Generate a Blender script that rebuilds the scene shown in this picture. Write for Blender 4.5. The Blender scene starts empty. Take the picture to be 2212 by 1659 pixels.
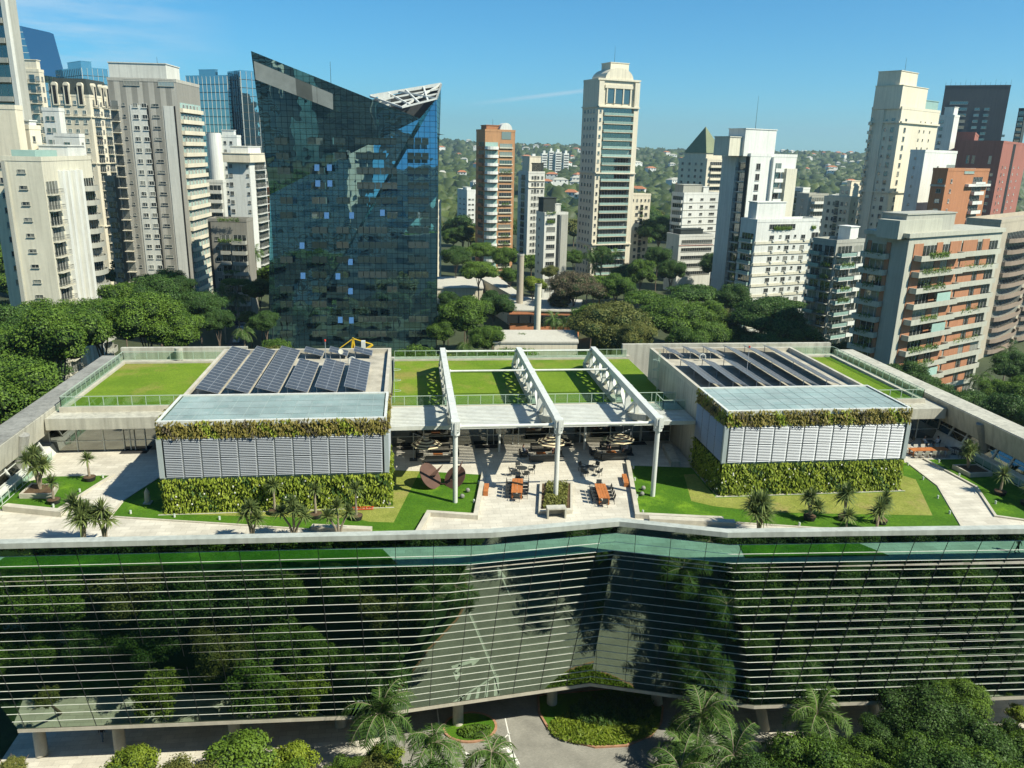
import bpy, math, random
import numpy as np
from mathutils import Vector, Matrix
random.seed(7); RNG = np.random.default_rng(7)
sc = bpy.context.scene
col = sc.collection
R = math.radians

# ------------------------------------------------------------------ camera
CAMZ = 31.0
F_, CX_, CY_ = 1720.0, 1106.0, 829.5
def _hz(x): return 325.0 + 0.024 * (x - CX_)
def _basis():
    h1 = np.array([-CX_, _hz(0) - CY_, F_]); h2 = np.array([CX_, _hz(2212) - CY_, F_])
    up = np.cross(h1, h2); up /= np.linalg.norm(up)
    if up[1] > 0: up = -up
    d = np.array([880 - CX_, _hz(880) - CY_, F_]); fy = d / np.linalg.norm(d)
    fx = np.cross(fy, up)
    if fx[0] < 0: fx = -fx
    return np.array([fx, fy, up])
MC = _basis()
def ray(x, y):
    v = MC @ np.array([x - CX_, y - CY_, F_]); return v / np.linalg.norm(v)
def atz(p, z=0.0):
    """point of the photo -> place on the level plane z"""
    r = ray(*p); t = (z - CAMZ) / r[2]; return Vector((r[0] * t, r[1] * t, z))
def aty(p, Y):
    r = ray(*p); t = Y / r[1]; return Vector((r[0] * t, Y, CAMZ + r[2] * t))
def proj(p):
    c = MC.T @ (np.array(p) - np.array([0, 0, CAMZ])); return CX_ + F_ * c[0] / c[2], CY_ + F_ * c[1] / c[2]
def z1(u, v): return (u / 2.520, 713.2 + v / 2.520)
def z2(u, v): return (768 + u / 2.880, 713.2 + v / 2.880)
def z3(u, v): return (1371.5 + u / 2.632, 713.2 + v / 2.632)
def z4(u, v): return (u / 2.880, 1097.2 + v / 2.880)
def z5(u, v): return (658.3 + u / 2.688, 1097.2 + v / 2.688)
def z6(u, v): return (1371.5 + u / 2.632, 1097.2 + v / 2.632)
def zC(u, v): return (u / 4.583, 822.9 + v / 4.583)
def zD(u, v): return (1810.4 + u / 3.979, 768 + v / 3.979)
def zA(u, v): return (822.9 + u / 3.781, 735.1 + v / 3.781)
def zB(u, v): return (1152.1 + u / 3.781, 735.1 + v / 3.781)

cam = bpy.data.cameras.new('camera'); cam.lens = F_ / 2212 * 36; cam.sensor_width = 36
cam.clip_start = 0.5; cam.clip_end = 30000
camo = bpy.data.objects.new('camera', cam); col.objects.link(camo)
rt = MC @ np.array([1, 0, 0]); upv = MC @ np.array([0, -1, 0]); bk = -(MC @ np.array([0, 0, 1]))
camo.matrix_world = Matrix(((rt[0], upv[0], bk[0], 0), (rt[1], upv[1], bk[1], 0), (rt[2], upv[2], bk[2], CAMZ), (0, 0, 0, 1)))
sc.camera = camo

# ------------------------------------------------------------------ light
S = Vector((0.80, -0.54, 1.0)).normalized()
sun = bpy.data.lights.new('sun', 'SUN'); sun.energy = 4.8; sun.angle = R(0.5); sun.color = (1.0, 0.95, 0.80)
suno = bpy.data.objects.new('sun', sun); col.objects.link(suno)
suno.rotation_euler = S.to_track_quat('Z', 'Y').to_euler(); suno.location = (60, -60, 120)
w = bpy.data.worlds.new('World'); sc.world = w; w.use_nodes = True
nt = w.node_tree; nt.nodes.clear()
N = nt.nodes.new; L = nt.links.new
sky = N('ShaderNodeTexSky'); sky.sky_type = 'NISHITA'; sky.sun_disc = False
sky.sun_elevation = math.asin(S.z); sky.sun_rotation = math.atan2(S.x, S.y)
sky.altitude = 700; sky.air_density = 1.0; sky.dust_density = 0.1; sky.ozone_density = 3.0
hsv = N('ShaderNodeHueSaturation'); hsv.inputs['Hue'].default_value = 0.487; hsv.inputs['Saturation'].default_value = 1.15
L(sky.outputs[0], hsv.inputs['Color'])
tc = N('ShaderNodeTexCoord'); mp = N('ShaderNodeMapping'); mp.inputs['Scale'].default_value = (2.2, 2.2, 16)
L(tc.outputs['Generated'], mp.inputs[0])
cn = N('ShaderNodeTexNoise'); cn.inputs['Scale'].default_value = 2.2; cn.inputs['Detail'].default_value = 7; cn.inputs['Roughness'].default_value = .62
L(mp.outputs[0], cn.inputs['Vector'])
cr = N('ShaderNodeValToRGB'); cr.color_ramp.elements[0].position = .40; cr.color_ramp.elements[1].position = .72
L(cn.outputs[0], cr.inputs[0])
# thin cloud bank low on the left of the view only
dp = N('ShaderNodeVectorMath'); dp.operation = 'DISTANCE'
cdir = ray(150, 110); dp.inputs[1].default_value = tuple(cdir)
L(tc.outputs['Generated'], dp.inputs[0])
fr = N('ShaderNodeMapRange'); fr.inputs['From Min'].default_value = .17; fr.inputs['From Max'].default_value = .02
L(dp.outputs['Value'], fr.inputs['Value'])
mul = N('ShaderNodeMath'); mul.operation = 'MULTIPLY'; L(cr.outputs[0], mul.inputs[0]); L(fr.outputs[0], mul.inputs[1])
# contrail: thin great-circle streak
ca, cb = ray(1045, 222), ray(1262, 196); cnrm = np.cross(ca, cb); cnrm /= np.linalg.norm(cnrm)
dt = N('ShaderNodeVectorMath'); dt.operation = 'DOT_PRODUCT'; dt.inputs[1].default_value = tuple(cnrm); L(tc.outputs['Generated'], dt.inputs[0])
ab = N('ShaderNodeMath'); ab.operation = 'ABSOLUTE'; L(dt.outputs['Value'], ab.inputs[0])
c1 = N('ShaderNodeMapRange'); c1.inputs['From Min'].default_value = .0032; c1.inputs['From Max'].default_value = .0004; L(ab.outputs[0], c1.inputs['Value'])
d2 = N('ShaderNodeVectorMath'); d2.operation = 'DISTANCE'; d2.inputs[1].default_value = tuple(ray(1190, 205)); L(tc.outputs['Generated'], d2.inputs[0])
c2 = N('ShaderNodeMapRange'); c2.inputs['From Min'].default_value = .11; c2.inputs['From Max'].default_value = .02; c2.inputs['To Max'].default_value = .55; L(d2.outputs['Value'], c2.inputs['Value'])
m2 = N('ShaderNodeMath'); m2.operation = 'MULTIPLY'; L(c1.outputs[0], m2.inputs[0]); L(c2.outputs[0], m2.inputs[1])
ad = N('ShaderNodeMath'); ad.operation = 'ADD'; ad.use_clamp = True; L(mul.outputs[0], ad.inputs[0]); L(m2.outputs[0], ad.inputs[1])
mf = N('ShaderNodeMath'); mf.operation = 'MULTIPLY'; mf.inputs[1].default_value = .8; L(ad.outputs[0], mf.inputs[0])
mx = N('ShaderNodeMixRGB'); L(mf.outputs[0], mx.inputs[0]); tint = N('ShaderNodeMixRGB'); tint.blend_type = 'MULTIPLY'; tint.inputs[0].default_value = 1; tint.inputs[2].default_value = (.34, .78, 1.0, 1); L(hsv.outputs[0], tint.inputs[1]); L(tint.outputs[0], mx.inputs[1]); mx.inputs[2].default_value = (5.5, 6.6, 7.4, 1)
bg = N('ShaderNodeBackground'); bg.inputs['Strength'].default_value = 0.08
L(mx.outputs[0], bg.inputs[0]); wo = N('ShaderNodeOutputWorld'); L(bg.outputs[0], wo.inputs[0])
sc.view_settings.view_transform = 'Standard'; sc.view_settings.look = 'None'
sc.view_settings.exposure = 0.74; sc.view_settings.gamma = 1.0
sc.cycles.max_bounces = 6; sc.cycles.diffuse_bounces = 2; sc.cycles.glossy_bounces = 4
sc.cycles.transmission_bounces = 4; sc.cycles.transparent_max_bounces = 12
sc.cycles.caustics_reflective = False; sc.cycles.caustics_refractive = False
sc.cycles.sample_clamp_indirect = 4

# ------------------------------------------------------------------ materials
def newmat(name):
    m = bpy.data.materials.new(name); m.use_nodes = True; m.node_tree.nodes.clear(); return m
def mat(name, c, rough=.8, var=.18, scale=.6, streak=0, bump=0, spec=.3, metal=0, rnd=0, fine=6, tiles=None):
    """weathered surface: two noises vary the colour, optional rain streaks, tiles and bump"""
    m = newmat(name); t = m.node_tree; N = t.nodes.new; L = t.links.new
    tcn = N('ShaderNodeTexCoord')
    geo = N('ShaderNodeNewGeometry')
    p = geo.outputs['Position']
    n1 = N('ShaderNodeTexNoise'); n1.inputs['Scale'].default_value = scale; n1.inputs['Detail'].default_value = 5; L(p, n1.inputs['Vector'])
    n2 = N('ShaderNodeTexNoise'); n2.inputs['Scale'].default_value = fine; n2.inputs['Detail'].default_value = 3; L(p, n2.inputs['Vector'])
    ad = N('ShaderNodeMath'); ad.operation = 'MULTIPLY_ADD'; L(n2.outputs[0], ad.inputs[0]); ad.inputs[1].default_value = .4; L(n1.outputs[0], ad.inputs[2])
    mr = N('ShaderNodeMapRange'); mr.inputs['From Min'].default_value = .45; mr.inputs['From Max'].default_value = .95
    mr.inputs['To Min'].default_value = 1 - var; mr.inputs['To Max'].default_value = 1 + var * .6; L(ad.outputs[0], mr.inputs['Value'])
    fac = mr.outputs[0]
    if streak:
        mp = N('ShaderNodeMapping'); mp.inputs['Scale'].default_value = (2.2, 2.2, .09); L(p, mp.inputs[0])
        n3 = N('ShaderNodeTexNoise'); n3.inputs['Scale'].default_value = 1; n3.inputs['Detail'].default_value = 4; L(mp.outputs[0], n3.inputs['Vector'])
        m3 = N('ShaderNodeMapRange'); m3.inputs['From Min'].default_value = .42; m3.inputs['From Max'].default_value = .7
        m3.inputs['To Min'].default_value = 1; m3.inputs['To Max'].default_value = 1 - streak; L(n3.outputs[0], m3.inputs['Value'])
        mm = N('ShaderNodeMath'); mm.operation = 'MULTIPLY'; L(fac, mm.inputs[0]); L(m3.outputs[0], mm.inputs[1]); fac = mm.outputs[0]
    if rnd:
        oi = N('ShaderNodeObjectInfo'); m4 = N('ShaderNodeMapRange'); m4.inputs['To Min'].default_value = 1 - rnd; m4.inputs['To Max'].default_value = 1 + rnd
        L(oi.outputs['Random'], m4.inputs['Value']); mm = N('ShaderNodeMath'); mm.operation = 'MULTIPLY'; L(fac, mm.inputs[0]); L(m4.outputs[0], mm.inputs[1]); fac = mm.outputs[0]
    rgb = N('ShaderNodeRGB'); rgb.outputs[0].default_value = (*c, 1); src = rgb.outputs[0]
    if tiles:
        bw, bh, cc, mort, msz = tiles
        bt = N('ShaderNodeTexBrick'); bt.inputs['Scale'].default_value = 1; bt.inputs['Brick Width'].default_value = bw; bt.inputs['Row Height'].default_value = bh
        bt.inputs['Color1'].default_value = (*c, 1); bt.inputs['Color2'].default_value = (*cc, 1); bt.inputs['Mortar'].default_value = (*mort, 1); bt.inputs['Mortar Size'].default_value = msz
        L(tcn.outputs['Object'], bt.inputs['Vector']); src = bt.outputs[0]
    hv = N('ShaderNodeVectorMath'); hv.operation = 'SCALE'; L(src, hv.inputs[0]); L(fac, hv.inputs['Scale'])
    b = N('ShaderNodeBsdfPrincipled'); L(hv.outputs[0], b.inputs['Base Color']); b.inputs['Roughness'].default_value = rough
    b.inputs['Specular IOR Level'].default_value = spec; b.inputs['Metallic'].default_value = metal
    if bump:
        bp = N('ShaderNodeBump'); bp.inputs['Strength'].default_value = bump; bp.inputs['Distance'].default_value = .05; L(n2.outputs[0], bp.inputs['Height']); L(bp.outputs[0], b.inputs['Normal'])
    o = N('ShaderNodeOutputMaterial'); L(b.outputs[0], o.inputs[0]); return m
def leafmat(name, c1, c2, trans=.3, nscale=.35, rough=.55):
    m = newmat(name); t = m.node_tree; N = t.nodes.new; L = t.links.new
    geo = N('ShaderNodeNewGeometry'); oi = N('ShaderNodeObjectInfo')
    n1 = N('ShaderNodeTexNoise'); n1.inputs['Scale'].default_value = nscale; n1.inputs['Detail'].default_value = 3; L(geo.outputs['Position'], n1.inputs['Vector'])
    a = N('ShaderNodeMath'); a.operation = 'MULTIPLY_ADD'; L(geo.outputs['Random Per Island'], a.inputs[0]); a.inputs[1].default_value = .45; L(n1.outputs[0], a.inputs[2])
    b_ = N('ShaderNodeMath'); b_.operation = 'MULTIPLY_ADD'; L(oi.outputs['Random'], b_.inputs[0]); b_.inputs[1].default_value = .3; L(a.outputs[0], b_.inputs[2])
    mr = N('ShaderNodeMapRange'); mr.inputs['From Min'].default_value = .45; mr.inputs['From Max'].default_value = 1.25; L(b_.outputs[0], mr.inputs['Value'])
    mx = N('ShaderNodeMixRGB'); mx.inputs[1].default_value = (*c1, 1); mx.inputs[2].default_value = (*c2, 1); L(mr.outputs[0], mx.inputs[0])
    d = N('ShaderNodeBsdfPrincipled'); d.inputs['Roughness'].default_value = rough; d.inputs['Specular IOR Level'].default_value = .25; L(mx.outputs[0], d.inputs['Base Color'])
    tr = N('ShaderNodeBsdfTranslucent'); L(mx.outputs[0], tr.inputs[0])
    ms = N('ShaderNodeMixShader'); ms.inputs[0].default_value = trans; L(d.outputs[0], ms.inputs[1]); L(tr.outputs[0], ms.inputs[2])
    o = N('ShaderNodeOutputMaterial'); L(ms.outputs[0], o.inputs[0]); return m
def glassmat(name, base, refl=(.5, .55, .5), fac=.5, rough=.0, wav=0, wscale=.3, transp=None, var=0):
    """coated glazing: a mirror layer over a dark room, or over clear tinted glass if transp is given"""
    m = newmat(name); t = m.node_tree; N = t.nodes.new; L = t.links.new
    g = N('ShaderNodeBsdfGlossy'); g.inputs['Color'].default_value = (*refl, 1); g.inputs['Roughness'].default_value = rough
    geo = N('ShaderNodeNewGeometry')
    if wav:
        n = N('ShaderNodeTexNoise'); n.inputs['Scale'].default_value = wscale; n.inputs['Detail'].default_value = 1; L(geo.outputs['Position'], n.inputs['Vector'])
        bp = N('ShaderNodeBump'); bp.inputs['Strength'].default_value = 1; bp.inputs['Distance'].default_value = wav; L(n.outputs[0], bp.inputs['Height']); L(bp.outputs[0], g.inputs['Normal'])
    if transp: d = N('ShaderNodeBsdfTransparent'); d.inputs[0].default_value = (*transp, 1)
    else:
        d = N('ShaderNodeBsdfDiffuse'); d.inputs[0].default_value = (*base, 1)
        if var:
            oi = N('ShaderNodeObjectInfo'); mr = N('ShaderNodeMapRange'); mr.inputs['From Min'].default_value = .6; mr.inputs['To Max'].default_value = var
            L(oi.outputs['Random'], mr.inputs['Value']); mx = N('ShaderNodeMixRGB'); mx.inputs[1].default_value = (*base, 1); mx.inputs[2].default_value = (.45, .45, .38, 1)
            L(mr.outputs[0], mx.inputs[0]); L(mx.outputs[0], d.inputs[0])
    ms = N('ShaderNodeMixShader'); ms.inputs[0].default_value = fac
    L(d.outputs[0], ms.inputs[1]); L(g.outputs[0], ms.inputs[2])
    o = N('ShaderNodeOutputMaterial'); L(ms.outputs[0], o.inputs[0]); return m

M = {}
M['paving'] = mat('travertine paving', (.58, .55, .46), .7, .2, .5, tiles=(1.2, .6, (.49, .46, .38), (.37, .34, .28), .016))
M['stone'] = mat('pale stone', (.50, .47, .38), .7, .2, .8, streak=.1, bump=.1)
M['white'] = mat('white steel', (.60, .62, .57), .5, .12, .5, streak=.12)
M['concrete'] = mat('light concrete', (.46, .45, .37), .8, .2, .35, streak=.28)
M['concrete_dark'] = mat('weathered concrete', (.27, .27, .24), .85, .3, .3, streak=.3)
M['alu'] = mat('aluminium louver', (.38, .41, .43), .45, .08, .5, metal=.25, spec=.4)
M['darkmetal'] = mat('dark metal', (.04, .045, .045), .5, .2)
M['greenmetal'] = mat('pale green metal', (.36, .45, .36), .5, .1)
M['wood'] = mat('orange timber', (.42, .15, .045), .55, .25, 2, fine=14)
M['rust'] = mat('brown steel', (.10, .055, .04), .7, .25, 1)
M['soil'] = mat('bark soil', (.10, .065, .035), .95, .4, 2, bump=.5)
M['mat'] = mat('charcoal mat', (.03, .03, .03), .9, .1)
M['cushion'] = mat('grey cushion', (.16, .15, .12), .9, .15)
M['cushion_l'] = mat('light cushion', (.42, .41, .35), .9, .1)
M['asphalt'] = mat('asphalt paving', (.30, .29, .25), .9, .25, .5, bump=.2, tiles=(.2, .1, (.25, .245, .21), (.17, .17, .15), .01))
M['road'] = mat('street asphalt', (.06, .06, .058), .9, .25, .5)
M['paint'] = mat('road paint', (.72, .72, .66), .8, .15, 3)
M['kerb'] = mat('brick kerb', (.36, .20, .12), .85, .3, 2)
M['terrain'] = mat('ground', (.055, .07, .03), .95, .5, .02, fine=.5)
M['louver_white'] = mat('white louver steel', (.80, .80, .74), .45, .06, .5)
M['coping'] = mat('zinc coping', (.42, .45, .40), .5, .16, .5, streak=.2)
M['core_wall'] = mat('dark inner wall', (.012, .022, .018), .9, .2)
M['red_cloth'] = mat('pink cloth', (.45, .16, .16), .9, .1)
M['sky_pane'] = glassmat('tilted open pane', (.12, .2, .28), (.6, .75, .85), .7)
M['tower_blind'] = glassmat('blinds behind tower glass', (.035, .055, .05), (.4, .55, .6), .4, var=.12)
M['skin'] = mat('skin', (.42, .24, .16), .6, .05)
M['hair'] = mat('hair', (.02, .014, .01), .6, .05)
M['cloth_d'] = mat('dark cloth', (.02, .022, .03), .9, .1)
M['cloth_l'] = mat('pale cloth', (.6, .62, .66), .9, .1)
M['cloth_b'] = mat('blue cloth', (.12, .17, .25), .9, .1)
M['yellow'] = mat('yellow paint', (.75, .5, .03), .5, .1)
M['red'] = mat('red paint', (.6, .06, .03), .5, .1)
M['blackpot'] = mat('black pot', (.025, .025, .025), .6, .2)
M['trunk'] = mat('bark', (.16, .12, .085), .9, .35, 2, bump=.5)
M['trunkp'] = mat('grey palm bark', (.26, .22, .16), .9, .3, 2, bump=.5)
M['glass'] = glassmat('facade glass', (.002, .012, .008), (.50, .64, .51), .56, wav=.008, wscale=.35)
M['glass_clear'] = glassmat('tinted screen glass', None, (.5, .6, .55), .22, transp=(.24, .50, .42))
M['rail_glass'] = glassmat('railing glass', None, (.5, .6, .55), .10, transp=(.84, .93, .88))
M['glass_dark'] = glassmat('dark glazing', (.012, .014, .012), (.6, .62, .58), .42)
M['window'] = glassmat('window pane', (.03, .035, .035), (.5, .55, .55), .3, wav=.01, wscale=.5, var=.7)
M['blind'] = mat('pale green blind glass', (.30, .44, .38), .25, .1, rnd=.2)
M['frame'] = mat('window frame', (.34, .34, .30), .6, .1)
M['garden'] = mat('shaded garden cover', (.022, .05, .012), .95, .5, .6, bump=.8, fine=8)  # dark green with the shade under the trees put into the colour
def lawnmat(name, c1, c2, c3, sc1=.25):
    m = newmat(name); t = m.node_tree; N = t.nodes.new; L = t.links.new; g = N('ShaderNodeNewGeometry').outputs['Position']
    def nz(sc_, det=4, rg=.6):
        n = N('ShaderNodeTexNoise'); n.inputs['Scale'].default_value = sc_; n.inputs['Detail'].default_value = det; n.inputs['Roughness'].default_value = rg; L(g, n.inputs['Vector']); return n.outputs[0]
    def ramp(x, a, b_):
        r = N('ShaderNodeMapRange'); r.inputs['From Min'].default_value = a; r.inputs['From Max'].default_value = b_; L(x, r.inputs['Value']); return r.outputs[0]
    m1 = N('ShaderNodeMixRGB'); m1.inputs[1].default_value = (*c1, 1); m1.inputs[2].default_value = (*c2, 1); L(ramp(nz(sc1), .4, .62), m1.inputs[0])
    m2 = N('ShaderNodeMixRGB'); L(m1.outputs[0], m2.inputs[1]); m2.inputs[2].default_value = (*c3, 1); L(ramp(nz(sc1 * .55 + .03, 6, .7), .54, .68), m2.inputs[0])
    f = nz(9, 5, .8); v = N('ShaderNodeVectorMath'); v.operation = 'SCALE'; L(m2.outputs[0], v.inputs[0]); r = N('ShaderNodeMapRange'); r.inputs['From Min'].default_value = .3; r.inputs['From Max'].default_value = .7; r.inputs['To Min'].default_value = .5; r.inputs['To Max'].default_value = 1.45; L(f, r.inputs['Value']); L(r.outputs[0], v.inputs['Scale'])
    b = N('ShaderNodeBsdfPrincipled'); L(v.outputs[0], b.inputs['Base Color']); b.inputs['Roughness'].default_value = .9; b.inputs['Specular IOR Level'].default_value = .15
    bp = N('ShaderNodeBump'); bp.inputs['Strength'].default_value = .9; bp.inputs['Distance'].default_value = .06; L(f, bp.inputs['Height']); L(bp.outputs[0], b.inputs['Normal'])
    o = N('ShaderNodeOutputMaterial'); L(b.outputs[0], o.inputs[0]); return m
M['grass'] = lawnmat('lawn', (.10, .17, .012), (.15, .21, .02), (.24, .21, .05))
M['grass_roof'] = lawnmat('roof lawn', (.11, .19, .012), (.15, .23, .018), (.23, .22, .05), .17)
M['grass_l'] = lawnmat('pale lawn', (.19, .22, .04), (.25, .27, .06), (.27, .24, .08), .5)
M['grass_d'] = lawnmat('deep lawn', (.05, .13, .008), (.07, .16, .010), (.14, .26, .015), .35)
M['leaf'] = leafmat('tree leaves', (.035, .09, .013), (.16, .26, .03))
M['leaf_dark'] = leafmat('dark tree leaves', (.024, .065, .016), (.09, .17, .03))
M['leaf_olive'] = leafmat('olive tree leaves', (.065, .085, .018), (.23, .24, .06))
M['leaf_brown'] = leafmat('dry brown leaves', (.07, .065, .035), (.17, .14, .08))
M['leaf_lime'] = leafmat('lime leaves', (.10, .16, .015), (.26, .33, .03))
M['leaf_palm'] = leafmat('palm leaflets', (.03, .08, .015), (.12, .21, .04), nscale=1)
M['leaf_fan'] = leafmat('fan palm blades', (.05, .095, .03), (.24, .29, .09), nscale=2)
M['leaf_wall'] = leafmat('hanging wall plants', (.11, .19, .012), (.36, .42, .05), nscale=1.6)
M['leaf_wall_dry'] = leafmat('dry hanging plants', (.11, .11, .02), (.32, .27, .07), nscale=2.0)
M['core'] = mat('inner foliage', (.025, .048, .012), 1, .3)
M['flower'] = mat('white flower', (.8, .8, .75), .8, .05)

# ------------------------------------------------------------------ mesh helpers
class MB:
    def __init__(s): s.v = []; s.f = []; s.m = []
    def add(s, vs, fs, m=0):
        o = len(s.v); s.v += [tuple(v) for v in vs]; s.f += [tuple(i + o for i in f) for f in fs]; s.m += [m] * len(fs); return s
    def box(s, x0, x1, y0, y1, z0, z1, m=0):
        return s.add([(x0, y0, z0), (x1, y0, z0), (x1, y1, z0), (x0, y1, z0), (x0, y0, z1), (x1, y0, z1), (x1, y1, z1), (x0, y1, z1)],
                     [(0, 3, 2, 1), (4, 5, 6, 7), (0, 1, 5, 4), (1, 2, 6, 5), (2, 3, 7, 6), (3, 0, 4, 7)], m)
    def hexa(s, b, t, m=0):
        n = len(b); return s.add(list(b) + list(t), [tuple(reversed(range(n))), tuple(range(n, 2 * n))] + [(i, (i + 1) % n, n + (i + 1) % n, n + i) for i in range(n)], m)
    def prism(s, poly, zb, zt, m=0):
        a = sum(poly[i][0] * poly[(i + 1) % len(poly)][1] - poly[(i + 1) % len(poly)][0] * poly[i][1] for i in range(len(poly)))
        if a < 0: poly = list(reversed(poly))
        return s.hexa([(p[0], p[1], zb) for p in poly], [(p[0], p[1], zt) for p in poly], m)
    def beam(s, a, b, w, h, m=0, up=(0, 0, 1)):
        a = Vector(a); b = Vector(b); d = (b - a).normalized(); u = Vector(up)
        sd = d.cross(u)
        if sd.length < 1e-4: sd = d.cross(Vector((1, 0, 0)))
        sd.normalize(); u = sd.cross(d)
        q = [sd * (w / 2) * i + u * (h / 2) * j for i, j in ((-1, -1), (1, -1), (1, 1), (-1, 1))]
        return s.add([a + k for k in q] + [b + k for k in q], [(3, 2, 1, 0), (4, 5, 6, 7), (0, 1, 5, 4), (1, 2, 6, 5), (2, 3, 7, 6), (3, 0, 4, 7)][0:2] + [(0, 1, 5, 4), (1, 2, 6, 5), (2, 3, 7, 6), (3, 0, 4, 7)], m)
    def cyl(s, a, b, r0, r1=None, n=12, m=0, cap=True):
        r1 = r0 if r1 is None else r1; a = Vector(a); b = Vector(b); d = (b - a).normalized()
        x = d.orthogonal().normalized(); y = d.cross(x)
        vs = [a + (x * math.cos(t) + y * math.sin(t)) * r0 for t in [2 * math.pi * i / n for i in range(n)]] + [b + (x * math.cos(t) + y * math.sin(t)) * r1 for t in [2 * math.pi * i / n for i in range(n)]]
        fs = [(i, (i + 1) % n, n + (i + 1) % n, n + i) for i in range(n)]
        if cap: fs += [tuple(reversed(range(n))), tuple(range(n, 2 * n))]
        return s.add(vs, fs, m)
    def tube(s, pts, rs, n=8, m=0):
        for i in range(len(pts) - 1): s.cyl(pts[i], pts[i + 1], rs[i], rs[i + 1], n, m)
        return s
    def mesh(s, name, mats):
        me = bpy.data.meshes.new(name); me.from_pydata(s.v, [], s.f)
        for k in mats: me.materials.append(M[k] if isinstance(k, str) else k)
        if len(mats) > 1: me.polygons.foreach_set('material_index', s.m)
        me.update(); return me
    def build(s, name, mats, parent=None, loc=(0, 0, 0), rz=0, smooth=False):
        if isinstance(mats, str): mats = [mats]
        me = s.mesh(name, mats)
        if smooth: me.polygons.foreach_set('use_smooth', [True] * len(me.polygons))
        return link(name, me, parent, loc, rz)
def link(name, me, parent=None, loc=(0, 0, 0), rz=0):
    o = bpy.data.objects.new(name, me); col.objects.link(o); o.location = loc; o.rotation_euler = (0, 0, rz)
    if parent: o.parent = parent
    return o
def tag(o, label=None, cat=None, group=None, kind=None):
    if label: o['label'] = label
    if cat: o['category'] = cat
    if group: o['group'] = group
    if kind: o['kind'] = kind
    return o
def empty(name, loc=(0, 0, 0), rz=0, label=None, cat=None, group=None):
    o = bpy.data.objects.new(name, None); col.objects.link(o); o.location = loc; o.rotation_euler = (0, 0, rz); o.empty_display_size = .5
    return tag(o, label, cat, group)
def copy_tree(o, parent=None):
    c = o.copy(); col.objects.link(c); c.parent = parent
    for ch in o.children: copy_tree(ch, c)
    return c
def placed(o, loc, rz=0, s=1, label=None, group=None):
    c = copy_tree(o); c.location = loc; c.rotation_euler = (0, 0, rz); c.scale = (s, s, s) if not isinstance(s, tuple) else s
    if label: c['label'] = label
    if group: c['group'] = group
    return c
def npmesh(name, V, Fq, mats, mi=None):
    me = bpy.data.meshes.new(name); nv, nf = len(V), len(Fq); k = Fq.shape[1]
    me.vertices.add(nv); me.vertices.foreach_set('co', np.asarray(V, np.float32).ravel())
    me.loops.add(nf * k); me.loops.foreach_set('vertex_index', Fq.astype(np.int32).ravel())
    me.polygons.add(nf); me.polygons.foreach_set('loop_start', np.arange(0, nf * k, k, dtype=np.int32))
    me.polygons.foreach_set('loop_total', np.full(nf, k, np.int32))
    for q in mats: me.materials.append(M[q] if isinstance(q, str) else q)
    if mi is not None: me.polygons.foreach_set('material_index', np.asarray(mi, np.int32))
    me.update(calc_edges=True); me.validate(); return me
def leafquads(P, Nn, size, aspect=.6, jit=.6, rng=RNG, droop=None):
    """one small leaf-shaped quad per point, roughly facing Nn"""
    n = len(P); nr = Nn + rng.normal(0, jit, (n, 3)); nr /= np.linalg.norm(nr, axis=1)[:, None]
    a = rng.normal(0, 1, (n, 3)) if droop is None else (np.tile(np.array(droop, float), (n, 1)) + rng.normal(0, .35, (n, 3)))
    a -= nr * (a * nr).sum(1)[:, None]; a /= np.linalg.norm(a, axis=1)[:, None] + 1e-9
    b = np.cross(nr, a); sz = size * rng.uniform(.6, 1.35, n)[:, None]
    V = np.stack([P - a * sz * .5, P + b * sz * .5 * aspect, P + a * sz * .5, P - b * sz * .5 * aspect], 1).reshape(-1, 3)
    return V, np.arange(4 * n).reshape(n, 4)
def sheet(name, poly, z, m, th=None, parent=None, **k):
    b = MB(); 
    if th: b.prism(poly, z - th, z)
    else:
        a = sum(poly[i][0] * poly[(i + 1) % len(poly)][1] - poly[(i + 1) % len(poly)][0] * poly[i][1] for i in range(len(poly)))
        if a < 0: poly = list(reversed(poly))
        b.add([(p[0], p[1], z) for p in poly], [tuple(range(len(poly)))])
    return b.build(name, m, parent)

# ------------------------------------------------------------------ ground
GZ = -22.0
def hill(x, y):
    t = min(max((y - 800) / 1900, 0), 1); t = t * t * (3 - 2 * t)
    left = 1 / (1 + math.exp((x - 200) / 400))
    h = (46 + 14 * left) * t + 9 * math.sin(x / 330 + 1) * t * math.sin(y / 410) + 5 * math.sin(x / 140 + y / 200) * t
    if y > 3200: h -= (y - 3200) * .012
    return GZ + h
gx = sorted(set([-6000, -4500, -3300] + [i * 160 for i in range(-15, 26)] + [4600, 6000]))
gy = [-60, 0, 55, 62, 120, 300, 500, 700] + [800 + i * 130 for i in range(26)] + [4600, 5400, 6500, 8000]
b = MB(); nx = len(gx)
b.add([(x, y, hill(x, y)) for y in gy for x in gx], [(j * nx + i, j * nx + i + 1, (j + 1) * nx + i + 1, (j + 1) * nx + i) for j in range(len(gy) - 1) for i in range(nx - 1)])
tag(b.build('ground', 'terrain'), kind='structure')
def ground_sheet(name, poly, lift, m, **k):
    o = sheet(name, poly, GZ + lift, m, **k); tag(o, kind='structure'); return o
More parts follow.
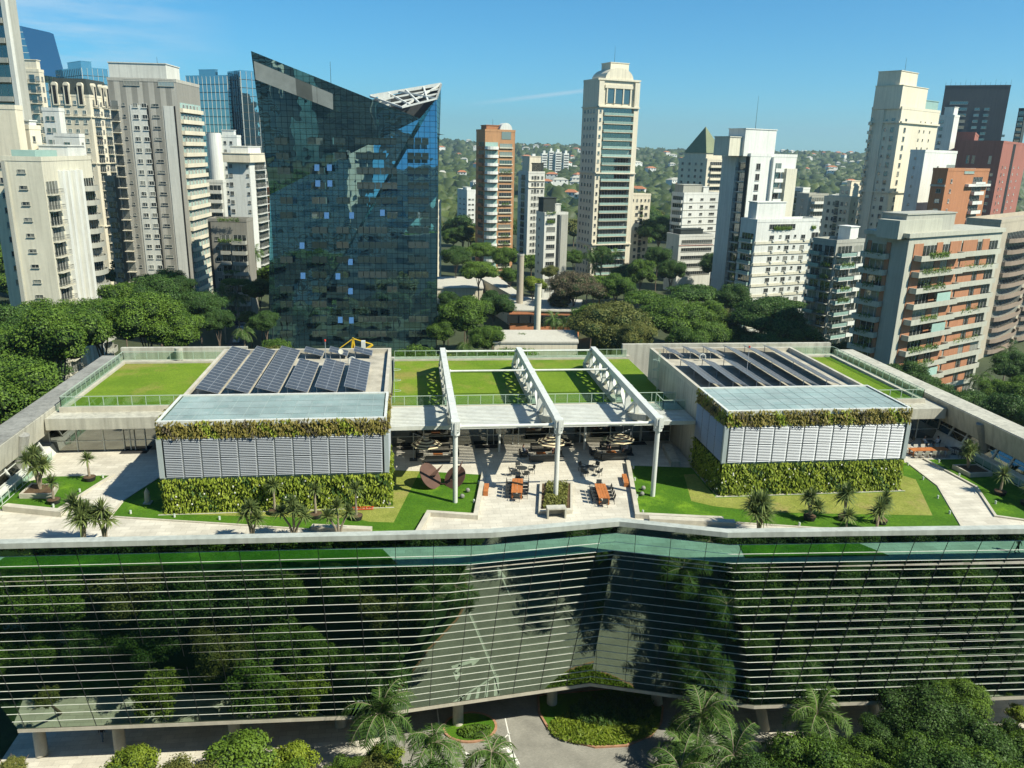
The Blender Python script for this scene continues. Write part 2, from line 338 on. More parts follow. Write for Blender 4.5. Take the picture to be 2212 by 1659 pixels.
# forecourt under and before the glass building
ground_sheet('pavement', [(-36.5, 56.5), (-17, 56.2), (-9, 58.0), (-3, 62), (-3, 100), (-36.5, 100)], .012, 'paving')
ground_sheet('pavement_east', [(31, 56), (70, 54), (90, 100), (31, 100)], .012, 'paving')
ground_sheet('driveway', [(-9, 10), (-9, 56), (-4, 58), (-3, 62), (-3, 100), (31, 100), (31, 56), (40, 30), (22, 10)], .008, 'asphalt')
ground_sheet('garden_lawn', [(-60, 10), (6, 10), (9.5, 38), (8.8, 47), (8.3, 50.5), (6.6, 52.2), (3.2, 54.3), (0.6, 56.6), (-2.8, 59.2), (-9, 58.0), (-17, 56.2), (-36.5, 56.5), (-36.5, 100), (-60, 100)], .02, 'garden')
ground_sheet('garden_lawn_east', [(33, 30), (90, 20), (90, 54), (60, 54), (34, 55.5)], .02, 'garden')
ground_sheet('lawn_verge', [(-33, 56), (-18, 55.4), (-9.5, 57.2), (-5, 55.5), (-12, 53.6), (-30, 54)], .03, 'grass_d')
ground_sheet('garden_path', [(-60, 47), (-33, 50), (-33, 51.4), (-60, 48.4)], .03, 'paving')
# road paint: centre line, two arrows and a hatched nose
def paint(name, polys, label, cat='road marking', group=None):
    b = MB()
    for p in polys:
        a = sum(p[i][0] * p[(i + 1) % len(p)][1] - p[(i + 1) % len(p)][0] * p[i][1] for i in range(len(p)))
        if a < 0: p = p[::-1]
        b.add([(x, y, GZ + .02) for x, y in p], [tuple(range(len(p)))])
    return tag(b.build(name, 'paint'), kind='structure')
def strip(a, b_, w):
    a = Vector(a); b_ = Vector(b_); d = (b_ - a).normalized(); n = Vector((-d.y, d.x)) * w / 2
    return [tuple(a + n), tuple(a - n), tuple(b_ - n), tuple(b_ + n)]
b = MB()
kp = [(9.5, 38), (8.8, 47), (8.3, 50.5), (6.6, 52.2), (3.2, 54.3), (0.6, 56.6), (-2.8, 59.2)]
for p_, q_ in zip(kp, kp[1:]): b.beam((*p_, GZ + .07), (*q_, GZ + .07), .18, .14)
tag(b.build('road_kerb', 'kerb'), 'brick kerb between the garden and the driveway, showing in the mirrored road', 'kerb')
paint('road_line', [strip((8.1, 51.5), (8.95, 58.3), .14), strip((8.25, 51.5), (9.1, 58.3), .05)], 'x')
paint('road_arrow', [strip((12.62, 51.0), (12.3, 48.9), .14), [(12.75, 49.0), (11.85, 49.15), (12.15, 47.4)]], 'x')
paint('road_arrow', [strip((5.0, 56.6), (7.0, 56.5), .28), [(7.0, 56.05), (7.0, 57.0), (8.0, 56.5)], strip((5.9, 56.6), (5.2, 57.3), .3), [(5.0, 57.1), (5.9, 57.4), (5.1, 58.0)]], 'x')
paint('road_hatching', [strip((9.25, 58.4), (8.7, 60.6), .16), strip((9.25, 58.4), (4.2, 59.9), .16), strip((4.2, 59.9), (8.7, 60.6), .16)] + [strip((9.0 - k * .95, 58.6 + k * .27), (8.4 - k * .95, 60.5 - k * .1), .3) for k in range(5)], 'x')
paint('road_line', [strip((8.7, 64.6), (8.9, 58.6), .12), strip((2.0, 70), (2.3, 64), .12), strip((2.3, 64), (3.6, 61.2), .12), strip((3.6, 61.2), (5.6, 59.4), .2), strip((8.9, 62.5), (7.4, 61.0), .12)], 'x')
def ellp(cx, cy, rx, ry, n=40, a0=0, sq=0): return [(cx + rx * math.cos(2 * math.pi * i / n), cy + ry * math.sin(2 * math.pi * i / n) * (1 + sq * math.cos(2 * math.pi * i / n))) for i in range(n)]
def island(label, P_, hgt=.16):
    cx = sum(p[0] for p in P_) / len(P_); cy = sum(p[1] for p in P_) / len(P_); r = empty('planting_island', (cx, cy, GZ), label=label, cat='planting bed'); lo = Vector((-cx, -cy, -GZ))
    ins = [(cx + (x - cx) * (1 - .22 / max(.3, math.hypot(x - cx, y - cy))), cy + (y - cy) * (1 - .22 / max(.3, math.hypot(x - cx, y - cy)))) for x, y in P_]; n = len(P_); b = MB()
    for i in range(n): j = (i + 1) % n; b.hexa([(*P_[i], GZ + .005), (*P_[j], GZ + .005), (*ins[j], GZ + .005), (*ins[i], GZ + .005)], [(*P_[i], GZ + hgt), (*P_[j], GZ + hgt), (*ins[j], GZ + hgt), (*ins[i], GZ + hgt)])
    b.build('kerb', 'kerb', r, lo); b = MB(); b.prism(ins, GZ + .006, GZ + hgt - .03); b.build('soil', 'grass_d', r, lo)
    return r, ins
isl1, _ = island('small planted island with red kerb round the slim column under the building', ellp(5.2, 63.6, 2.6, 2.1))
isl2, _i2 = island('large rounded planting island with red kerb before the third glass fold', [(12.3, 67.5), (12.0, 65), (12.5, 62.8), (14, 60.9), (16.5, 59.7), (19.5, 59.6), (22.2, 60.7), (23.8, 62.4), (24.6, 64.5), (24, 68)])
for nm_, lab, cx, cy, rx, ry, nn, hh, lm_ in (('ground_cover', 'bright low ground cover filling the large round island', 18, 62.4, 5.4, 2.6, 7000, .3, 'leaf_lime'), ('grasses', 'tall grassy plants in the middle of the large round island', 19.2, 64.2, 4.2, 2.0, 4200, 1.2, 'leaf_palm'), ('ground_cover', 'low green plants on the small island round the column', 5.6, 62.8, 1.6, .9, 1400, .4, 'leaf')):
    a_ = RNG.random(nn) * 2 * np.pi; q_ = np.sqrt(RNG.random(nn)); X_ = cx + rx * q_ * np.cos(a_); Y_ = cy + ry * q_ * np.sin(a_); hz_ = hh * (.4 + .6 * np.abs(np.sin(X_ * 1.7) * np.cos(Y_ * 2.1)))
    v, f = leafquads(np.stack([X_, Y_, GZ + .15 + RNG.random(nn) * hz_], 1), np.tile([0, 0, 1.], (nn, 1)), .3 if hh < 1 else .5, .45 if hh < 1 else .2, .8, droop=None if hh < 1 else (0, 0, 1))
    tag(link(nm_, npmesh(nm_, v, f, [lm_])), lab, 'plants', kind='stuff')
# ------------------------------------------------------------------ office building with folded leaning glass front
ZT, ZB = 3.35, -17.0
topP = [(-260, 1176), (1060, 1147), (1337, 1123), (1571, 1147), (2600, 1134)]
T = [atz(p, ZT) for p in topP]
B = [atz(p, ZB) for p in [(38, 1575), (787, 1545), (1275, 1475), (1629, 1524), (2212, 1503)]]
B[4] = B[3] + (B[4] - B[3]) * ((66 - B[3].x) / (B[4].x - B[3].x))
office = empty('office_building', (12, 75, GZ), label='low office building with folded green glass front leaning outward and planted roof terrace', cat='office building')
OL = Vector((-12, -75, -GZ))       # world -> local
def ob(b, name, m, **k): return b.build(name, m, office, OL, **k)
def fp(i, s, z, out=0.0):
    t = (ZT - z) / (ZT - ZB); p = (T[i].lerp(T[i + 1], s)).lerp(B[i].lerp(B[i + 1], s), t); p.z = z
    if out:
        h = (T[i + 1] - T[i]).normalized(); p = p + Vector((h.y, -h.x, 0)) * out
    return p
lz = [ZT - .42 - k * (ZT - .42 - ZB) / 21 for k in range(22)]
for i in range(4):
    for z0, z1_, m, nm in ((lz[0], lz[1], 'glass', 'glass_panel'), (lz[1], lz[3], 'glass_clear', 'glass_screen'), (lz[3], ZB, 'glass', 'glass_panel')):
        b = MB(); ns = 1
        # each bay of panes is very slightly out of plane, like real glazing
        L_ = (T[i + 1] - T[i]).length; n = max(2, round(L_ / 2.85))
        b.add([fp(i, 0, z0), fp(i, 1, z0), fp(i, 1, z1_), fp(i, 0, z1_)], [(0, 3, 2, 1)])
        ob(b, nm, m)
    L_ = (T[i + 1] - T[i]).length; n = max(2, round(L_ / 2.85))
    hv = (T[i + 1] - T[i]).normalized()
    def sat(a, z): l_ = fp(i, 0, z); r_ = fp(i, 1, z); return (a - (l_ - T[i]).dot(hv)) / (r_ - l_).dot(hv)
    for k in range(-4, n + 8):
        a = L_ * (k + .5) / n; zs = [lz[0] + (ZB - lz[0]) * q / 60 for q in range(61)]; zs = [z for z in zs if .003 < sat(a, z) < .997]
        if len(zs) > 2: b = MB(); b.beam(fp(i, sat(a, zs[0]), zs[0], .015), fp(i, sat(a, zs[-1]), zs[-1], .015), .04, .035); ob(b, 'mullion', 'darkmetal')
    for k in range(1, 22):
        b = MB(); o0 = .028; a0, a1 = fp(i, 0, lz[k]), fp(i, 1, lz[k]); c0, c1 = fp(i, 0, lz[k], o0), fp(i, 1, lz[k], o0)
        # trim the ends so neighbours meet on the fold
        if i > 0: c0 = fp(i, 0, lz[k]) + (fp(i, 0, lz[k], o0) - a0 + fp(i - 1, 1, lz[k], o0) - a0) * .5
        if i < 3: c1 = fp(i, 1, lz[k]) + (fp(i, 1, lz[k], o0) - a1 + fp(i + 1, 0, lz[k], o0) - a1) * .5
        h = Vector((0, 0, .026)); b.hexa([c0 - h, c1 - h, a1 - h, a0 - h], [c0, c1, a1, a0]); ob(b, 'louver', 'louver_white')
    b = MB(); q = [fp(i, 0, ZT, .3), fp(i, 1, ZT, .3), fp(i, 1, ZT, -.4), fp(i, 0, ZT, -.4)]
    if i > 0: q[0] = (q[0] + fp(i - 1, 1, ZT, .3)) / 2; q[3] = (q[3] + fp(i - 1, 1, ZT, -.4)) / 2
    if i < 3: q[1] = (q[1] + fp(i + 1, 0, ZT, .3)) / 2; q[2] = (q[2] + fp(i + 1, 0, ZT, -.4)) / 2
    h = Vector((0, 0, .42)); b.hexa([p - h for p in q], q); ob(b, 'coping', 'coping' if 'coping' in M else 'white')
zf = 0.0
front = [fp(i, 0, -.02, -.12) for i in range(4)] + [fp(3, 1, -.02, -.12)]
poly = [(p.x, p.y) for p in front] + [(61.5, 60), (61.5, 82.5), (-37.5, 82.5), (-37.5, 60)]
poly[0] = (-37.4, poly[0][1]); poly[4] = (61.5, poly[4][1])
b = MB(); b.prism(poly, -.45, 0); ob(b, 'terrace_floor', 'paving')
# core behind the glass
fl = [fp(i, 0, -.5, -.35) for i in range(4)] + [fp(3, 1, -.5, -.35)]; fb = [fp(i, 0, ZB + .05, -.35) for i in range(4)] + [fp(3, 1, ZB + .05, -.35)]
b = MB(); b.hexa([tuple(p) for p in fb] + [(66, 103, ZB + .05), (-33, 103, ZB + .05)], [tuple(p) for p in fl] + [(61.5, 103, -.5), (-37.4, 103, -.5)])
ob(b, 'building_core', 'core_wall' if 'core_wall' in M else 'concrete_dark')
fs = [fp(i, 0, ZB, .05) for i in range(4)] + [fp(3, 1, ZB, .05)]
b = MB(); b.hexa([(p.x, p.y, ZB - .35) for p in fs] + [(66, 103, ZB - .35), (-33, 103, ZB - .35)], [(p.x, p.y, ZB) for p in fs] + [(66, 103, ZB), (-33, 103, ZB)])
ob(b, 'soffit', 'stone')
for (x, y, dx, dy) in [(-33.2, 63.8, 1.2, 1.6), (-26.5, 63.7, 1.0, 1.6), (-16.6, 64.4, .9, 1.4), (-7, 65, .5, 1.2), (4.1, 64.2, 0, .5), (13.6, 66.2, 0, .5), (24.2, 65.2, 1.4, .6), (33.4, 60.6, 1.6, 1.0), (45, 61, 1, 1), (-28, 78, 0, 0), (-12, 78, 0, 0), (8, 80, 0, 0), (26, 80, 0, 0)]:
    b = MB(); b.cyl((x, y, GZ), (x - dx * .6 + (0 if x > 0 else 0), y + dy, ZB - .3), .52, .5, 20); ob(b, 'column', 'stone', smooth=False)
b = MB(); b.box(-24, 58, 92, 95, GZ, ZB - .3); ob(b, 'rear_wall', 'core_wall' if 'core_wall' in M else 'concrete_dark')
# side and rear walls round the terrace and the roof lawns
def wallseg(pts_in, pts_out, name, m='concrete'):
    pass
for side, xi, xt, xo, y0, y1 in (('W', -37.0, -36.2, -38.6, 56.2, 103.5), ('E', 61.0, 59.9, 62.6, 52.0, 103.5)):
    s = 1 if side == 'E' else -1
    b = MB(); b.hexa([(xi + (xt - xi) * .48, y0, 2.35), (xo, y0, 2.35), (xo, y1, 2.35), (xi + (xt - xi) * .48, y1, 2.35)], [(xt, y0, 4.75), (xo, y0, 4.75), (xo, y1, 4.75), (xt, y1, 4.75)]); ob(b, 'parapet_wall', 'concrete')
    b = MB(); b.box(min(xt - .1 * s * -1, xo + .15 * s), max(xt - .1 * s * -1, xo + .15 * s), y0 - .1, y1 + .1, 4.752, 4.84); ob(b, 'wall_cap', 'concrete_dark' if side == 'W' else 'concrete')
    yy = y0 + .5; k = 0
    while yy < 80:
        # leaning ribbon windows between frames, low sill wall below
        b = MB(); b.hexa([(xi - .35 * s, yy, .95), (xi - .28 * s, yy, .95), (xi - .28 * s, yy + 2.2, .95), (xi - .35 * s, yy + 2.2, .95)], [(xi + .35 * s, yy, 2.35), (xi + .42 * s, yy, 2.35), (xi + .42 * s, yy + 2.2, 2.35), (xi + .35 * s, yy + 2.2, 2.35)]); w_ = ob(b, 'window', 'glass_dark')
        b = MB()
        for y_ in (yy - .08, yy + 2.2): b.beam((xi - .4 * s, y_, .95), (xi + .3 * s, y_, 2.35), .12, .12)
        b.beam((xi - .42 * s, yy, .98), (xi - .42 * s, yy + 2.2, .98), .1, .12); b.beam((xi - .06 * s, yy, 1.7), (xi - .06 * s, yy + 2.2, 1.7), .07, .07)
        ob(b, 'window_frame', 'white'); yy += 2.36; k += 1
    b = MB(); b.hexa([(xi - .7 * s, y0, 0), (xo, y0, 0), (xo, 82.4, 0), (xi - .7 * s, 82.4, 0)], [(xi - .35 * s, y0, .94), (xo, y0, .94), (xo, 82.4, .94), (xi - .35 * s, 82.4, .94)]); ob(b, 'sill_wall', 'white')
    b = MB(); b.box(min(xi + .9 * s, xo), max(xi + .9 * s, xo), y0, 82, .94, 2.35); ob(b, 'inner_wall', 'core_wall' if 'core_wall' in M else 'concrete_dark')
    b = MB(); b.hexa([(xi, 82.4, 0), (xo, 82.4, 0), (xo, y1, 0), (xi, y1, 0)], [(xi + .4 * -s * 0, 82.4, 2.35), (xo, 82.4, 2.35), (xo, y1, 2.35), (xi, y1, 2.35)]); ob(b, 'side_wall', 'concrete')
    b = MB(); b.hexa([(B[0].x if s < 0 else 66, 63 if s < 0 else 60, ZB), (B[0].x + .3 if s < 0 else 65.7, 63 if s < 0 else 60, ZB), (B[0].x + .3 if s < 0 else 65.7, 103, ZB), (B[0].x if s < 0 else 66, 103, ZB)], [(xo, y0, .94), (xo - .3 * s, y0, .94), (xo - .3 * s, 103, .94), (xo, 103, .94)]); ob(b, 'side_wall', 'concrete_dark')
for (x, y) in ((-37.0, 75.6),): b = MB(); b.cyl((x - .3, y, 0), (x + .9, y - .2, 4.4), .55, .55, 16); ob(b, 'column', 'concrete_dark')
for (x, y) in ((61.2, 72.8),): b = MB(); b.cyl((x + .3, y, 0), (x - 1.1, y + .2, 4.4), .55, .55, 16); ob(b, 'column', 'concrete_dark')
b = MB(); b.box(-36.6, -21, 104, 104.6, 0, 5.7); ob(b, 'rear_parapet', 'concrete')
b = MB(); b.box(atz(z2(1690, 113), 5.7).x, 59.6, 104, 104.6, 0, 5.7); ob(b, 'rear_parapet', 'concrete')
b = MB(); b.cyl((-29.3, 103.2, 4.3), (-29.3, 103.2, 5.9), .5, .5, 16); ob(b, 'vent_pipe', 'concrete')
b = MB(); b.box(-21, 30, 103.4, 104, -17, 4.25); ob(b, 'rear_wall', 'concrete')

# roof slabs with lawns on top
RZ = 4.25
def roof(x0, x1, y0, y1, fz=3.05):
    b = MB(); b.box(x0, x1, y0, y1, fz, RZ); ob(b, 'roof_slab', 'concrete')
roof(-36.25, -21, 80.3, 103.9); roof(47.3, 59.85, 78.4, 103.9)
b = MB(); b.box(-2.1, 28.9, 79.9, 103.3, 3.5, RZ); b.box(-2.1, 28.9, 79.6, 79.89, 3.5, 4.94); ob(b, 'roof_slab', 'concrete')
b = MB(); b.box(-35.6, -21.3, 82.3, 82.7, RZ, 4.8); ob(b, 'roof_kerb', 'stone')
b = MB(); b.box(-2.1, 28.9, 79.9, 80.45, RZ, 5.0); ob(b, 'roof_kerb', 'stone')
b = MB(); b.box(-2.1, 28.9, 101.2, 101.5, RZ, 4.6); ob(b, 'roof_kerb', 'stone')
b = MB(); b.box(-35.6, -35.3, 82.71, 101.5, RZ, 4.6); b.box(-35.29, -21.3, 101.2, 101.5, RZ, 4.6); ob(b, 'roof_kerb', 'stone')
b = MB(); b.box(47.4, 58.6, 80.5, 80.9, RZ, 4.75); b.box(58.2, 58.6, 80.91, 101.5, RZ, 4.6); b.box(47.4, 58.19, 101.2, 101.5, RZ, 4.6); ob(b, 'roof_kerb', 'stone')
for k, (x0, x1, y0, y1) in enumerate(((-35.2, -20.9, 82.8, 101.1), (-2.0, 29.2, 80.5, 101.1), (46.6, 58.1, 81, 101.1))):
    n = 24; b = MB(); b.box(x0, x1, y0, y1, RZ + .004, RZ + .14)
    o = b.build('roof_lawn', 'grass_roof' if 'grass_roof' in M else 'grass'); tag(o, kind='stuff', label=['lawn on the roof at the left beside the solar panels', 'worn lawn on the roof under the white trusses', 'narrow lawn on the roof at the right edge of the building'][k], cat='grass')
# sunshade slats in front of the roof slab
b = MB()
b.box(-2.1, 28.7, 73.6, 73.85, 4.68, 5.1)
for k in range(13): b.box(-2.1, 28.7, 74.05 + k * .44, 74.25 + k * .44, 4.95, 5.1)
for x in (-1.9, 8.5, 17.8, 28.5): b.box(x - .08, x + .08, 73.86, 79.5, 4.7, 4.94)
tag(b.build('sunshade', 'white'), label='white slatted sunshade over the lounge area of the terrace', cat='sunshade')
# glazed walls behind the terrace
def glazed(x0, x1, y, n, doors=(), h=3.5, trans=(1.1, 2.4), name='window_wall'):
    b = MB(); b.box(x0, x1, y, y + .06, 0, h); g = ob(b, name, 'glass_dark')
    for k in range(n + 1):
        x = x0 + (x1 - x0) * k / n; b = MB(); b.box(x - .05, x + .05, y - .08, y - .003, 0, h); ob(b, 'mullion', 'white')
    b = MB()
    for tz in trans: b.box(x0, x1, y - .06, y - .004, tz, tz + .07)
    ob(b, 'transom', 'white')
    for dx in doors:
        b = MB(); b.box(dx - 1.1, dx - 1.02, y - .12, y - .081, 0, 2.4); b.box(dx + 1.02, dx + 1.1, y - .12, y - .081, 0, 2.4); b.box(dx - 1.01, dx + 1.01, y - .12, y - .081, 2.3, 2.4); b.box(dx - .04, dx + .04, y - .12, y - .081, 0, 2.3); ob(b, 'door', 'white')
glazed(-2.1, 28.9, 81.5, 9, (10, 24.5)); glazed(-36.9, -21.2, 82.3, 6, (-28.6,), 3.0); glazed(47.2, 60.8, 80.4, 5, (), 3.0)
for (x, y) in ((-28.6, 81.7), (8.2, 80.9), (24.6, 80.8), (.2, 80.9), (16.2, 80.9)):
    b = MB(); b.box(x - 1.35, x + 1.35, y - .5, y + .5, .004, .02); tag(b.build('door_mat', 'mat'), {-28.6: 'charcoal mat before the glass doors at the left end of the terrace', 8.2: 'charcoal mat before the glass doors behind the lounge, second from the left', 24.6: 'charcoal mat before the glass doors near the right pavilion', .2: 'charcoal mat beside the leftmost parasol', 16.2: 'charcoal mat behind the middle parasol'}[x], 'mat')
for x in (9.3, 18.6): b = MB(); b.cyl((x, 79.2, 0), (x, 79.2, 4.94), .13, .13, 10); ob(b, 'post', 'white')

# ------------------------------------------------------------------ railings (one thing per run)
def railing(pts, z, label, h=1.1, gap=1.35, m='rail_glass', fm='greenmetal'):
    x0, y0 = pts[0]; r = empty('glass_railing', (x0, y0, z), label=label, cat='railing'); lo = Vector((-x0, -y0, -z))
    fb = MB(); gb = MB()
    for (ax, ay), (bx, by) in zip(pts, pts[1:]):
        a = Vector((ax, ay, 0)); c = Vector((bx, by, 0)); Ln = (c - a).length; n = max(1, round(Ln / gap)); d = (c - a) / n
        gb.beam(a + Vector((0, 0, z + .08 + (h - .2) / 2)), c + Vector((0, 0, z + .08 + (h - .2) / 2)), .02, h - .22)
        fb.beam(a + Vector((0, 0, z + h)), c + Vector((0, 0, z + h)), .07, .06); fb.beam(a + Vector((0, 0, z + .06)), c + Vector((0, 0, z + .06)), .05, .05)
        for k in range(n + 1):
            p = a + d * k
            if k < 100: q = MB(); q.beam(p + Vector((0, 0, z)), p + Vector((0, 0, z + h - .035)), .06, .06); q.build('post', fm, r, lo)
    gb.build('glass_panel', m, r, lo); fb.build('rail', fm, r, lo); return r
railing([(-21.6, 82.5), (-35.45, 82.5), (-35.45, 101.35), (-21.5, 101.35)], 4.78, 'glass railing round the roof lawn on the left')
railing([(-2, 80.2), (28.7, 80.2)], 5.0, 'glass railing along the front edge of the middle roof lawn')
railing([(-2, 101.35), (28.9, 101.35)], 4.6, 'glass railing along the rear edge of the middle roof lawn')
railing([(47.3, 80.7), (58.4, 80.7), (58.4, 101.35), (46.6, 101.35)], 4.73, 'glass railing round the roof lawn on the right')
railing([(26.3, 79.5), (26.3, 77.0), (28.7, 77.0)], 5.11, 'short glass railing by the white door of the right pavilion')
railing([(-35.7, 60), (-35.9, 80)], 0, 'white railing beside the sloping windows of the left wall', .95, 1.3, 'rail_glass', 'white')
railing([(59.9, 56), (59.9, 74)], 0, 'white railing beside the sloping windows of the right wall', .95, 1.3, 'rail_glass', 'white')

# ------------------------------------------------------------------ trusses
def truss(x, label):
    r = empty('roof_truss', (x, 66.8, 0), label=label, cat='truss', group='white steel trusses over the terrace')
    lo = Vector((-x, -66.8, 0))
    b = MB(); b.box(x - .31, x + .31, 66.3, 94.0, 7.2, 7.9)
    for y in (66.9, 71.7, 76.8, 82.0, 87.2, 92.6): b.box(x - .33, x + .33, y, y + .5, 7.905, 7.92)
    b.build('top_chord', 'white', r, lo)
    b = MB(); b.hexa([(x - .36, 77, 4.3), (x + .36, 77, 4.3), (x + .36, 97.6, 4.3), (x - .36, 97.6, 4.3)], [(x - .36, 77, 5.0), (x + .36, 77, 5.0), (x + .36, 97.6, 5.0), (x - .36, 97.6, 5.0)])
    b.hexa([(x - .34, 69.5, 6.55), (x + .34, 69.5, 6.55), (x + .34, 76.99, 4.3), (x - .34, 76.99, 4.3)], [(x - .34, 69.5, 7.115), (x + .34, 69.5, 7.115), (x + .34, 76.99, 5.0), (x - .34, 76.99, 5.0)])
    b.build('bottom_chord', 'concrete', r, lo)
    b = MB(); b.beam((x, 93.6, 7.5), (x, 97.2, 4.9), .62, .7); b.build('raking_chord', 'white', r, lo)
    nodes = [77.2, 80.6, 84.0, 87.4, 90.8, 94.2]
    for k, y in enumerate(nodes):
        b = MB(); b.box(x - .28, x + .28, y - .17, y + .17, 5.0, 7.12); b.box(x - .34, x + .34, y - .26, y + .26, 5.004, 5.3); b.build('vertical', 'white', r, lo)
        if k < 5:
            b = MB(); b.beam((x - .02, y + .25, 5.2), (x - .02, y + 3.15, 7.0), .42, .18); b.build('diagonal', 'white', r, lo)
            if k: b = MB(); b.beam((x + .03, y + .25, 7.0), (x + .03, y + 3.15, 5.2), .40, .18); b.build('diagonal', 'white', r, lo)
        if k in (1, 3): b = MB(); b.box(x - .31, x + .31, y - .25, y + .25, 5.9, 6.5); b.build('gusset_plate', 'greenmetal' if 0 else 'white', r, lo)
    b = MB(); b.beam((x, 74.2, 7.0), (x, 77.1, 5.1), .4, .28); b.build('diagonal', 'white', r, lo)
    b = MB(); b.beam((x, 73.9, 5.8), (x, 73.9, 7.1), .4, .4); b.build('vertical', 'white', r, lo)
    b = MB(); b.cyl((x, 66.8, 0), (x, 66.8, 6.6), .22, .22, 24); b.build('column', 'white', r, lo, smooth=False)
    b = MB(); b.box(x - .38, x + .38, 66.35, 67.2, 7.0, 7.96); b.cyl((x, 66.8, 6.6), (x, 66.8, 7.0), .4, .4, 16); b.box(x - .1, x + .1, 66.2, 66.34, 6.75, 7.9); b.build('column_head', 'white', r, lo)
TX = (3.9, 13.2, 22.5)
for x, l in zip(TX, ('leftmost white truss, its column standing in the lawn beside the brown disc sculpture', 'middle white truss, its column standing in the planter bed', 'rightmost white truss, its column standing in the lawn before the right pavilion')): truss(x, l)
for k in range(2):
    a, c = TX[k] + .5, TX[k + 1] - .5
    for y, z, rr, nm in ((67.1, 7.25, .15, 'front'), (84.6, 7.55, .11, 'middle'), (93.5, 7.55, .11, 'rear')):
        b = MB(); b.cyl((a - .02, y, z), (c + .02, y, z), rr, rr, 16); b.cyl((a - .1, y, z), (a + .02, y, z), rr + .08, rr + .08, 16); b.cyl((c - .02, y, z), (c + .1, y, z), rr + .08, rr + .08, 16)
        tag(b.build('tie_bar', 'white'), '%s round white tie bar between the %s trusses' % (nm, ('left and middle', 'middle and right')[k]), 'beam', 'tie bars between the trusses')
b = MB(); b.beam((22.96, 67.1, 7.2), (28.8, 72.5, 7.0) if 0 else (28.7, 67.1, 7.2), .3, .3)

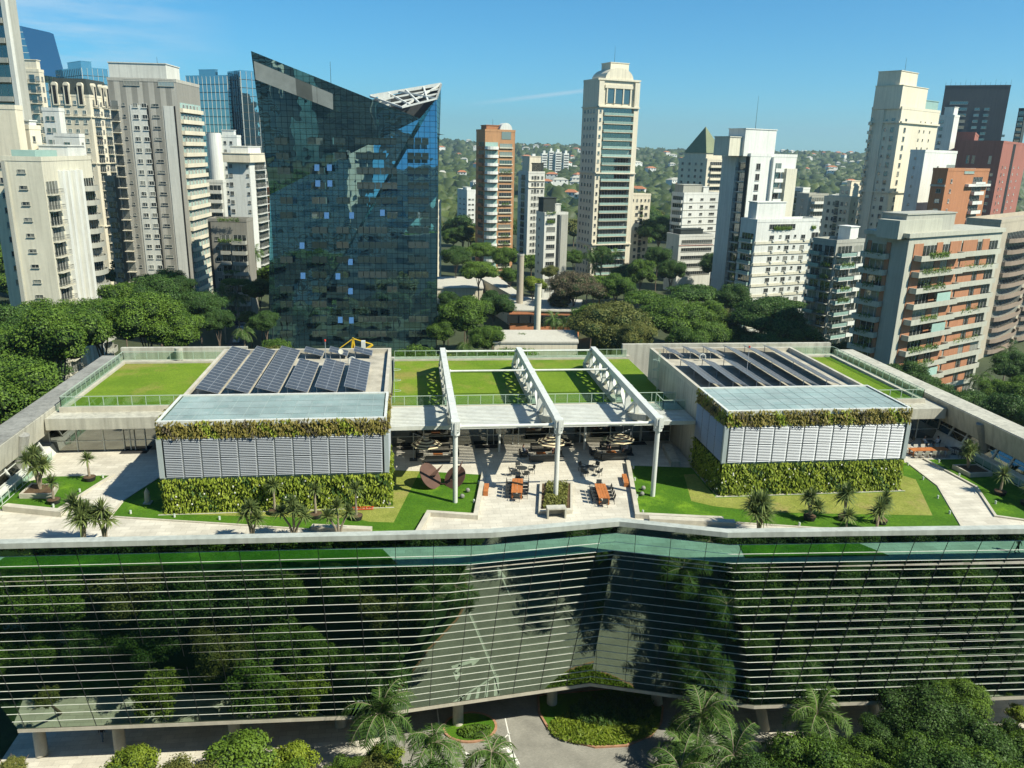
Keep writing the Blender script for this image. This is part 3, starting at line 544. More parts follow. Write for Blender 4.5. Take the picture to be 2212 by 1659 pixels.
# ------------------------------------------------------------------ pavilions with green walls
def fringe(x0, x1, y0, y1, z0, z1, nrm, dens, size=.32, depth=.22):
    """leaf quads over a vertical rectangle; nrm is the outward direction"""
    Ln = math.hypot(x1 - x0, y1 - y0); n = int(Ln * (z1 - z0) * dens); s = RNG.random(n)
    z = z0 + RNG.random(n) * (z1 - z0); bul = .5 + .5 * np.sin(s * Ln * 2.1 + np.sin(z * 2) * 1.5) * np.cos(z * 3 + s * Ln * .9)
    d = RNG.random(n) * depth * (.4 + bul)
    P = np.stack([x0 + s * (x1 - x0) + nrm[0] * d, y0 + s * (y1 - y0) + nrm[1] * d, z - .06], 1)
    Nn = np.tile(np.array([nrm[0], nrm[1], .5]), (n, 1))
    return leafquads(P, Nn, size, .38, .5, droop=(nrm[0] * .35, nrm[1] * .35, -1))
def pavilion(x0, x1, yb, name_l, flip):
    yf = 66.5; r = empty('rooftop_pavilion', ((x0 + x1) / 2, yf, 0), label=name_l, cat='pavilion', group='planted pavilions on the terrace'); lo = Vector((-(x0 + x1) / 2, -yf, 0))
    bd = lambda b, n, m: b.build(n, m, r, lo)
    b = MB(); b.box(x0 + .35, x1 - .35, yf + .3, 74.2, 0, 8.0); b.box(x0 + .1, x1 - .1, 74.2, yb, 0, 7.75); bd(b, 'body', 'concrete')
    b = MB(); b.box(x0 + .1, x0 + .45, 74.25, yb, 7.75, 8.3); b.box(x1 - .45, x1 - .1, 74.25, yb, 7.75, 8.3); b.box(x0 + .451, x1 - .451, yb - .35, yb, 7.75, 8.3); bd(b, 'parapet', 'stone')
    b = MB(); b.box(x0 + .46, x1 - .46, 74.21, yb - .36, 7.754, 7.79); bd(b, 'roof_deck', 'roofdeck')
    b = MB(); b.box(x0 + .25, x1 - .25, yf + .3, 74.0, 8.3, 8.34); bd(b, 'skylight', 'skylight')
    b = MB(); b.box(x0, x1, yf, yf + .28, 8.0, 8.45); b.box(x0, x1, 73.95, 74.2, 8.0, 8.45); b.box(x0, x0 + .24, yf + .281, 73.94, 8.0, 8.45); b.box(x1 - .24, x1, yf + .281, 73.94, 8.0, 8.45); bd(b, 'skylight_frame', 'white')
    b = MB()
    for k in range(1, 14): xx = x0 + (x1 - x0) * k / 14; b.box(xx - .02, xx + .02, yf + .29, 73.94, 8.342, 8.36)
    for k in range(1, 4): yy = yf + (74 - yf) * k / 4; b.box(x0 + .25, x1 - .25, yy - .02, yy + .02, 8.361, 8.37)
    bd(b, 'glazing_bar', 'skybar')
    # louvre screens
    n = 12; wpan = (x1 - x0 - .8) / n
    b = MB(); b.box(x0 - .12, x1 + .12, yf + .02, yf + .2, 3.2, 3.34); b.box(x0 - .12, x1 + .12, yf + .02, yf + .2, 6.9, 7.02); b.box(x0 - .12, x0 + .28, yf - .12, yf + .2, 3.345, 6.895); b.box(x1 - .28, x1 + .12, yf - .12, yf + .2, 3.345, 6.895); bd(b, 'screen_frame', 'alu_grey')
    pm = MB(); pm.box(-wpan / 2 + .02, -wpan / 2 + .06, -.02, .05, 0, 1.74); pm.box(wpan / 2 - .06, wpan / 2 - .02, -.02, .05, 0, 1.74)
    for k in range(11):
        z = .05 + k * .157; pm.hexa([(-wpan / 2 + .06, -.10, z), (wpan / 2 - .06, -.10, z), (wpan / 2 - .06, .0, z + .07), (-wpan / 2 + .06, .0, z + .07)], [(-wpan / 2 + .06, -.085, z + .02), (wpan / 2 - .06, -.085, z + .02), (wpan / 2 - .06, .012, z + .09), (-wpan / 2 + .06, .012, z + .09)])
    pme = pm.mesh('louver_panel', ['alu'])
    for row in (0, 1):
        for k in range(n): link('louver_panel', pme, r, Vector((x0 + .4 + wpan * (k + .5), yf, 3.36 + row * 1.77)) + lo)
    xs = x0 if flip else x1; sg = -1 if flip else 1
    ns = 4; ws = (74 - yf - .3) / ns; sm = MB(); 
    for row in (0, 1):
        for k in range(ns):
            o = link('louver_panel', pme, r, Vector((xs + sg * .02, yf + .3 + ws * (k + .5), 3.36 + row * 1.77)) + lo, -sg * math.pi / 2 * (1 if not flip else 1) + 0); o.scale = (ws / wpan, 1, 1); o.rotation_euler = (0, 0, (math.pi / 2) * (1 if sg > 0 else -1))
    b = MB(); b.box(x0 + .04, x1 - .04, yf + .201, yf + .29, 3.34, 6.9); b.box(x0 + .04, x0 + .34, yf + .3, 74.1, 3.3, 6.95); b.box(x1 - .34, x1 - .04, yf + .3, 74.1, 3.3, 6.95); bd(b, 'screen_backing', 'darkmetal')
    # planted bands
    for z0, z1_, mm, dn in ((0.0, 3.25, 'leaf_wall', 62), (6.98, 8.42, 'leaf_wall_dry', 75)):
        V = []; Fq = []; o = 0
        runs = [(x0, x1, yf, yf, (0, -1)), (x0, x0, yf, 74.1, (-1, 0)), (x1, x1, yf, 74.1, (1, 0))]
        for (a, c, e, g, nn) in runs:
            v, f = fringe(a, c, e, g, z0 + .02, z1_ + (.05 if z0 > 1 else 0), nn, dn, .34, .34 if z0 < 1 else .22); V.append(v); Fq.append(f + o); o += len(v)
        VV = np.concatenate(V); FF = np.concatenate(Fq); ce = VV[FF[:, 0]]; q_ = np.sin(ce[:, 0] * 1.1 + 2 * np.sin(ce[:, 2] * 1.3 + ce[:, 1])) + np.sin(ce[:, 0] * 2.7 + ce[:, 2] * 2.1 + ce[:, 1] * 1.7) * .8 + RNG.normal(0, .45, len(ce))
        mi_ = np.where(q_ > 1.15, 1, np.where(q_ < -1.35, 2, 0)); me = npmesh('green_wall', VV + np.array(lo), FF, [mm, 'leaf_lime' if z0 < 1 else 'leaf_wall', 'leaf_dark' if z0 < 1 else 'leaf_brown'], mi_); link('green_wall', me, r)
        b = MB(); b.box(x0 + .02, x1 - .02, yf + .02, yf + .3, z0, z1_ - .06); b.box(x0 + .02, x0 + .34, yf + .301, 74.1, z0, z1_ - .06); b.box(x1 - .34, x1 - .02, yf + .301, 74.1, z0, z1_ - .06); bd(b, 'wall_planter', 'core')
    # white blossoms dotted over the lower band
    q = MB()
    for k in range(26):
        x = random.uniform(x0, x1); z = random.uniform(.3, 2.9); q.box(x - .05, x + .05, yf - .3, yf - .26, z, z + .12)
    for k in range(8):
        y = random.uniform(yf, 74); z = random.uniform(.3, 2.9); q.box(xs + sg * .25, xs + sg * .29, y - .05, y + .05, z, z + .1)
    o = bd(q, 'blossoms', 'flower'); o['kind'] = 'stuff'
    b = MB(); b.box(x0 - .5, x1 + .5, yf - .45, yf - .3, .01, .06); bd(b, 'gravel_edge', 'concrete')
    return r
M['roofdeck'] = mat('flat roof screed', (.42, .39, .31), .9, .35, .8, bump=.2)
M['alu_grey'] = mat('grey aluminium frame', (.33, .38, .38), .45, .06)
M['skylight'] = mat('frosted skylight glass', (.25, .34, .32), .5, .3, .3, tiles=(1.3, .9, (.31, .39, .37), (.30, .33, .31), .012), spec=.3)
M['skybar'] = mat('glazing bar', (.30, .37, .35), .5, .1)
pavilion(-21.3, -2.1, 92.4, 'planted pavilion on the left with green walls, louvre screens and solar panels', False)
pavilion(28.9, 47.2, 91.5, 'planted pavilion on the right with green walls, louvre screens and solar panels', True)

# solar panel rows
def solar(x0, y0, y1, label, wd=2.05, par=4):
    r = empty('solar_panel_row', (x0, y0, 7.79), label=label, cat='solar panels', group='rows of solar panels on the pavilion roofs')
    zh, zl = .95, .38; n = max(1, round((y1 - y0) / 1.0))
    for k in range(n):
        a = (y1 - y0) * k / n; c = (y1 - y0) * (k + 1) / n - .03
        b = MB(); b.hexa([(0, a, zh), (wd, a, zl), (wd, c, zl), (0, c, zh)], [(0.01, a, zh + .04), (wd + .01, a, zl + .04), (wd + .01, c, zl + .04), (.01, c, zh + .04)])
        for j in range(1, 2): xm = wd * j / 2; zm = zh + (zl - zh) * j / 2; b.beam((xm + .01, a, zm + .045), (xm + .01, c, zm + .045), .03, .012, 1)
        for yy in (a + .012, c - .012): b.beam((.01, yy, zh + .045), (wd + .01, yy, zl + .045), .024, .012, 1)
        for xx, zz in ((.02, zh), (wd - .01, zl)): b.beam((xx, a, zz + .045), (xx, c, zz + .045), .03, .012, 1)
        b.build('panel', ['solar', 'alu'], r)
    for yy in (.3, (y1 - y0) / 2, y1 - y0 - .3):
        b = MB(); b.beam((.15, yy, 0), (.15, yy, zh - .04), .06, .06); b.build('leg', 'alu', r)
        b = MB(); b.beam((wd - .15, yy, 0), (wd - .15, yy, zl), .06, .06); b.build('leg', 'alu', r)
    return r
M['solar'] = mat('solar cells', (.045, .052, .062), .3, .1, spec=.4, tiles=(.17, .17, (.055, .062, .072), (.12, .125, .13), .008))
ordn = ['first', 'second', 'third', 'fourth', 'fifth', 'sixth']
for k in range(6):
    solar(-20.2 + 2.76 * k, 75.2, 92.0 if k < 3 else 86.2, '%s row of solar panels from the left on the left pavilion roof' % ordn[k])
    solar(30.3 + 2.56 * k, 75.0, 90.8 if k > 2 else 84.6, '%s row of solar panels from the left on the right pavilion roof' % ordn[k], 1.8)
for k in range(3):
    solar(-11.9 + 2.76 * k, 89.2, 91.6, 'short rear solar panel group, %s of three on the left pavilion roof' % ordn[k])
    solar(30.2 + 2.5 * k, 87.6, 90.6, 'short rear solar panel group, %s of three on the right pavilion roof' % ordn[k], 1.8)

# ------------------------------------------------------------------ terrace planting beds and paths
def bed(name, poly, z, m, label, cat='grass'):
    b = MB(); b.prism(poly, z - .05 if z > .06 else .002, z); o = b.build(name, m); return tag(o, label, cat, kind='stuff')
bed('lawn', [(-25.6, 69.4), (-25.6, 66.3), (-14.6, 63.9), (-5.3, 61.8), (.55, 60.7), (1.6, 64.2), (5.35, 63.3), (5.8, 66), (7.0, 73.0), (2.2, 74.1), (-1.7, 74.8), (-1.9, 66.6), (-21.4, 66.6), (-21.4, 76.2), (-24.2, 74.7)], .05, 'grass_d', 'deep green lawn around the left pavilion and the disc sculpture')
bed('pale_lawn', [(-22, 66.4), (-12, 65.0), (-5, 64.2), (-3.7, 63.4), (-1.6, 63.1), (.8, 74.3), (-1.8, 74.7), (-1.75, 66.5)], .056, 'grass_l', 'yellowish lawn strip beside the left pavilion')
bed('lawn', [(22.2, 74.4), (20.0, 62.6), (27.2, 61.3), (35.2, 59.3), (47.8, 58.0), (51.5, 66.9), (52.2, 73.1), (47.5, 75), (47.5, 66.2), (28.6, 66.2), (28.6, 73.4)], .05, 'grass_d', 'deep green lawn around the right pavilion and the third truss column')
bed('pale_lawn', [(27.2, 71.6), (25.8, 65.4), (27.4, 64.2), (32, 62.5), (46.9, 60.7), (50.5, 68.7), (49.9, 69.6), (47.6, 72.5), (47.5, 65.9), (28.4, 65.9), (28.4, 71.7)], .056, 'grass_l', 'yellowish lawn strip before and beside the right pavilion')
bed('lawn', [(-36.2, 68.6), (-36.3, 74.2), (-34.3, 75.5), (-28.9, 75.4), (-28.8, 74.5), (-30.5, 68.4), (-31, 67.4)], .05, 'grass_d', 'lawn with two potted palms at the left end of the terrace')
bed('lawn', [(55.0, 73.8), (60.2, 73.6), (60.2, 56), (55.2, 59.1), (52.8, 60.3), (55.6, 66.6)], .05, 'grass_d', 'lawn with potted palms beside the right wall of the terrace')
bed('lawn', [(-32, 56.4), (-1.2, 55.9), (-2.4, 58.4), (-31, 60.2)], .05, 'grass_d', 'lawn strip behind the leaning glass at the left')
bed('lawn', [(26.5, 54.6), (38.5, 54.0), (37, 56.4), (27, 57.3)], .05, 'grass_d', 'lawn strip behind the leaning glass at the right')
for k, (a, c) in enumerate((((.2, 72.8), (2.3, 70.6)),)): pass
def seatwall(name, pts, w_, h, label, m='stone', cat='low wall'):
    b = MB()
    for i, (a, c) in enumerate(zip(pts, pts[1:])):
        a = Vector((*a, h / 2 + .003)); c = Vector((*c, h / 2 + .003)); d = (c - a).normalized(); e = w_ / 2 if 0 < i else 0
        b.beam(a - d * e + Vector((0, 0, -.002 * i)), c + d * (w_ / 2 - .02 if i < len(pts) - 2 else 0) + Vector((0, 0, -.002 * i)), w_, h)
    return tag(b.build(name, m), label, cat)
seatwall('low_wall', [(.3, 60.2), (1.45, 64.35), (5.5, 63.4), (5.95, 66.1), (7.15, 73.2)], .42, .42, 'pale stone low wall stepping round the sculpture lawn')
seatwall('low_wall', [(22.3, 74.9), (19.8, 62.5), (27.2, 61.1)], .42, .42, 'pale stone low wall along the lawn of the third truss column')
seatwall('stone_bench', [(-35.1, 68.3), (-29.7, 66.7)], .62, .5, 'long pale stone bench at the left end of the terrace', cat='bench')
seatwall('stone_bench', [(20.6, 61.6), (27.9, 60.2)], .7, .46, 'long pale stone bench before the lawn of the third column', cat='bench')
seatwall('stone_bench', [(-8.4, 62.4), (-3.4, 61.5)], .6, .4, 'pale stone bench by the coping between fan palms', cat='bench')
seatwall('kerb', [(-25.6, 66.1), (-14.6, 63.7), (-5.3, 61.6), (.2, 60.4)], .16, .1, 'stone kerb along the front of the left lawn', cat='kerb')
seatwall('kerb', [(-28.6, 75.6), (-30.6, 68.0), (-31.2, 67.0)], .3, .12, 'stone kerb of the left end lawn', cat='kerb')
seatwall('kerb', [(-24.0, 74.9), (-25.8, 69.2), (-25.8, 66.2)], .16, .1, 'stone kerb in the shade of the left pavilion', cat='kerb')
seatwall('kerb', [(54.9, 74.0), (55.5, 66.5), (52.7, 60.1), (55.2, 58.9)], .25, .14, 'stone kerb along the right end lawn', cat='kerb')
seatwall('kerb', [(52.4, 73.2), (51.7, 66.9), (47.9, 57.9)], .18, .12, 'stone kerb along the right pavilion lawn beside the path', cat='kerb')
seatwall('kerb', [(27.5, 60.9), (35.2, 59.1), (47.9, 57.7)], .16, .1, 'stone kerb along the front of the right lawn', cat='kerb')
def planter(poly, h, label, m='stone', soil='soil'):
    x0 = min(p[0] for p in poly); y0 = min(p[1] for p in poly); cx = sum(p[0] for p in poly) / len(poly); cy = sum(p[1] for p in poly) / len(poly)
    r = empty('planter_bed', (cx, cy, 0), label=label, cat='planter')
    ins = [((p[0] - cx) * .86 + cx, (p[1] - cy) * .86 + cy) for p in poly]
    b = MB()
    for i in range(len(poly)):
        j = (i + 1) % len(poly); b.hexa([(*poly[i], .003), (*poly[j], .003), (*ins[j], .003), (*ins[i], .003)], [(*poly[i], h), (*poly[j], h), (*ins[j], h), (*ins[i], h)])
    b.build('kerb', m, r, (-cx, -cy, 0)); b = MB(); b.prism(ins[::-1], .004, h - .08); b.build('soil', soil, r, (-cx, -cy, 0)); return r
planter([(-34.9, 70.5), (-32.0, 70.3), (-32.4, 72.6), (-34.9, 73.0)], .5, 'low stone planter at the left end holding a bushy fan palm')
planter([(56.5, 68.8), (59.1, 68.9), (59.0, 71.2), (56.2, 71.2)], .5, 'low stone planter by the right wall holding fan palms')
pb = planter([(11.1, 63.7), (14.2, 63.7), (15.5, 70.2), (12.3, 70.3)], .35, 'stone edged planting bed round the middle truss column')
n = 2600; s = RNG.random(n); t = RNG.random(n); P = np.stack([11.6 + s * 1.1 + t * 1.3 + s * 1.0, 64.2 + t * 5.6, .3 + RNG.random(n) * .35], 1)
v, f = leafquads(P, np.tile([0, 0, 1.], (n, 1)), .24, .5, .8); o = link('ground_cover', npmesh('ground_cover', v, f, ['leaf_olive'])); tag(o, 'low purple green ground cover in the bed of the middle column', 'plants', kind='stuff')

# ------------------------------------------------------------------ fan palms in pots and beds
def blades(c, n, Lb, rng=RNG, w=.055):
    V = []; Fq = []; o = 0
    for k in range(n):
        az = rng.uniform(0, 2 * math.pi); el = math.radians(rng.uniform(-25, 85)); l = Lb * rng.uniform(.75, 1.1)
        d = np.array([math.cos(az) * math.cos(el), math.sin(az) * math.cos(el), math.sin(el)]); sd = np.cross(d, [0, 0, 1.]); sd /= np.linalg.norm(sd) + 1e-6
        dr = rng.uniform(.1, .35) * l * math.cos(el)
        p = [c + d * .06, c + d * l * .55 - np.array([0, 0, dr * .15]), c + d * l - np.array([0, 0, dr])]
        ww = [w * .8, w, .008]
        for q, x in zip(p, ww): V += [q - sd * x, q + sd * x]
        Fq += [[o, o + 1, o + 3, o + 2], [o + 2, o + 3, o + 5, o + 4]]; o += 6
    return np.array(V), np.array(Fq)
def fanpalm(name, loc, heads, label, pot=False, group=None, cat='palm', Lb=.95, n=95):
    r = empty(name, loc, random.uniform(0, 6), label=label, cat=cat, group=group); z0 = 0
    if pot:
        b = MB(); b.cyl((0, 0, 0), (0, 0, .38), .46, .56, 18); b.build('pot', 'blackpot', r); b = MB(); b.cyl((0, 0, .381), (0, 0, .44), .52, .3, 16); b.build('soil', 'soil', r); z0 = .4
    for (hx, hy, hz) in heads:
        b = MB(); b.tube([(0, 0, z0), (hx * .35, hy * .35, z0 + (hz - z0) * .55), (hx, hy, hz)], [.13, .09, .08], 8); b.build('trunk', 'trunkp', r)
        v, f = blades(np.array([hx, hy, hz]), n, Lb); link('crown', npmesh('crown', v, f, ['leaf_fan']), r)
    return r
G = 'fan palms on the terrace'
H1 = [(0, 0, 2.1)]
fanpalm('potted_palm', (-30.3, 74.3, .05), [(0, 0, 2.15)], 'single potted fan palm before the glazed wall at the left end', True, G)
fanpalm('potted_palm', (-31.5, 69.3, .05), [(0, 0, 1.95)], 'yellow tipped potted fan palm beside the left stone planter', True, G)
fanpalm('fan_palm', (-33.6, 71.7, .42), [(-.3, 0, 2.2), (.5, .3, 2.8), (-.6, .5, 3.0), (.7, -.3, 1.9), (0, -.5, 2.4), (.1, .2, 3.4)], 'bushy many headed fan palm in the stone planter at the left', group=G, Lb=1.1, n=110)
fanpalm('fan_palm', (-25.9, 60.9, 0), [(-.4, 0, 3.2), (.3, .3, 3.5), (-.5, -.4, 2.8), (0, -.5, 2.6), (-.9, .1, 2.7)], 'tall dark fan palm cut off by the coping at the left', group=G, Lb=1.4, n=120)
fanpalm('fan_palm', (-24.2, 60.7, 0), [(0, 0, 3.2), (.35, .3, 2.6), (-.2, -.3, 2.3)], 'smaller fan palm standing just right of the tall dark one by the coping', group=G, Lb=1.1)
fanpalm('potted_palm', (-11.9, 65.6, .05), [(0, 0, 2.7)], 'slender potted fan palm before the left green wall, first of the three there', True, G)
fanpalm('potted_palm', (-8.3, 64.6, .05), [(0, 0, 2.6)], 'slender potted fan palm before the left green wall, second of the three there', True, G)
fanpalm('potted_palm', (-4.8, 64.0, .05), [(0, 0, 2.8)], 'slender potted fan palm beside the red ladder', True, G)
fanpalm('fan_palm', (-12.9, 60.6, 0), [(0, 0, 3.0), (-.6, .1, 2.2), (.5, 0, 2.4)], 'fan palm with one dark trunk at the coping, leftmost of three there', group=G)
fanpalm('fan_palm', (-9.6, 60.7, 0), [(0, 0, 3.2), (-.9, 0, 2.2), (1.0, .1, 2.4), (-.3, .4, 2.8)], 'four headed fan palm at the coping in the middle of three', group=G)
fanpalm('fan_palm', (-6.0, 60.3, 0), [(0, 0, 3.0), (-.8, .1, 2.3), (.9, 0, 2.3)], 'three headed fan palm at the coping, rightmost of three there', group=G)
fanpalm('fan_palm', (29.2, 58.2, 0), [(0, 0, 3.0), (-.7, .2, 2.3), (.7, .2, 2.4), (0, -.3, 1.9), (-.3, .6, 2.9), (.5, .5, 2.7)], 'big round bushy fan palm at the coping before the right lawn', group=G, Lb=1.35, n=120)
fanpalm('potted_palm', (35.1, 60.8, .05), [(0, 0, 2.2), (-.7, .1, 1.5), (.4, .2, 1.9)], 'three headed potted fan palm on the right lawn', True, G)
fanpalm('potted_palm', (38.2, 60.5, .05), [(0, 0, 2.6), (.2, .1, 2.2)], 'tallest potted fan palm on the right lawn', True, G, Lb=1.2)
fanpalm('potted_palm', (41.2, 59.6, .05), [(0, 0, 2.4), (.2, 0, 1.9)], 'dark potted fan palm on the right lawn nearest the path', True, G)
fanpalm('fan_palm', (39.8, 58.0, 0), [(0, 0, 2.3), (-.2, .1, 1.9)], 'pale fan palm at the coping close to the dark potted one', group=G, Lb=1.2)
fanpalm('fan_palm', (36.3, 57.0, 0), [(0, 0, 2.2)], 'yellow green fan palm tips just showing above the coping on the right', group=G)
fanpalm('potted_palm', (56.6, 64.6, .05), [(0, 0, 2.1)], 'potted fan palm beside the right path, the larger of two', True, G, Lb=1.2)
fanpalm('potted_palm', (57.4, 62.1, .05), [(0, 0, 1.7)], 'potted fan palm beside the right path, the smaller of two', True, G)
fanpalm('fan_palm', (57.4, 70.4, .42), [(-.4, 0, 1.9), (0, .3, 2.3), (-.3, .4, 1.6), (1.0, -.3, 1.7)], 'cluster of fan palms in the stone planter by the right wall', group=G)

# ------------------------------------------------------------------ furniture
def lamp(p, where):
    r = empty('path_light', (p[0], p[1], .05), label='small pale cylindrical path light ' + where, cat='light', group='path lights in the lawns')
    b = MB(); b.cyl((0, 0, 0), (0, 0, .26), .09, .09, 10); b.build('post', 'white', r); b = MB(); b.cyl((0, 0, .26), (0, 0, .32), .11, .08, 10); b.build('lamp_head', 'greenmetal', r)
for p, wh in [((-24.2, 66.6), 'at the left front corner of the left lawn'), ((-20.3, 65.6), 'second on the left lawn front edge'), ((-16.4, 64.8), 'third on the left lawn front edge'), ((-29.3, 74.8), 'at the tip of the left end lawn'), ((-30.2, 71.6), 'on the kerb side of the left end lawn'), ((-31.2, 68.4), 'between the potted palm and the stone bench'),
              ((6.4, 70.8), 'near the orange bench beside the sculpture lawn'), ((5.6, 66.6), 'at the step of the low wall by the sculpture lawn'), ((22.5, 73.5), 'at the far corner of the third column lawn'), ((21.8, 70.5), 'beside the right orange bench'), ((20.9, 66.5), 'on the low wall side of the third column lawn'), ((20.5, 63.2), 'at the near corner of the third column lawn'),
              ((52.0, 72.4), 'where the right path narrows'), ((51.2, 68.6), 'on the bend of the right pavilion lawn'), ((49.8, 64.2), 'halfway down the right path'), ((48.7, 60.9), 'at the low end of the right path'), ((55.9, 72.9), 'at the far tip of the right end lawn'), ((55.6, 69.2), 'beside the right stone planter'), ((54.6, 62.6), 'between the two right potted palms and the path'), ((33.6, 59.7), 'beside the big bushy fan palm')]: lamp(p, wh)
# sculpture: two leaning discs with fins
sc_ = empty('disc_sculpture', (3, 70.6, .05), label='brown steel sculpture of two leaning discs with pointed fins on the lawn', cat='sculpture')
def disc(c, r_, nrm, fin):
    nrm = Vector(nrm).normalized(); c = Vector(c); b = MB(); b.cyl(c - nrm * .03, c + nrm * .03, r_, r_, 40); o = b.build('disc', 'rust', sc_)
    x = nrm.orthogonal().normalized(); a, d, e = [Vector(q) for q in fin]
    t = (d - a).cross(e - a).normalized() * .02; b = MB(); b.hexa([a - t, d - t, e - t], [a + t, d + t, e + t]); b.build('fin', 'rust', sc_)
disc((-1.25, .1, 1.0), 1.35, (.85, -.55, .75), ((-1.3, 0, 1.1), (.05, .2, 2.2), (-.9, -.1, .9)))
disc((1.1, .0, .85), 1.2, (-.75, -.6, .8), ((.6, -.2, .6), (1.9, .5, 2.4), (1.3, 0, .7)))
b = MB(); b.beam((0, .2, .1), (-.9, .1, .5), .12, .08); b.beam((0, .2, .1), (.9, .1, .5), .12, .08); b.build('foot', 'rust', sc_)
def chair(name='chair', fm='darkmetal', sm='darkmetal'):
    r = empty(name, (0, 0, 0)); b = MB(); b.box(-.26, .26, -.26, .24, .42, .46); b.build('seat', sm, r)
    b = MB(); b.beam((0, .26, .5), (0, .36, .92), .5, .03, up=(0, 1, 0)); b.build('backrest', sm, r)
    for x, y in ((-.25, -.24), (.25, -.24), (-.25, .26), (.25, .26)): b = MB(); b.beam((x, y, 0), (x, y, .42), .035, .035); b.build('leg', fm, r)
    for x in (-.28, .28): b = MB(); b.box(x - .02, x + .02, -.2, .28, .64, .67); b.box(x - .015, x + .015, -.2, -.17, .44, .64); b.build('armrest', fm, r)
    return r
CH = chair(); CW = chair('chair', 'alu', 'cushion_l'); usedc = [0, 0]
def putchair(x, y, rz, label, group, white=False):
    p = CW if white else CH; k = int(white); c = p if not usedc[k] else copy_tree(p); usedc[k] = 1
    c.location = (x, y, .003); c.rotation_euler = (0, 0, rz); tag(c, label, 'chair', group); return c
for t_, (cx, cy), nm in ((0, (10.9, 72.9), 'left'), (1, (17.8, 72.7), 'right')):
    r = empty('round_table', (cx, cy, .003), label='round glass terrace table, the %s one of two' % nm, cat='table', group='round terrace tables')
    b = MB(); b.cyl((0, 0, .70), (0, 0, .73), .55, .55, 24); b.build('table_top', 'darkmetal', r)
    for k in range(4): a = k * math.pi / 2 + .78; b = MB(); b.beam((math.cos(a) * .38, math.sin(a) * .38, 0), (math.cos(a) * .38, math.sin(a) * .38, .7), .035, .035); b.build('leg', 'darkmetal', r)
    for k, wh in enumerate(('on its right', 'behind it', 'on its left', 'in front of it')):
        a = k * math.pi / 2 + (.2 if t_ == 0 else .75); putchair(cx + math.cos(a) * .98, cy + math.sin(a) * .98, a - math.pi / 2, 'dark mesh chair at the %s round terrace table, %s' % (nm, wh), 'dark mesh chairs on the terrace')
def slab_table(cx, cy, L_, W_, ang, label, m='wood'):
    r = empty('long_table', (cx, cy, .003), ang, label=label, cat='table'); b = MB()
    for k in range(4): w0 = -W_ / 2 + W_ * k / 4; b.box(w0 + .01, w0 + W_ / 4 - .01, -L_ / 2, L_ / 2, .70, .75)
    b.build('table_top', m, r)
    for x in (-W_ / 2 + .1, W_ / 2 - .1):
        for y in (-L_ / 2 + .2, L_ / 2 - .2): b = MB(); b.box(x - .05, x + .05, y - .05, y + .05, 0, .7); b.build('leg', m, r)
    b = MB(); b.box(-W_ / 2 + .1, W_ / 2 - .1, -L_ / 2 + .17, -L_ / 2 + .23, .25, .33); b.box(-W_ / 2 + .1, W_ / 2 - .1, L_ / 2 - .23, L_ / 2 - .17, .25, .33); b.build('stretcher', m, r)
    return r
for (cx, cy, ang, nm) in ((9.85, 68.6, -.16, 'left'), (17.6, 66.8, -.10, 'right')):
    slab_table(cx, cy, 3.3, 1.05, ang, 'long orange timber picnic table on the terrace, the %s one' % nm)
    ca, sa = math.cos(ang), math.sin(ang)
    for k in range(4):
        for sd in (-1, 1):
            lx, ly = sd * .72, -1.15 + k * .77
            putchair(cx + lx * ca - ly * sa, cy + lx * sa + ly * ca, ang - sd * math.pi / 2, '%s dark chair on the %s side of the %s timber table' % (('nearest', 'second nearest', 'second farthest', 'farthest')[k], 'left' if sd < 0 else 'right', nm), 'dark chairs at the timber tables')
    for sd in (-1, 1): lx, ly = 0, sd * 1.9; putchair(cx - ly * sa, cy + ly * ca, ang + (0 if sd > 0 else math.pi), 'dark chair at the %s end of the %s timber table' % ('far' if sd > 0 else 'near', nm), 'dark chairs at the timber tables')
slab_table(56.1, 75.1, 4.3, 1.0, math.pi / 2, 'long orange timber table in the cafe corner at the right')
for k in range(5):
    for sd in (-1, 1): putchair(54.4 + k * .85, 75.1 + sd * .72, 0 if sd > 0 else math.pi, 'white chair on the %s side of the cafe table, %s from the left' % ('near' if sd < 0 else 'far', ordn[k]), 'white chairs at the cafe table', True)
for cx, cy, wh in ((57.9, 77.4, 'behind the right end of the long cafe table'), (59.3, 75.2, 'beside the sloping windows at the right'), (55.4, 78.3, 'under the roof slab at the right'), (60.0, 73.9, 'nearest the right lawn')):
    r = empty('cafe_table', (cx, cy, .003), label='small dark cafe table ' + wh, cat='table'); b = MB(); b.box(-.4, .4, -.4, .4, .7, .73); b.build('table_top', 'darkmetal', r); b = MB(); b.cyl((0, 0, 0), (0, 0, .7), .04, .04, 8); b.cyl((0, 0, 0), (0, 0, .03), .25, .25, 12); b.build('pedestal', 'darkmetal', r)
    for sd, q in ((-1, 'left'), (1, 'right')): putchair(cx + sd * .7, cy, -sd * math.pi / 2, 'dark chair left of' if 0 else 'dark chair, %s of the cafe table %s' % (q, wh.replace('sloping ', '').replace('right end of the ', '')), 'dark chairs in the cafe corner')
def bench_box(x, y, L_, ang, label):
    r = empty('timber_bench', (x, y, .003), ang, label=label, cat='bench', group='orange timber benches'); b = MB(); b.box(-.22, .22, -L_ / 2, L_ / 2, .38, .46); b.build('seat', 'wood', r)
    for s_ in (-1, 1): b = MB(); b.box(-.22, .22, s_ * (L_ / 2 - .06) - .06, s_ * (L_ / 2 - .06) + .06, 0, .379); b.build('leg', 'wood', r)
bench_box(6.95, 69.0, 1.9, -.15, 'orange timber bench against the low wall of the sculpture lawn'); bench_box(20.75, 70.2, 2.2, -.15, 'orange timber bench against the low wall at the right of the paving')
r = empty('stone_table', (12.6, 63.2, 0), label='grey stone table with open front before the middle planting bed', cat='table')
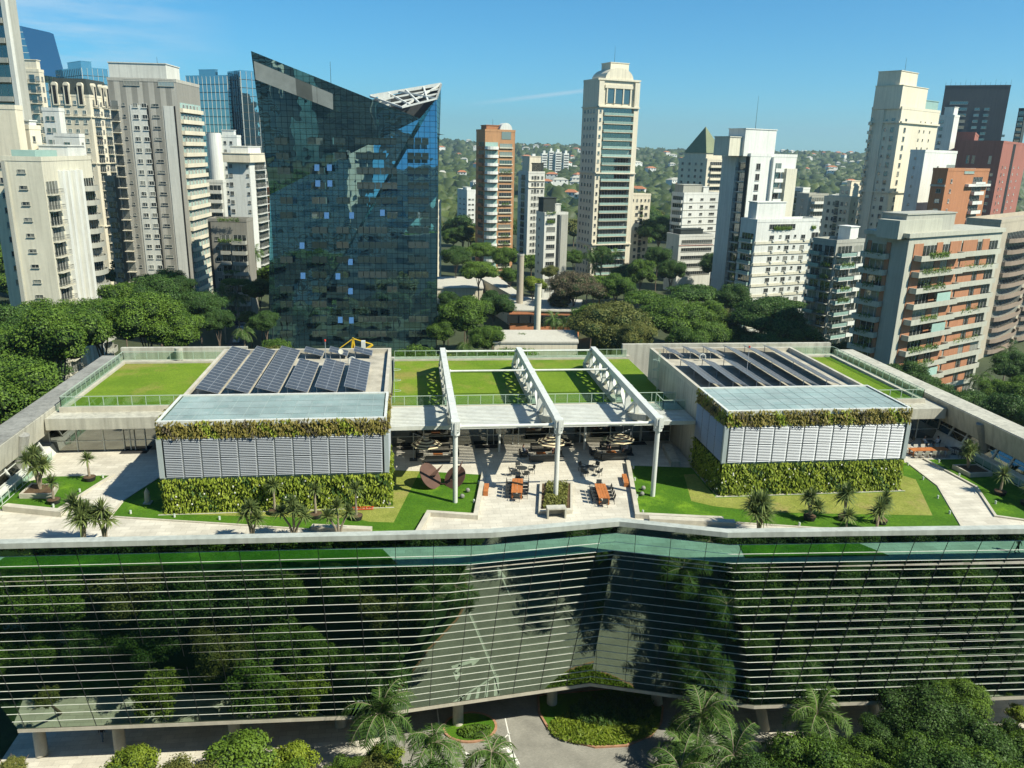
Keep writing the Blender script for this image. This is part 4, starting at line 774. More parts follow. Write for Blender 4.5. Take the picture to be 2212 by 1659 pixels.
b = MB(); b.box(-.85, .85, -.4, .4, .85, .97); b.build('table_top', 'concrete', r)
for s_ in (-1, 1): b = MB(); b.box(s_ * .78 - .07, s_ * .78 + .07, -.4, .4, .004, .849); b.build('leg', 'concrete', r)
b = MB(); b.box(-.7, .7, .3, .36, .1, .849); b.build('back_panel', 'concrete_dark', r)
b = MB(); b.hexa([(26.6, 73.9, .003), (27.5, 73.8, .003), (28.3, 79.0, .003), (27.3, 79.1, .003)], [(26.6, 73.9, .55), (27.5, 73.8, .55), (28.3, 79.0, .55), (27.3, 79.1, .55)]); tag(b.build('stone_block', 'concrete'), 'long grey stone block bench beside the right pavilion', 'bench')
b = MB(); b.cyl((-23.4, 68.7, .05), (-23.4, 68.7, 1.1), .26, .22, 14); b.cyl((-23.4, 68.7, 1.1), (-23.4, 68.7, 1.5), .22, .03, 14); b.box(-23.75, -23.05, 68.35, 69.05, .051, .15); tag(b.build('stone_post', 'concrete'), 'weathered round topped stone post in the shade of the left pavilion', 'post')
r = empty('ladder', (-4.4, 65.9, .06), label='red ladder lying on the lawn before the left green wall', cat='ladder')
for s_ in (-.22, .22): b = MB(); b.beam((-.9, s_, .12), (1.0, s_, .12), .05, .07); b.build('side_rail', 'red', r)
for k in range(7): b = MB(); b.beam((-.75 + k * .27, -.22, .12), (-.75 + k * .27, .22, .12), .035, .035); b.build('rung', 'red', r)
for (x, y), wh in (((4.6, 67.6), 'by the left truss column'), ((5.2, 68.9), 'further back by the left truss column'), ((21.5, 66.9), 'by the right truss column'), ((22.0, 68.2), 'further back by the right truss column')):
    b = MB()
    for k in range(5):
        t0 = -math.pi / 2 + k * math.pi / 5; t1 = t0 + math.pi / 5; b.cyl((x, y, .27 + .22 * math.sin(t0)), (x, y, .27 + .22 * math.sin(t1)), max(.01, .22 * math.cos(t0)), max(.01, .22 * math.cos(t1)), 14)
    tag(b.build('garden_sphere', 'concrete_dark'), 'dark stone ball on the lawn ' + wh, 'garden ball', 'dark garden balls')
# sofas, armchairs and coffee tables of the lounge
def sofa(name, x, y, w_, rz, label, cm='cushion', cat='sofa', group='lounge sofas and armchairs'):
    r = empty(name, (x, y, .003), rz, label=label, cat=cat, group=group); n = max(1, round(w_ / .75))
    b = MB(); b.box(-w_ / 2, w_ / 2, -.4, .4, .14, .22); b.box(-w_ / 2, w_ / 2, .36, .42, .221, .72); 
    for s_ in (-1, 1): b.box(s_ * (w_ / 2 - .04) - .04, s_ * (w_ / 2 - .04) + .04, -.4, .355, .5, .56); b.box(s_ * (w_ / 2 - .04) - .03, s_ * (w_ / 2 - .04) + .03, -.4, -.34, 0, .5)
    b.build('frame', 'darkmetal', r)
    for k in range(n):
        a = -w_ / 2 + .09 + (w_ - .18) * k / n; c = a + (w_ - .18) / n - .02
        b = MB(); b.box(a, c, -.38, .2, .225, .42); b.build('seat_cushion', cm, r); b = MB(); b.hexa([(a, .2, .43), (c, .2, .43), (c, .35, .43), (a, .35, .43)], [(a, .27, .82), (c, .27, .82), (c, .355, .82), (a, .355, .82)]); b.build('back_cushion', cm, r)
    for x_, y_ in ((-w_ / 2 + .08, .36), (w_ / 2 - .08, .36)): b = MB(); b.box(x_ - .03, x_ + .03, y_ - .03, y_ + .03, 0, .139); b.build('leg', 'darkmetal', r)
    return r
for (cx, cy, nm, far, cmn) in ((2.65, 78.1, 'left', 2.2, 'cushion'), (13.5, 77.6, 'middle', 2.3, 'cushion_l'), (21.1, 77.5, 'right', 2.2, 'cushion')):
    sofa('sofa', cx + .4, cy + 1.75, far, 0, 'dark sofa facing us on the far side of the %s lounge group' % nm)
    sofa('sofa', cx, cy - 1.2, 2.7, math.pi, '%s sofa with its back to us in the %s lounge group' % ('cream' if cmn == 'cushion_l' else 'dark slatted', nm), cmn)
    sofa('armchair', cx - 1.8, cy + .2, .85, math.pi / 2, 'dark armchair at the left of the %s lounge group' % nm, cat='armchair'); sofa('armchair', cx + 1.9, cy + .3, .85, -math.pi / 2, 'dark armchair at the right of the %s lounge group' % nm, cat='armchair')
    if nm == 'right': sofa('armchair', cx - 1.5, cy - .9, .8, math.pi * .8, 'extra armchair at the near left corner of the right lounge group', cat='armchair')
    r = empty('coffee_table', (cx + .1, cy + .1, .003), label='low timber coffee table in the middle of the %s lounge group' % nm, cat='table', group='coffee tables'); b = MB(); b.box(-.5, .5, -.35, .35, .3, .36); b.build('table_top', 'wood', r)
    for x_ in (-.45, .45):
        for y_ in (-.3, .3): b = MB(); b.box(x_ - .03, x_ + .03, y_ - .03, y_ + .03, 0, .299); b.build('leg', 'darkmetal', r)
# striped parasols
M['para'] = newmat('striped parasol cloth'); t = M['para'].node_tree; tcn = t.nodes.new('ShaderNodeTexCoord'); sp = t.nodes.new('ShaderNodeSeparateXYZ'); t.links.new(tcn.outputs['Object'], sp.inputs[0])
def _mth(op, a, bv):
    q = t.nodes.new('ShaderNodeMath'); q.operation = op
    for i, k in enumerate((a, bv)):
        if isinstance(k, (int, float)): q.inputs[i].default_value = k
        elif k is not None: t.links.new(k, q.inputs[i])
    return q.outputs[0]
st = _mth('GREATER_THAN', _mth('FRACT', _mth('MULTIPLY', _mth('ADD', sp.outputs['Z'], 10.0), 5.6), None), .5)
mxp = t.nodes.new('ShaderNodeMixRGB'); mxp.inputs[1].default_value = (.80, .70, .46, 1); mxp.inputs[2].default_value = (.11, .08, .06, 1); t.links.new(st, mxp.inputs[0])
d_ = t.nodes.new('ShaderNodeBsdfDiffuse'); t.links.new(mxp.outputs[0], d_.inputs[0]); tr_ = t.nodes.new('ShaderNodeBsdfTranslucent'); t.links.new(mxp.outputs[0], tr_.inputs[0])
ms_ = t.nodes.new('ShaderNodeMixShader'); ms_.inputs[0].default_value = .25; t.links.new(d_.outputs[0], ms_.inputs[1]); t.links.new(tr_.outputs[0], ms_.inputs[2]); oo = t.nodes.new('ShaderNodeOutputMaterial'); t.links.new(ms_.outputs[0], oo.inputs[0])
for (cx, cy, px_, py_, nm) in ((1.5, 75.8, .2, 77.6, 'left'), (14.3, 75.7, 15.6, 77.5, 'middle'), (21.6, 76.0, 23.2, 77.6, 'right')):
    r = empty('parasol', (px_, py_, .003), label='%s cream and brown striped parasol over the lounge group' % nm, cat='parasol', group='striped parasols over the lounge'); ox, oy = cx - px_, cy - py_
    b = MB(); n = 8
    rings = [(1.55, 2.35), (.95, 2.62), (.45, 2.82), (.03, 2.95)]
    vs = [(ox + rr * math.cos(2 * math.pi * k / n), oy + rr * math.sin(2 * math.pi * k / n), zz) for rr, zz in rings for k in range(n)] + [(ox + rr * math.cos(2 * math.pi * k / n), oy + rr * math.sin(2 * math.pi * k / n), zz - .02) for rr, zz in rings for k in range(n)]
    b.add(vs, [(j * n + k, j * n + (k + 1) % n, (j + 1) * n + (k + 1) % n, (j + 1) * n + k) for j in range(3) for k in range(n)] + [(32 + j * n + k, 32 + (j + 1) * n + k, 32 + (j + 1) * n + (k + 1) % n, 32 + j * n + (k + 1) % n) for j in range(3) for k in range(n)] + [(k, 32 + k, 32 + (k + 1) % n, (k + 1) % n) for k in range(n)])
    b.build('canopy', [M['para']], r)
    b = MB(); b.cyl((0, 0, 0), (0, 0, 2.9), .035, .035, 8); b.cyl((0, 0, 2.9), (ox, oy, 3.0), .03, .03, 8); b.build('pole', 'alu', r); b = MB(); b.box(-.4, .4, -.4, .4, 0, .07); b.build('base', 'darkmetal', r)
# ladders with hoops, roof masts, dish, cleaning davit
def cage(x, y, z0, z1, out, label):
    r = empty('cage_ladder', (x, y, z0), label=label, cat='ladder'); h = z1 - z0
    for s_ in (-.22, .22): b = MB(); b.beam((0, s_, 0), (0, s_, h + .9), .05, .05); b.build('side_rail', 'greenmetal', r)
    b = MB()
    for k in range(int(h / .3)): b.beam((0, -.22, .3 * (k + 1)), (0, .22, .3 * (k + 1)), .03, .03)
    b.build('rungs', 'greenmetal', r)
    for k in range(3):
        z = h * .35 + k * h * .3; b = MB(); pts = [(out * .7 * math.sin(a), -.35 * math.cos(a), z) for a in [math.pi * i / 8 for i in range(9)]]
        for p, q in zip(pts, pts[1:]): b.beam(p, q, .05, .04)
        b.build('hoop', 'greenmetal', r)
cage(-1.75, 83.5, RZ + .1, 8.3, 1, 'pale green caged ladder on the right side of the left pavilion'); cage(28.65, 86.5, RZ + .1, 8.3, -1, 'dark caged ladder on the left side of the right pavilion')
for (x, y, h, l) in ((-9.0, 84.7, 3.2, 'thin lightning mast among the solar panels on the left roof'), (36.3, 79.6, 3.4, 'thin lightning mast among the solar panels on the right roof')):
    r = empty('mast', (x, y, 7.79), label=l, cat='mast'); b = MB(); b.cyl((0, 0, 0), (0, 0, h), .04, .03, 8); b.build('pole', 'alu', r); b = MB(); b.cyl((0, 0, h), (0, 0, h + .18), .1, .1, 10); b.build('lamp', 'red', r)
r = empty('dish_antenna', (-7.8, 88.3, 7.79), label='small white dish antenna on the left pavilion roof', cat='antenna'); b = MB(); b.cyl((0, 0, 0), (0, 0, 1.1), .04, .04, 8); b.build('pole', 'alu', r); b = MB(); b.cyl((0, 0, 1.1), (.12, -.2, 1.2), .06, .3, 20); b.build('dish', 'concrete', r)
for x, l in ((-6.4, 'looped white vent pipe on the left pavilion roof'), (34.0, 'looped white vent pipe on the right pavilion roof')):
    b = MB(); pts = [(x + .35 * math.cos(a), 86.9, 8.3 + .35 * math.sin(a)) for a in [math.pi * i / 8 for i in range(9)]]; b.tube([(x + .35, 86.9, 7.79)] + pts + [(x - .35, 86.9, 7.9)], [.07] * 11, 8); tag(b.build('vent_pipe', 'white'), l, 'pipe')
p = aty((763, 742), 99); r = empty('cleaning_davit', (p.x, 99, RZ + .14), label='yellow window cleaning davit behind the left pavilion', cat='crane'); h = p.z - RZ
b = MB(); b.beam((-.5, 0, 0), (0, 0, h + .6), .16, .16); b.beam((.5, 0, 0), (0, 0, h + .6), .16, .16); b.beam((0, .6, 0), (0, 0, h + .6), .16, .16); b.build('mast', 'yellow', r); b = MB(); b.beam((0, 0, h + .5), (-1.9, 0, h - .9), .1, .1); b.beam((0, 0, h + .5), (2.3, .3, h - .3), .1, .1); b.build('jib', 'yellow', r)
b = MB(); b.box(1.0, 1.5, -.3, .3, 0, h + .2); b.build('counterweight', 'white', r); b = MB(); b.beam((.6, 0, h - 1.6), (2.4, 0, h - .3), .3, .25); b.build('arm', 'yellow', r)
# people
def person(loc, rz, pose, label, top, legs, s=1.0):
    sit = pose == 'sit'; hip = .50 if sit else .94
    J = {'pel': (0, 0, hip), 'ch': (0, .0 if not sit else .06, hip + .34), 'nk': (0, .03 if not sit else .08, hip + .56), 'hd': (0, .0, hip + .64), 'top': (0, 0, hip + .80)}
    V = [J['pel'], J['ch'], J['nk'], J['hd'], J['top']]; E_ = [(0, 1), (1, 2), (2, 3), (3, 4)]; Rr = [(.15, .11), (.16, .11), (.06, .06), (.085, .095), (.07, .08)]
    for sd in (-1, 1):
        o = len(V)
        if sit: V += [(sd * .1, -.05, hip), (sd * .12, -.45, hip + .03), (sd * .12, -.47, .1), (sd * .12, -.6, .04)]
        else: st_ = .17 * sd; V += [(sd * .09, 0, hip - .08), (sd * .1, -st_ * .6, .5), (sd * .1, -st_ + .05, .1), (sd * .1, -st_ - .12, .04)]
        E_ += [(0, o), (o, o + 1), (o + 1, o + 2), (o + 2, o + 3)]; Rr += [(.09, .09), (.065, .065), (.045, .045), (.04, .035)]
        o = len(V)
        if sit: V += [(sd * .19, .06, hip + .5), (sd * .25, -.05, hip + .24), (sd * .17, -.28, hip + .16), (sd * .15, -.36, hip + .14)]
        else: V += [(sd * .19, .02, hip + .5), (sd * .24, .03 + sd * .05, hip + .22), (sd * .22, -.03 + sd * .12, hip - .03), (sd * .21, -.05 + sd * .13, hip - .12)]
        E_ += [(1, o), (o, o + 1), (o + 1, o + 2), (o + 2, o + 3)]; Rr += [(.06, .06), (.045, .045), (.032, .032), (.03, .022)]
        w_ = V[-1]
        for k in range(5):
            V.append((w_[0] + (k - 2) * .017 * 1.0, w_[1] - (.075 if sit else .0) - (.01 if k else -.01), w_[2] - (.02 if sit else (.07 + .01 * (k % 3))))); E_.append((o + 3, len(V) - 1)); Rr.append((.008, .008))
    me = bpy.data.meshes.new('body'); me.from_pydata(V, E_, []); 
    for q in (top, legs, 'skin'): me.materials.append(M[q])
    o = bpy.data.objects.new('person', me); col.objects.link(o); md = o.modifiers.new('skin', 'SKIN'); md.use_smooth_shade = True
    sv = me.skin_vertices[0].data
    for k, r_ in enumerate(Rr): sv[k].radius = r_
    sv[0].use_root = True; su = o.modifiers.new('sub', 'SUBSURF'); su.levels = 1; su.render_levels = 1
    dg = bpy.context.evaluated_depsgraph_get(); me2 = bpy.data.meshes.new_from_object(o.evaluated_get(dg)); o.modifiers.clear(); o.data = me2
    if not me2.materials: 
        for q in (top, legs, 'skin'): me2.materials.append(M[q])
    for p_ in me2.polygons:
        c = p_.center; r_h = c.z > hip + .53; hand = c.z < hip + .17 and abs(c.x) > .12 and (c.y < -.22 if sit else (abs(c.x) > .175 and c.z < hip - .06))
        p_.material_index = 2 if (r_h or (hand and c.z > hip - .25)) else (1 if c.z < hip + .06 else 0); p_.use_smooth = True
    o.location = loc; o.rotation_euler = (0, 0, rz); o.scale = (s,) * 3; tag(o, label, 'person')
    b = MB(); c = (0, .015, hip + .76)
    for k in range(4): t0 = k * math.pi / 8; t1 = (k + 1) * math.pi / 8; b.cyl((0, .02, c[2] + .10 * math.sin(t0) + .01), (0, .02, c[2] + .10 * math.sin(t1) + .01), .095 * math.cos(t0) + .004, .095 * math.cos(t1) + .004, 12)
    b.box(-.08, .08, .04, .11, hip + .64, c[2] + .02); b.build('hair', 'hair', o)
    return o
person((-28.5, 65.1, GZ + .02), 2.9, 'walk', 'person in dark top and jeans walking under the glass building', 'cloth_d', 'cloth_b')
person((11.75, 77.85, 0), math.pi / 2 + .1, 'sit', 'person in pale blue clothes seated in the left armchair of the middle lounge group', 'cloth_b', 'cloth_b')
person((15.35, 77.95, 0), -math.pi / 2, 'sit', 'person seated in the right armchair beside the middle truss column', 'red_cloth', 'cloth_d')
person((21.2, 79.05, 0), 0, 'sit', 'person in dark clothes on the far sofa under the right parasol', 'cloth_d', 'cloth_d')
person((22.95, 77.85, 0), -math.pi / 2, 'sit', 'person in a white shirt seated under the right parasol', 'cloth_l', 'cloth_d')
pp = atz(zD(860, 700), .8); person((57.15, 77.4, 0), math.pi / 2, 'sit', 'person in a white shirt at the cafe table behind the long one', 'cloth_l', 'cloth_b')
person((58.7, 77.4, 0), -math.pi / 2, 'sit', 'person in a pale shirt and dark trousers facing the other at the cafe table', 'cloth_l', 'cloth_d')
pp = atz(z6(2180, 262), 0); person((pp.x, pp.y + .2, 0), 1.2, 'walk', 'person in dark clothes walking behind the glass screen at the far right', 'cloth_d', 'cloth_d')

# ------------------------------------------------------------------ city buildings
def colr(name, c, **k): 
    if name not in M: M[name] = mat(name, c, **k)
    return name
WM = dict(var=.12, scale=.08, fine=1.2, streak=.16)
colr('cream wall', (.68, .62, .47), **WM); colr('beige wall', (.62, .59, .46), **WM); colr('grey tile wall', (.46, .44, .37), tiles=(2.2, 1.6, (.42, .40, .34), (.27, .26, .22), .03), **WM)
colr('light grey wall', (.60, .60, .53), **WM); colr('white wall', (.66, .67, .61), **WM); colr('brick orange wall', (.46, .25, .12), **WM); colr('red brick wall', (.32, .125, .09), **WM); colr('brown brick wall', (.40, .18, .085), **WM)
colr('dark stone wall', (.25, .24, .20), **WM); colr('tan wall', (.42, .37, .28), **WM); colr('dark tower wall', (.09, .10, .10), **WM); colr('brick pier', (.40, .19, .10), **WM); colr('band wall', (.44, .44, .36), **WM); colr('concrete wall', (.38, .38, .32), **WM); colr('brown balcony', (.27, .21, .16), **WM); colr('green copper', (.20, .23, .13), **WM); colr('dark slate', (.035, .045, .04), **WM); colr('void', (.015, .017, .016)); colr('orange wall', (.55, .22, .10), **WM)
M['tower_glass'] = glassmat('blue tower glass', (.01, .02, .025), (.55, .72, .80), .55, wav=.02, wscale=.25)
M['white_frame'] = mat('white window frame', (.6, .6, .54), .6, .1)
MC_ = {}
def winmesh(w_, h, fr='frame', pane='window', sill=True):
    k = ('w', round(w_, 1), round(h, 1), fr, pane)
    if k not in MC_:
        b = MB(); t = .07
        b.box(-w_ / 2 + t, w_ / 2 - t, -.03, 0, -h / 2 + t, h / 2 - t, 0)
        for x0, x1, a, c in ((-w_ / 2, w_ / 2, h / 2 - t, h / 2), (-w_ / 2, w_ / 2, -h / 2, -h / 2 + t), (-w_ / 2, -w_ / 2 + t, -h / 2 + t, h / 2 - t), (w_ / 2 - t, w_ / 2, -h / 2 + t, h / 2 - t)): b.box(x0, x1, -.12, 0, a, c, 1)
        n = int(w_ / 1.1)
        for i in range(1, n + 1): x = -w_ / 2 + w_ * i / (n + 1); b.box(x - .03, x + .03, -.07, -.001, -h / 2 + t, h / 2 - t, 1)
        if sill: b.box(-w_ / 2 - .1, w_ / 2 + .1, -.22, 0, -h / 2 - .1, -h / 2 - .001, 1)
        MC_[k] = b.mesh('window', [pane, fr])
    return MC_[k]
def balmesh(w_, d, fh, style, wall, rnd=False, pane='window'):
    k = ('b', round(w_, 1), round(d, 1), round(fh, 1), style, wall, rnd, pane)
    if k not in MC_:
        b = MB(); hh = 1.0
        if rnd:
            pts = [(-w_ / 2, 0)] + [(-w_ / 2 * math.cos(a) , -d * math.sin(a) ** .7) for a in [math.pi * (i + .5) / 7 for i in range(7)]] + [(w_ / 2, 0)]
        else: pts = [(-w_ / 2, 0), (-w_ / 2, -d), (w_ / 2, -d), (w_ / 2, 0)]
        b.prism(pts, -.14, 0.04, 0)
        for p, q in zip(pts, pts[1:]):
            if style == 'solid': b.hexa([(p[0], p[1], .04), (q[0], q[1], .04), (q[0] * .96, q[1] + .1, .04), (p[0] * .96, p[1] + .1, .04)], [(p[0], p[1], hh), (q[0], q[1], hh), (q[0] * .96, q[1] + .1, hh), (p[0] * .96, p[1] + .1, hh)], 0)
            else:
                b.beam((*p, hh), (*q, hh), .06, .06, 2); b.beam((*p, .5), (*q, .5), .03, .03, 2)
                L_ = math.hypot(q[0] - p[0], q[1] - p[1]); m_ = max(1, int(L_ / .6))
                for i in range(m_ + 1): x = p[0] + (q[0] - p[0]) * i / m_; y = p[1] + (q[1] - p[1]) * i / m_; b.beam((x, y, .04), (x, y, hh), .03, .03, 2)
                if style == 'glass': b.beam((*p, .52), (*q, .52), .02, .8, 3)
        b.box(-w_ / 2 + .12, w_ / 2 - .12, -.05, -.001, .05, fh - .55, 1)
        n = max(1, int(w_ / 1.3))
        for i in range(n + 1): x = -w_ / 2 + .15 + (w_ - .3) * i / n; b.box(x - .035, x + .035, -.09, -.051, .05, fh - .55, 4)
        MC_[k] = b.mesh('balcony', [wall, pane, 'darkmetal', 'blind', 'white_frame'])
    return MC_[k]
def solve_w(P0, u, px):
    lo, hi = 0.0, 150.0; s = 1 if proj(P0 + u * 5)[0] > proj(P0)[0] else -1
    for _ in range(40):
        m = (lo + hi) / 2
        if (proj(P0 + u * m)[0] - px) * s < 0: lo = m
        else: hi = m
    return lo
FOOT = []
class Bld:
    def __init__(s, label, p, D, yaw, pxl, pxr, wall, fh=3.1, name='apartment_building', cat='building', base=GZ, wL=None, wR=None, group=None, top=.9):
        P = aty(p, D); a = R(yaw); s.uR = Vector((math.cos(a), math.sin(a), 0)); s.uL = Vector((-math.sin(a), math.cos(a), 0))
        s.wR = wR or max(3, min(60, solve_w(P, s.uR, pxr))); s.wL = wL or max(3, min(60, solve_w(P, s.uL, pxl)))
        s.H = P.z - base; s.fh = fh; s.wall = wall; s.top = top
        s.r = empty(name, (P.x, P.y, base), a, label, cat, group); s.wins = []; s.bals = []; s.sl = []
        b = MB(); b.box(0, s.wR, 0, s.wL, 0, s.H - .5); b.build('body', wall, s.r)
        b = MB(); t = .3
        b.box(-.08, s.wR + .08, -.08, t, s.H - .499, s.H + .4); b.box(-.08, s.wR + .08, s.wL - t, s.wL + .08, s.H - .499, s.H + .4); b.box(-.08, t, t + .001, s.wL - t - .001, s.H - .499, s.H + .4); b.box(s.wR - t, s.wR + .08, t + .001, s.wL - t - .001, s.H - .499, s.H + .4); b.build('parapet', wall, s.r)
        c = P + s.uR * s.wR / 2 + s.uL * s.wL / 2; FOOT.append((c.x, c.y, max(s.wR, s.wL) * .62 + 2))
        s.n = int((s.H - top) / fh)
    def loc(s, side, f, z, out=0):
        if side == 'B': return (s.wR * f, -out, z), 0
        return (-out, s.wL * (1 - f), z), -math.pi / 2
    def wd(s, side): return s.wR if side == 'B' else s.wL
    def floors(s, fl=None): return range(*(fl or (0, s.n)))
    def win(s, side, fs, w_, h=1.3, fl=None, fr='frame', pane='window', dz=0, out=0, skip=0):
        for k in s.floors(fl):
            for f in (fs if isinstance(fs, (list, tuple)) else [fs]):
                if skip and random.random() < skip: continue
                z = s.H - s.top - s.fh * (k + .5) + dz; s.wins.append((winmesh(w_, h, fr, pane), *s.loc(side, f, z, out)))
        return s
    def bal(s, side, f0, f1, d=1.2, style='solid', fl=None, wall=None, rnd=False, out=0, pane='window'):
        w_ = s.wd(side) * (f1 - f0)
        for k in s.floors(fl):
            z = s.H - s.top - s.fh * (k + 1) + .15; s.bals.append((balmesh(w_, d, s.fh, style, wall or s.wall, rnd, pane), *s.loc(side, (f0 + f1) / 2, z, out)))
        return s
    def strip(s, side, f0, f1, m, d=.25, z1=None, z0=0, name='pilaster'):
        b = MB(); w_ = s.wd(side) * (f1 - f0); z1 = s.H - .6 if z1 is None else z1; b.box(-w_ / 2, w_ / 2, -d, -.002, z0, z1); l, rz = s.loc(side, (f0 + f1) / 2, 0); b.build(name, m, s.r, l, rz); return s
    def ledge(s, side, m, d=.3, h=.35, fl=None, f0=0, f1=1, dz=0, name='ledge'):
        w_ = s.wd(side) * (f1 - f0)
        for k in s.floors(fl):
            b = MB(); b.box(-w_ / 2, w_ / 2, -d, -.003, -h / 2, h / 2); l, rz = s.loc(side, (f0 + f1) / 2, s.H - s.top - s.fh * (k + 1) + dz + .1); b.build(name, m, s.r, l, rz)
        return s
    def box(s, x0, x1, y0, y1, h, m=None, name='roof_box', z=0, lid=True):
        b = MB(); b.box(s.wR * x0, s.wR * x1, s.wL * y0, s.wL * y1, s.H - .48 + z, s.H + h); 
        if lid: b.box(s.wR * x0 - .2, s.wR * x1 + .2, s.wL * y0 - .2, s.wL * y1 + .2, s.H + h + .001, s.H + h + .25)
        b.build(name, m or s.wall, s.r); return s
    def mast(s, x, y, h, z=0):
        b = MB(); b.cyl((s.wR * x, s.wL * y, s.H + z), (s.wR * x, s.wL * y, s.H + z + h), .08, .03, 6); b.build('mast', 'darkmetal', s.r); return s
    def plants(s, side, f0, f1, fl, d=1.0, dens=60):
        for k in fl:
            w_ = s.wd(side) * (f1 - f0); n = int(w_ * dens * random.uniform(.5, 1)); sg = random.uniform(0, .5); X = (RNG.random(n) - .5) * w_ * random.uniform(.5, 1); P = np.stack([X, -d + RNG.normal(0, .18, n), .95 + np.abs(RNG.normal(0, .38, n)) - RNG.random(n) * .6], 1)
            v, f = leafquads(P, np.tile([0, -1, .6], (n, 1)), .34, .5, .8); l, rz = s.loc(side, (f0 + f1) / 2, s.H - s.top - s.fh * (k + 1) + .15); o = link('balcony_plants', npmesh('balcony_plants', v, f, ['leaf']), s.r, l, rz); o['kind'] = 'stuff'
        return s
    def done(s):
        for lst, nm in ((s.wins, 'window'), (s.bals, 'balcony')):
            for me, l, rz in lst[:100 if len(lst) <= 101 else 99]: link(nm, me, s.r, l, rz)
            rest = lst[99:] if len(lst) > 101 else []
            if rest:
                V = []; F_l = []; mi = []; mats = []
                for me, l, rz in rest:
                    o = len(V); Mx = Matrix.Translation(l) @ Matrix.Rotation(rz, 4, 'Z'); V += [tuple(Mx @ v.co) for v in me.vertices]
                    idx = []
                    for q in me.materials:
                        if q not in mats: mats.append(q)
                        idx.append(mats.index(q))
                    for p_ in me.polygons: F_l.append(tuple(i + o for i in p_.vertices)); mi.append(idx[p_.material_index])
                me2 = bpy.data.meshes.new(nm); me2.from_pydata(V, [], F_l)
                for q in mats: me2.materials.append(q)
                me2.polygons.foreach_set('material_index', mi); me2.update(); o = link(nm, me2, s.r); o['kind'] = 'stuff'
        return s
a = Bld('grey tower rising out of the frame at the left edge, with stacked dark balconies', (4, -90), 215, 80, -70, 16, 'concrete wall', 4.3); a.bal('A', .2, .84, 1.3, 'solid', wall='concrete wall').strip('A', .87, 1, 'light grey wall', 1.2).done()
a = Bld('plain cream stepped block at the left edge below the grey tower', (31, 231), 186, 86, -45, 40, 'cream wall'); a.win('A', [.35], .9, 1.2, (3, 12)).done()
a = Bld('lower cream step of the block behind the vented beige building', (62, 274), 190, 78, 38, 87, 'cream wall'); a.win('B', [.3], .9, 1.2, (0, 4)).win('A', [.2], .8, 1.2, (1, 4)).box(.2, .8, .1, .5, 1.2, 'white wall').done()
a = Bld('beige apartment block with blank vented end wall and curved balconies at the left', (88, 343), 175, 89, 2, 196, 'beige wall', 3.15)
a.win('A', .47, 1.5, .75, fr='concrete wall').strip('A', 0, .1, 'concrete wall', .5)
a.bal('B', .02, .24, 1.1, 'rail', (1, 22)).bal('B', .70, .99, 1.9, 'solid', (1, 22), rnd=True, wall='concrete wall').win('B', [.46, .60], 1.2, 1.4, (1, 22))
for f in (.27, .38, .52, .64): a.strip('B', f, f + .05, 'white wall', .9, a.H - 2.5)
a.box(.05, .45, .2, .8, 1.6, 'blind', 'roof_conservatory', lid=False).box(.6, .95, .1, .9, 2.4, 'white wall').done()
a = Bld('slim ornate cream tower with terraced top behind the cream block', (83, 152), 290, 84, 47, 94, 'cream wall'); a.bal('A', .35, .75, 1.0, 'rail').win('A', [.12, .9], 1.1, 1.4).win('B', [.5], 1.1, 1.4).ledge('A', 'cream wall', .4, .3, (0, 3)).box(.1, .8, .1, .8, 3, 'cream wall').done()
r = empty('glass_tower', (0, 0, GZ), label='distant dark blue glass tower with slanted edge at the far left', cat='tower'); b = MB()
q = [aty(p, 520) for p in ((36, 54), (46, 58), (75, 160), (75, 330), (36, 330))]; b.hexa([(p.x, 520, p.z - GZ) for p in q][::-1], [(p.x + 6, 548, p.z - GZ) for p in q][::-1]); b.box(q[4].x, q[3].x, 520.01, 548, 0, q[3].z - GZ); b.build('facade', 'tower_glass', r)
b = MB(); 
for k in range(14): z = q[0].z - GZ - 3.6 * (k + 1); t_ = min(1, (q[0].z - GZ - z) / (q[0].z - q[2].z)); b.box(q[0].x, q[1].x + (q[2].x - q[1].x) * t_, 519.8, 519.99, z - .15, z + .15)
b.build('floor_band', 'light grey wall', r)
def glassbox(label, p, D, yaw, pxl, pxr, gl='tower_glass', vs=2.4, fh=3.8, mul='light grey wall'):
    a = Bld(label, p, D, yaw, pxl, pxr, gl, fh, name='office_tower', cat='office tower')
    for side in 'AB':
        w_ = a.wd(side); n = min(45, int(w_ / vs)); b = MB()
        for i in range(n + 1): x = -w_ / 2 + w_ * i / n; b.box(x - .06, x + .06, -.18, -.003, 0, a.H)
        l, rz = a.loc(side, .5, 0); b.build('mullions', mul, a.r, l, rz)
        b = MB()
        for k in range(a.n): b.box(-w_ / 2, w_ / 2, -.05, -.002, a.H - fh * (k + 1) - .15, a.H - fh * (k + 1) + .15)
        b.build('spandrels', 'dark slate', a.r, l, rz)
    return a
glassbox('far blue glass slab behind the mansard roofed building', (176, 146), 480, 40, 120, 232).box(.1, .5, .1, .6, 3.5, 'tower_glass').done()
glassbox('far dark slab beside the slanted blue tower', (93, 180), 470, 60, 86, 104).done()
glassbox('pale blue ribbed glass tower, the left one of the pair', (490, 164), 430, 62, 401, 500).box(.3, .8, .3, .7, 3, 'tower_glass').done()
glassbox('pale blue ribbed glass tower, the right one of the pair', (519, 153), 425, 35, 492, 566).done()
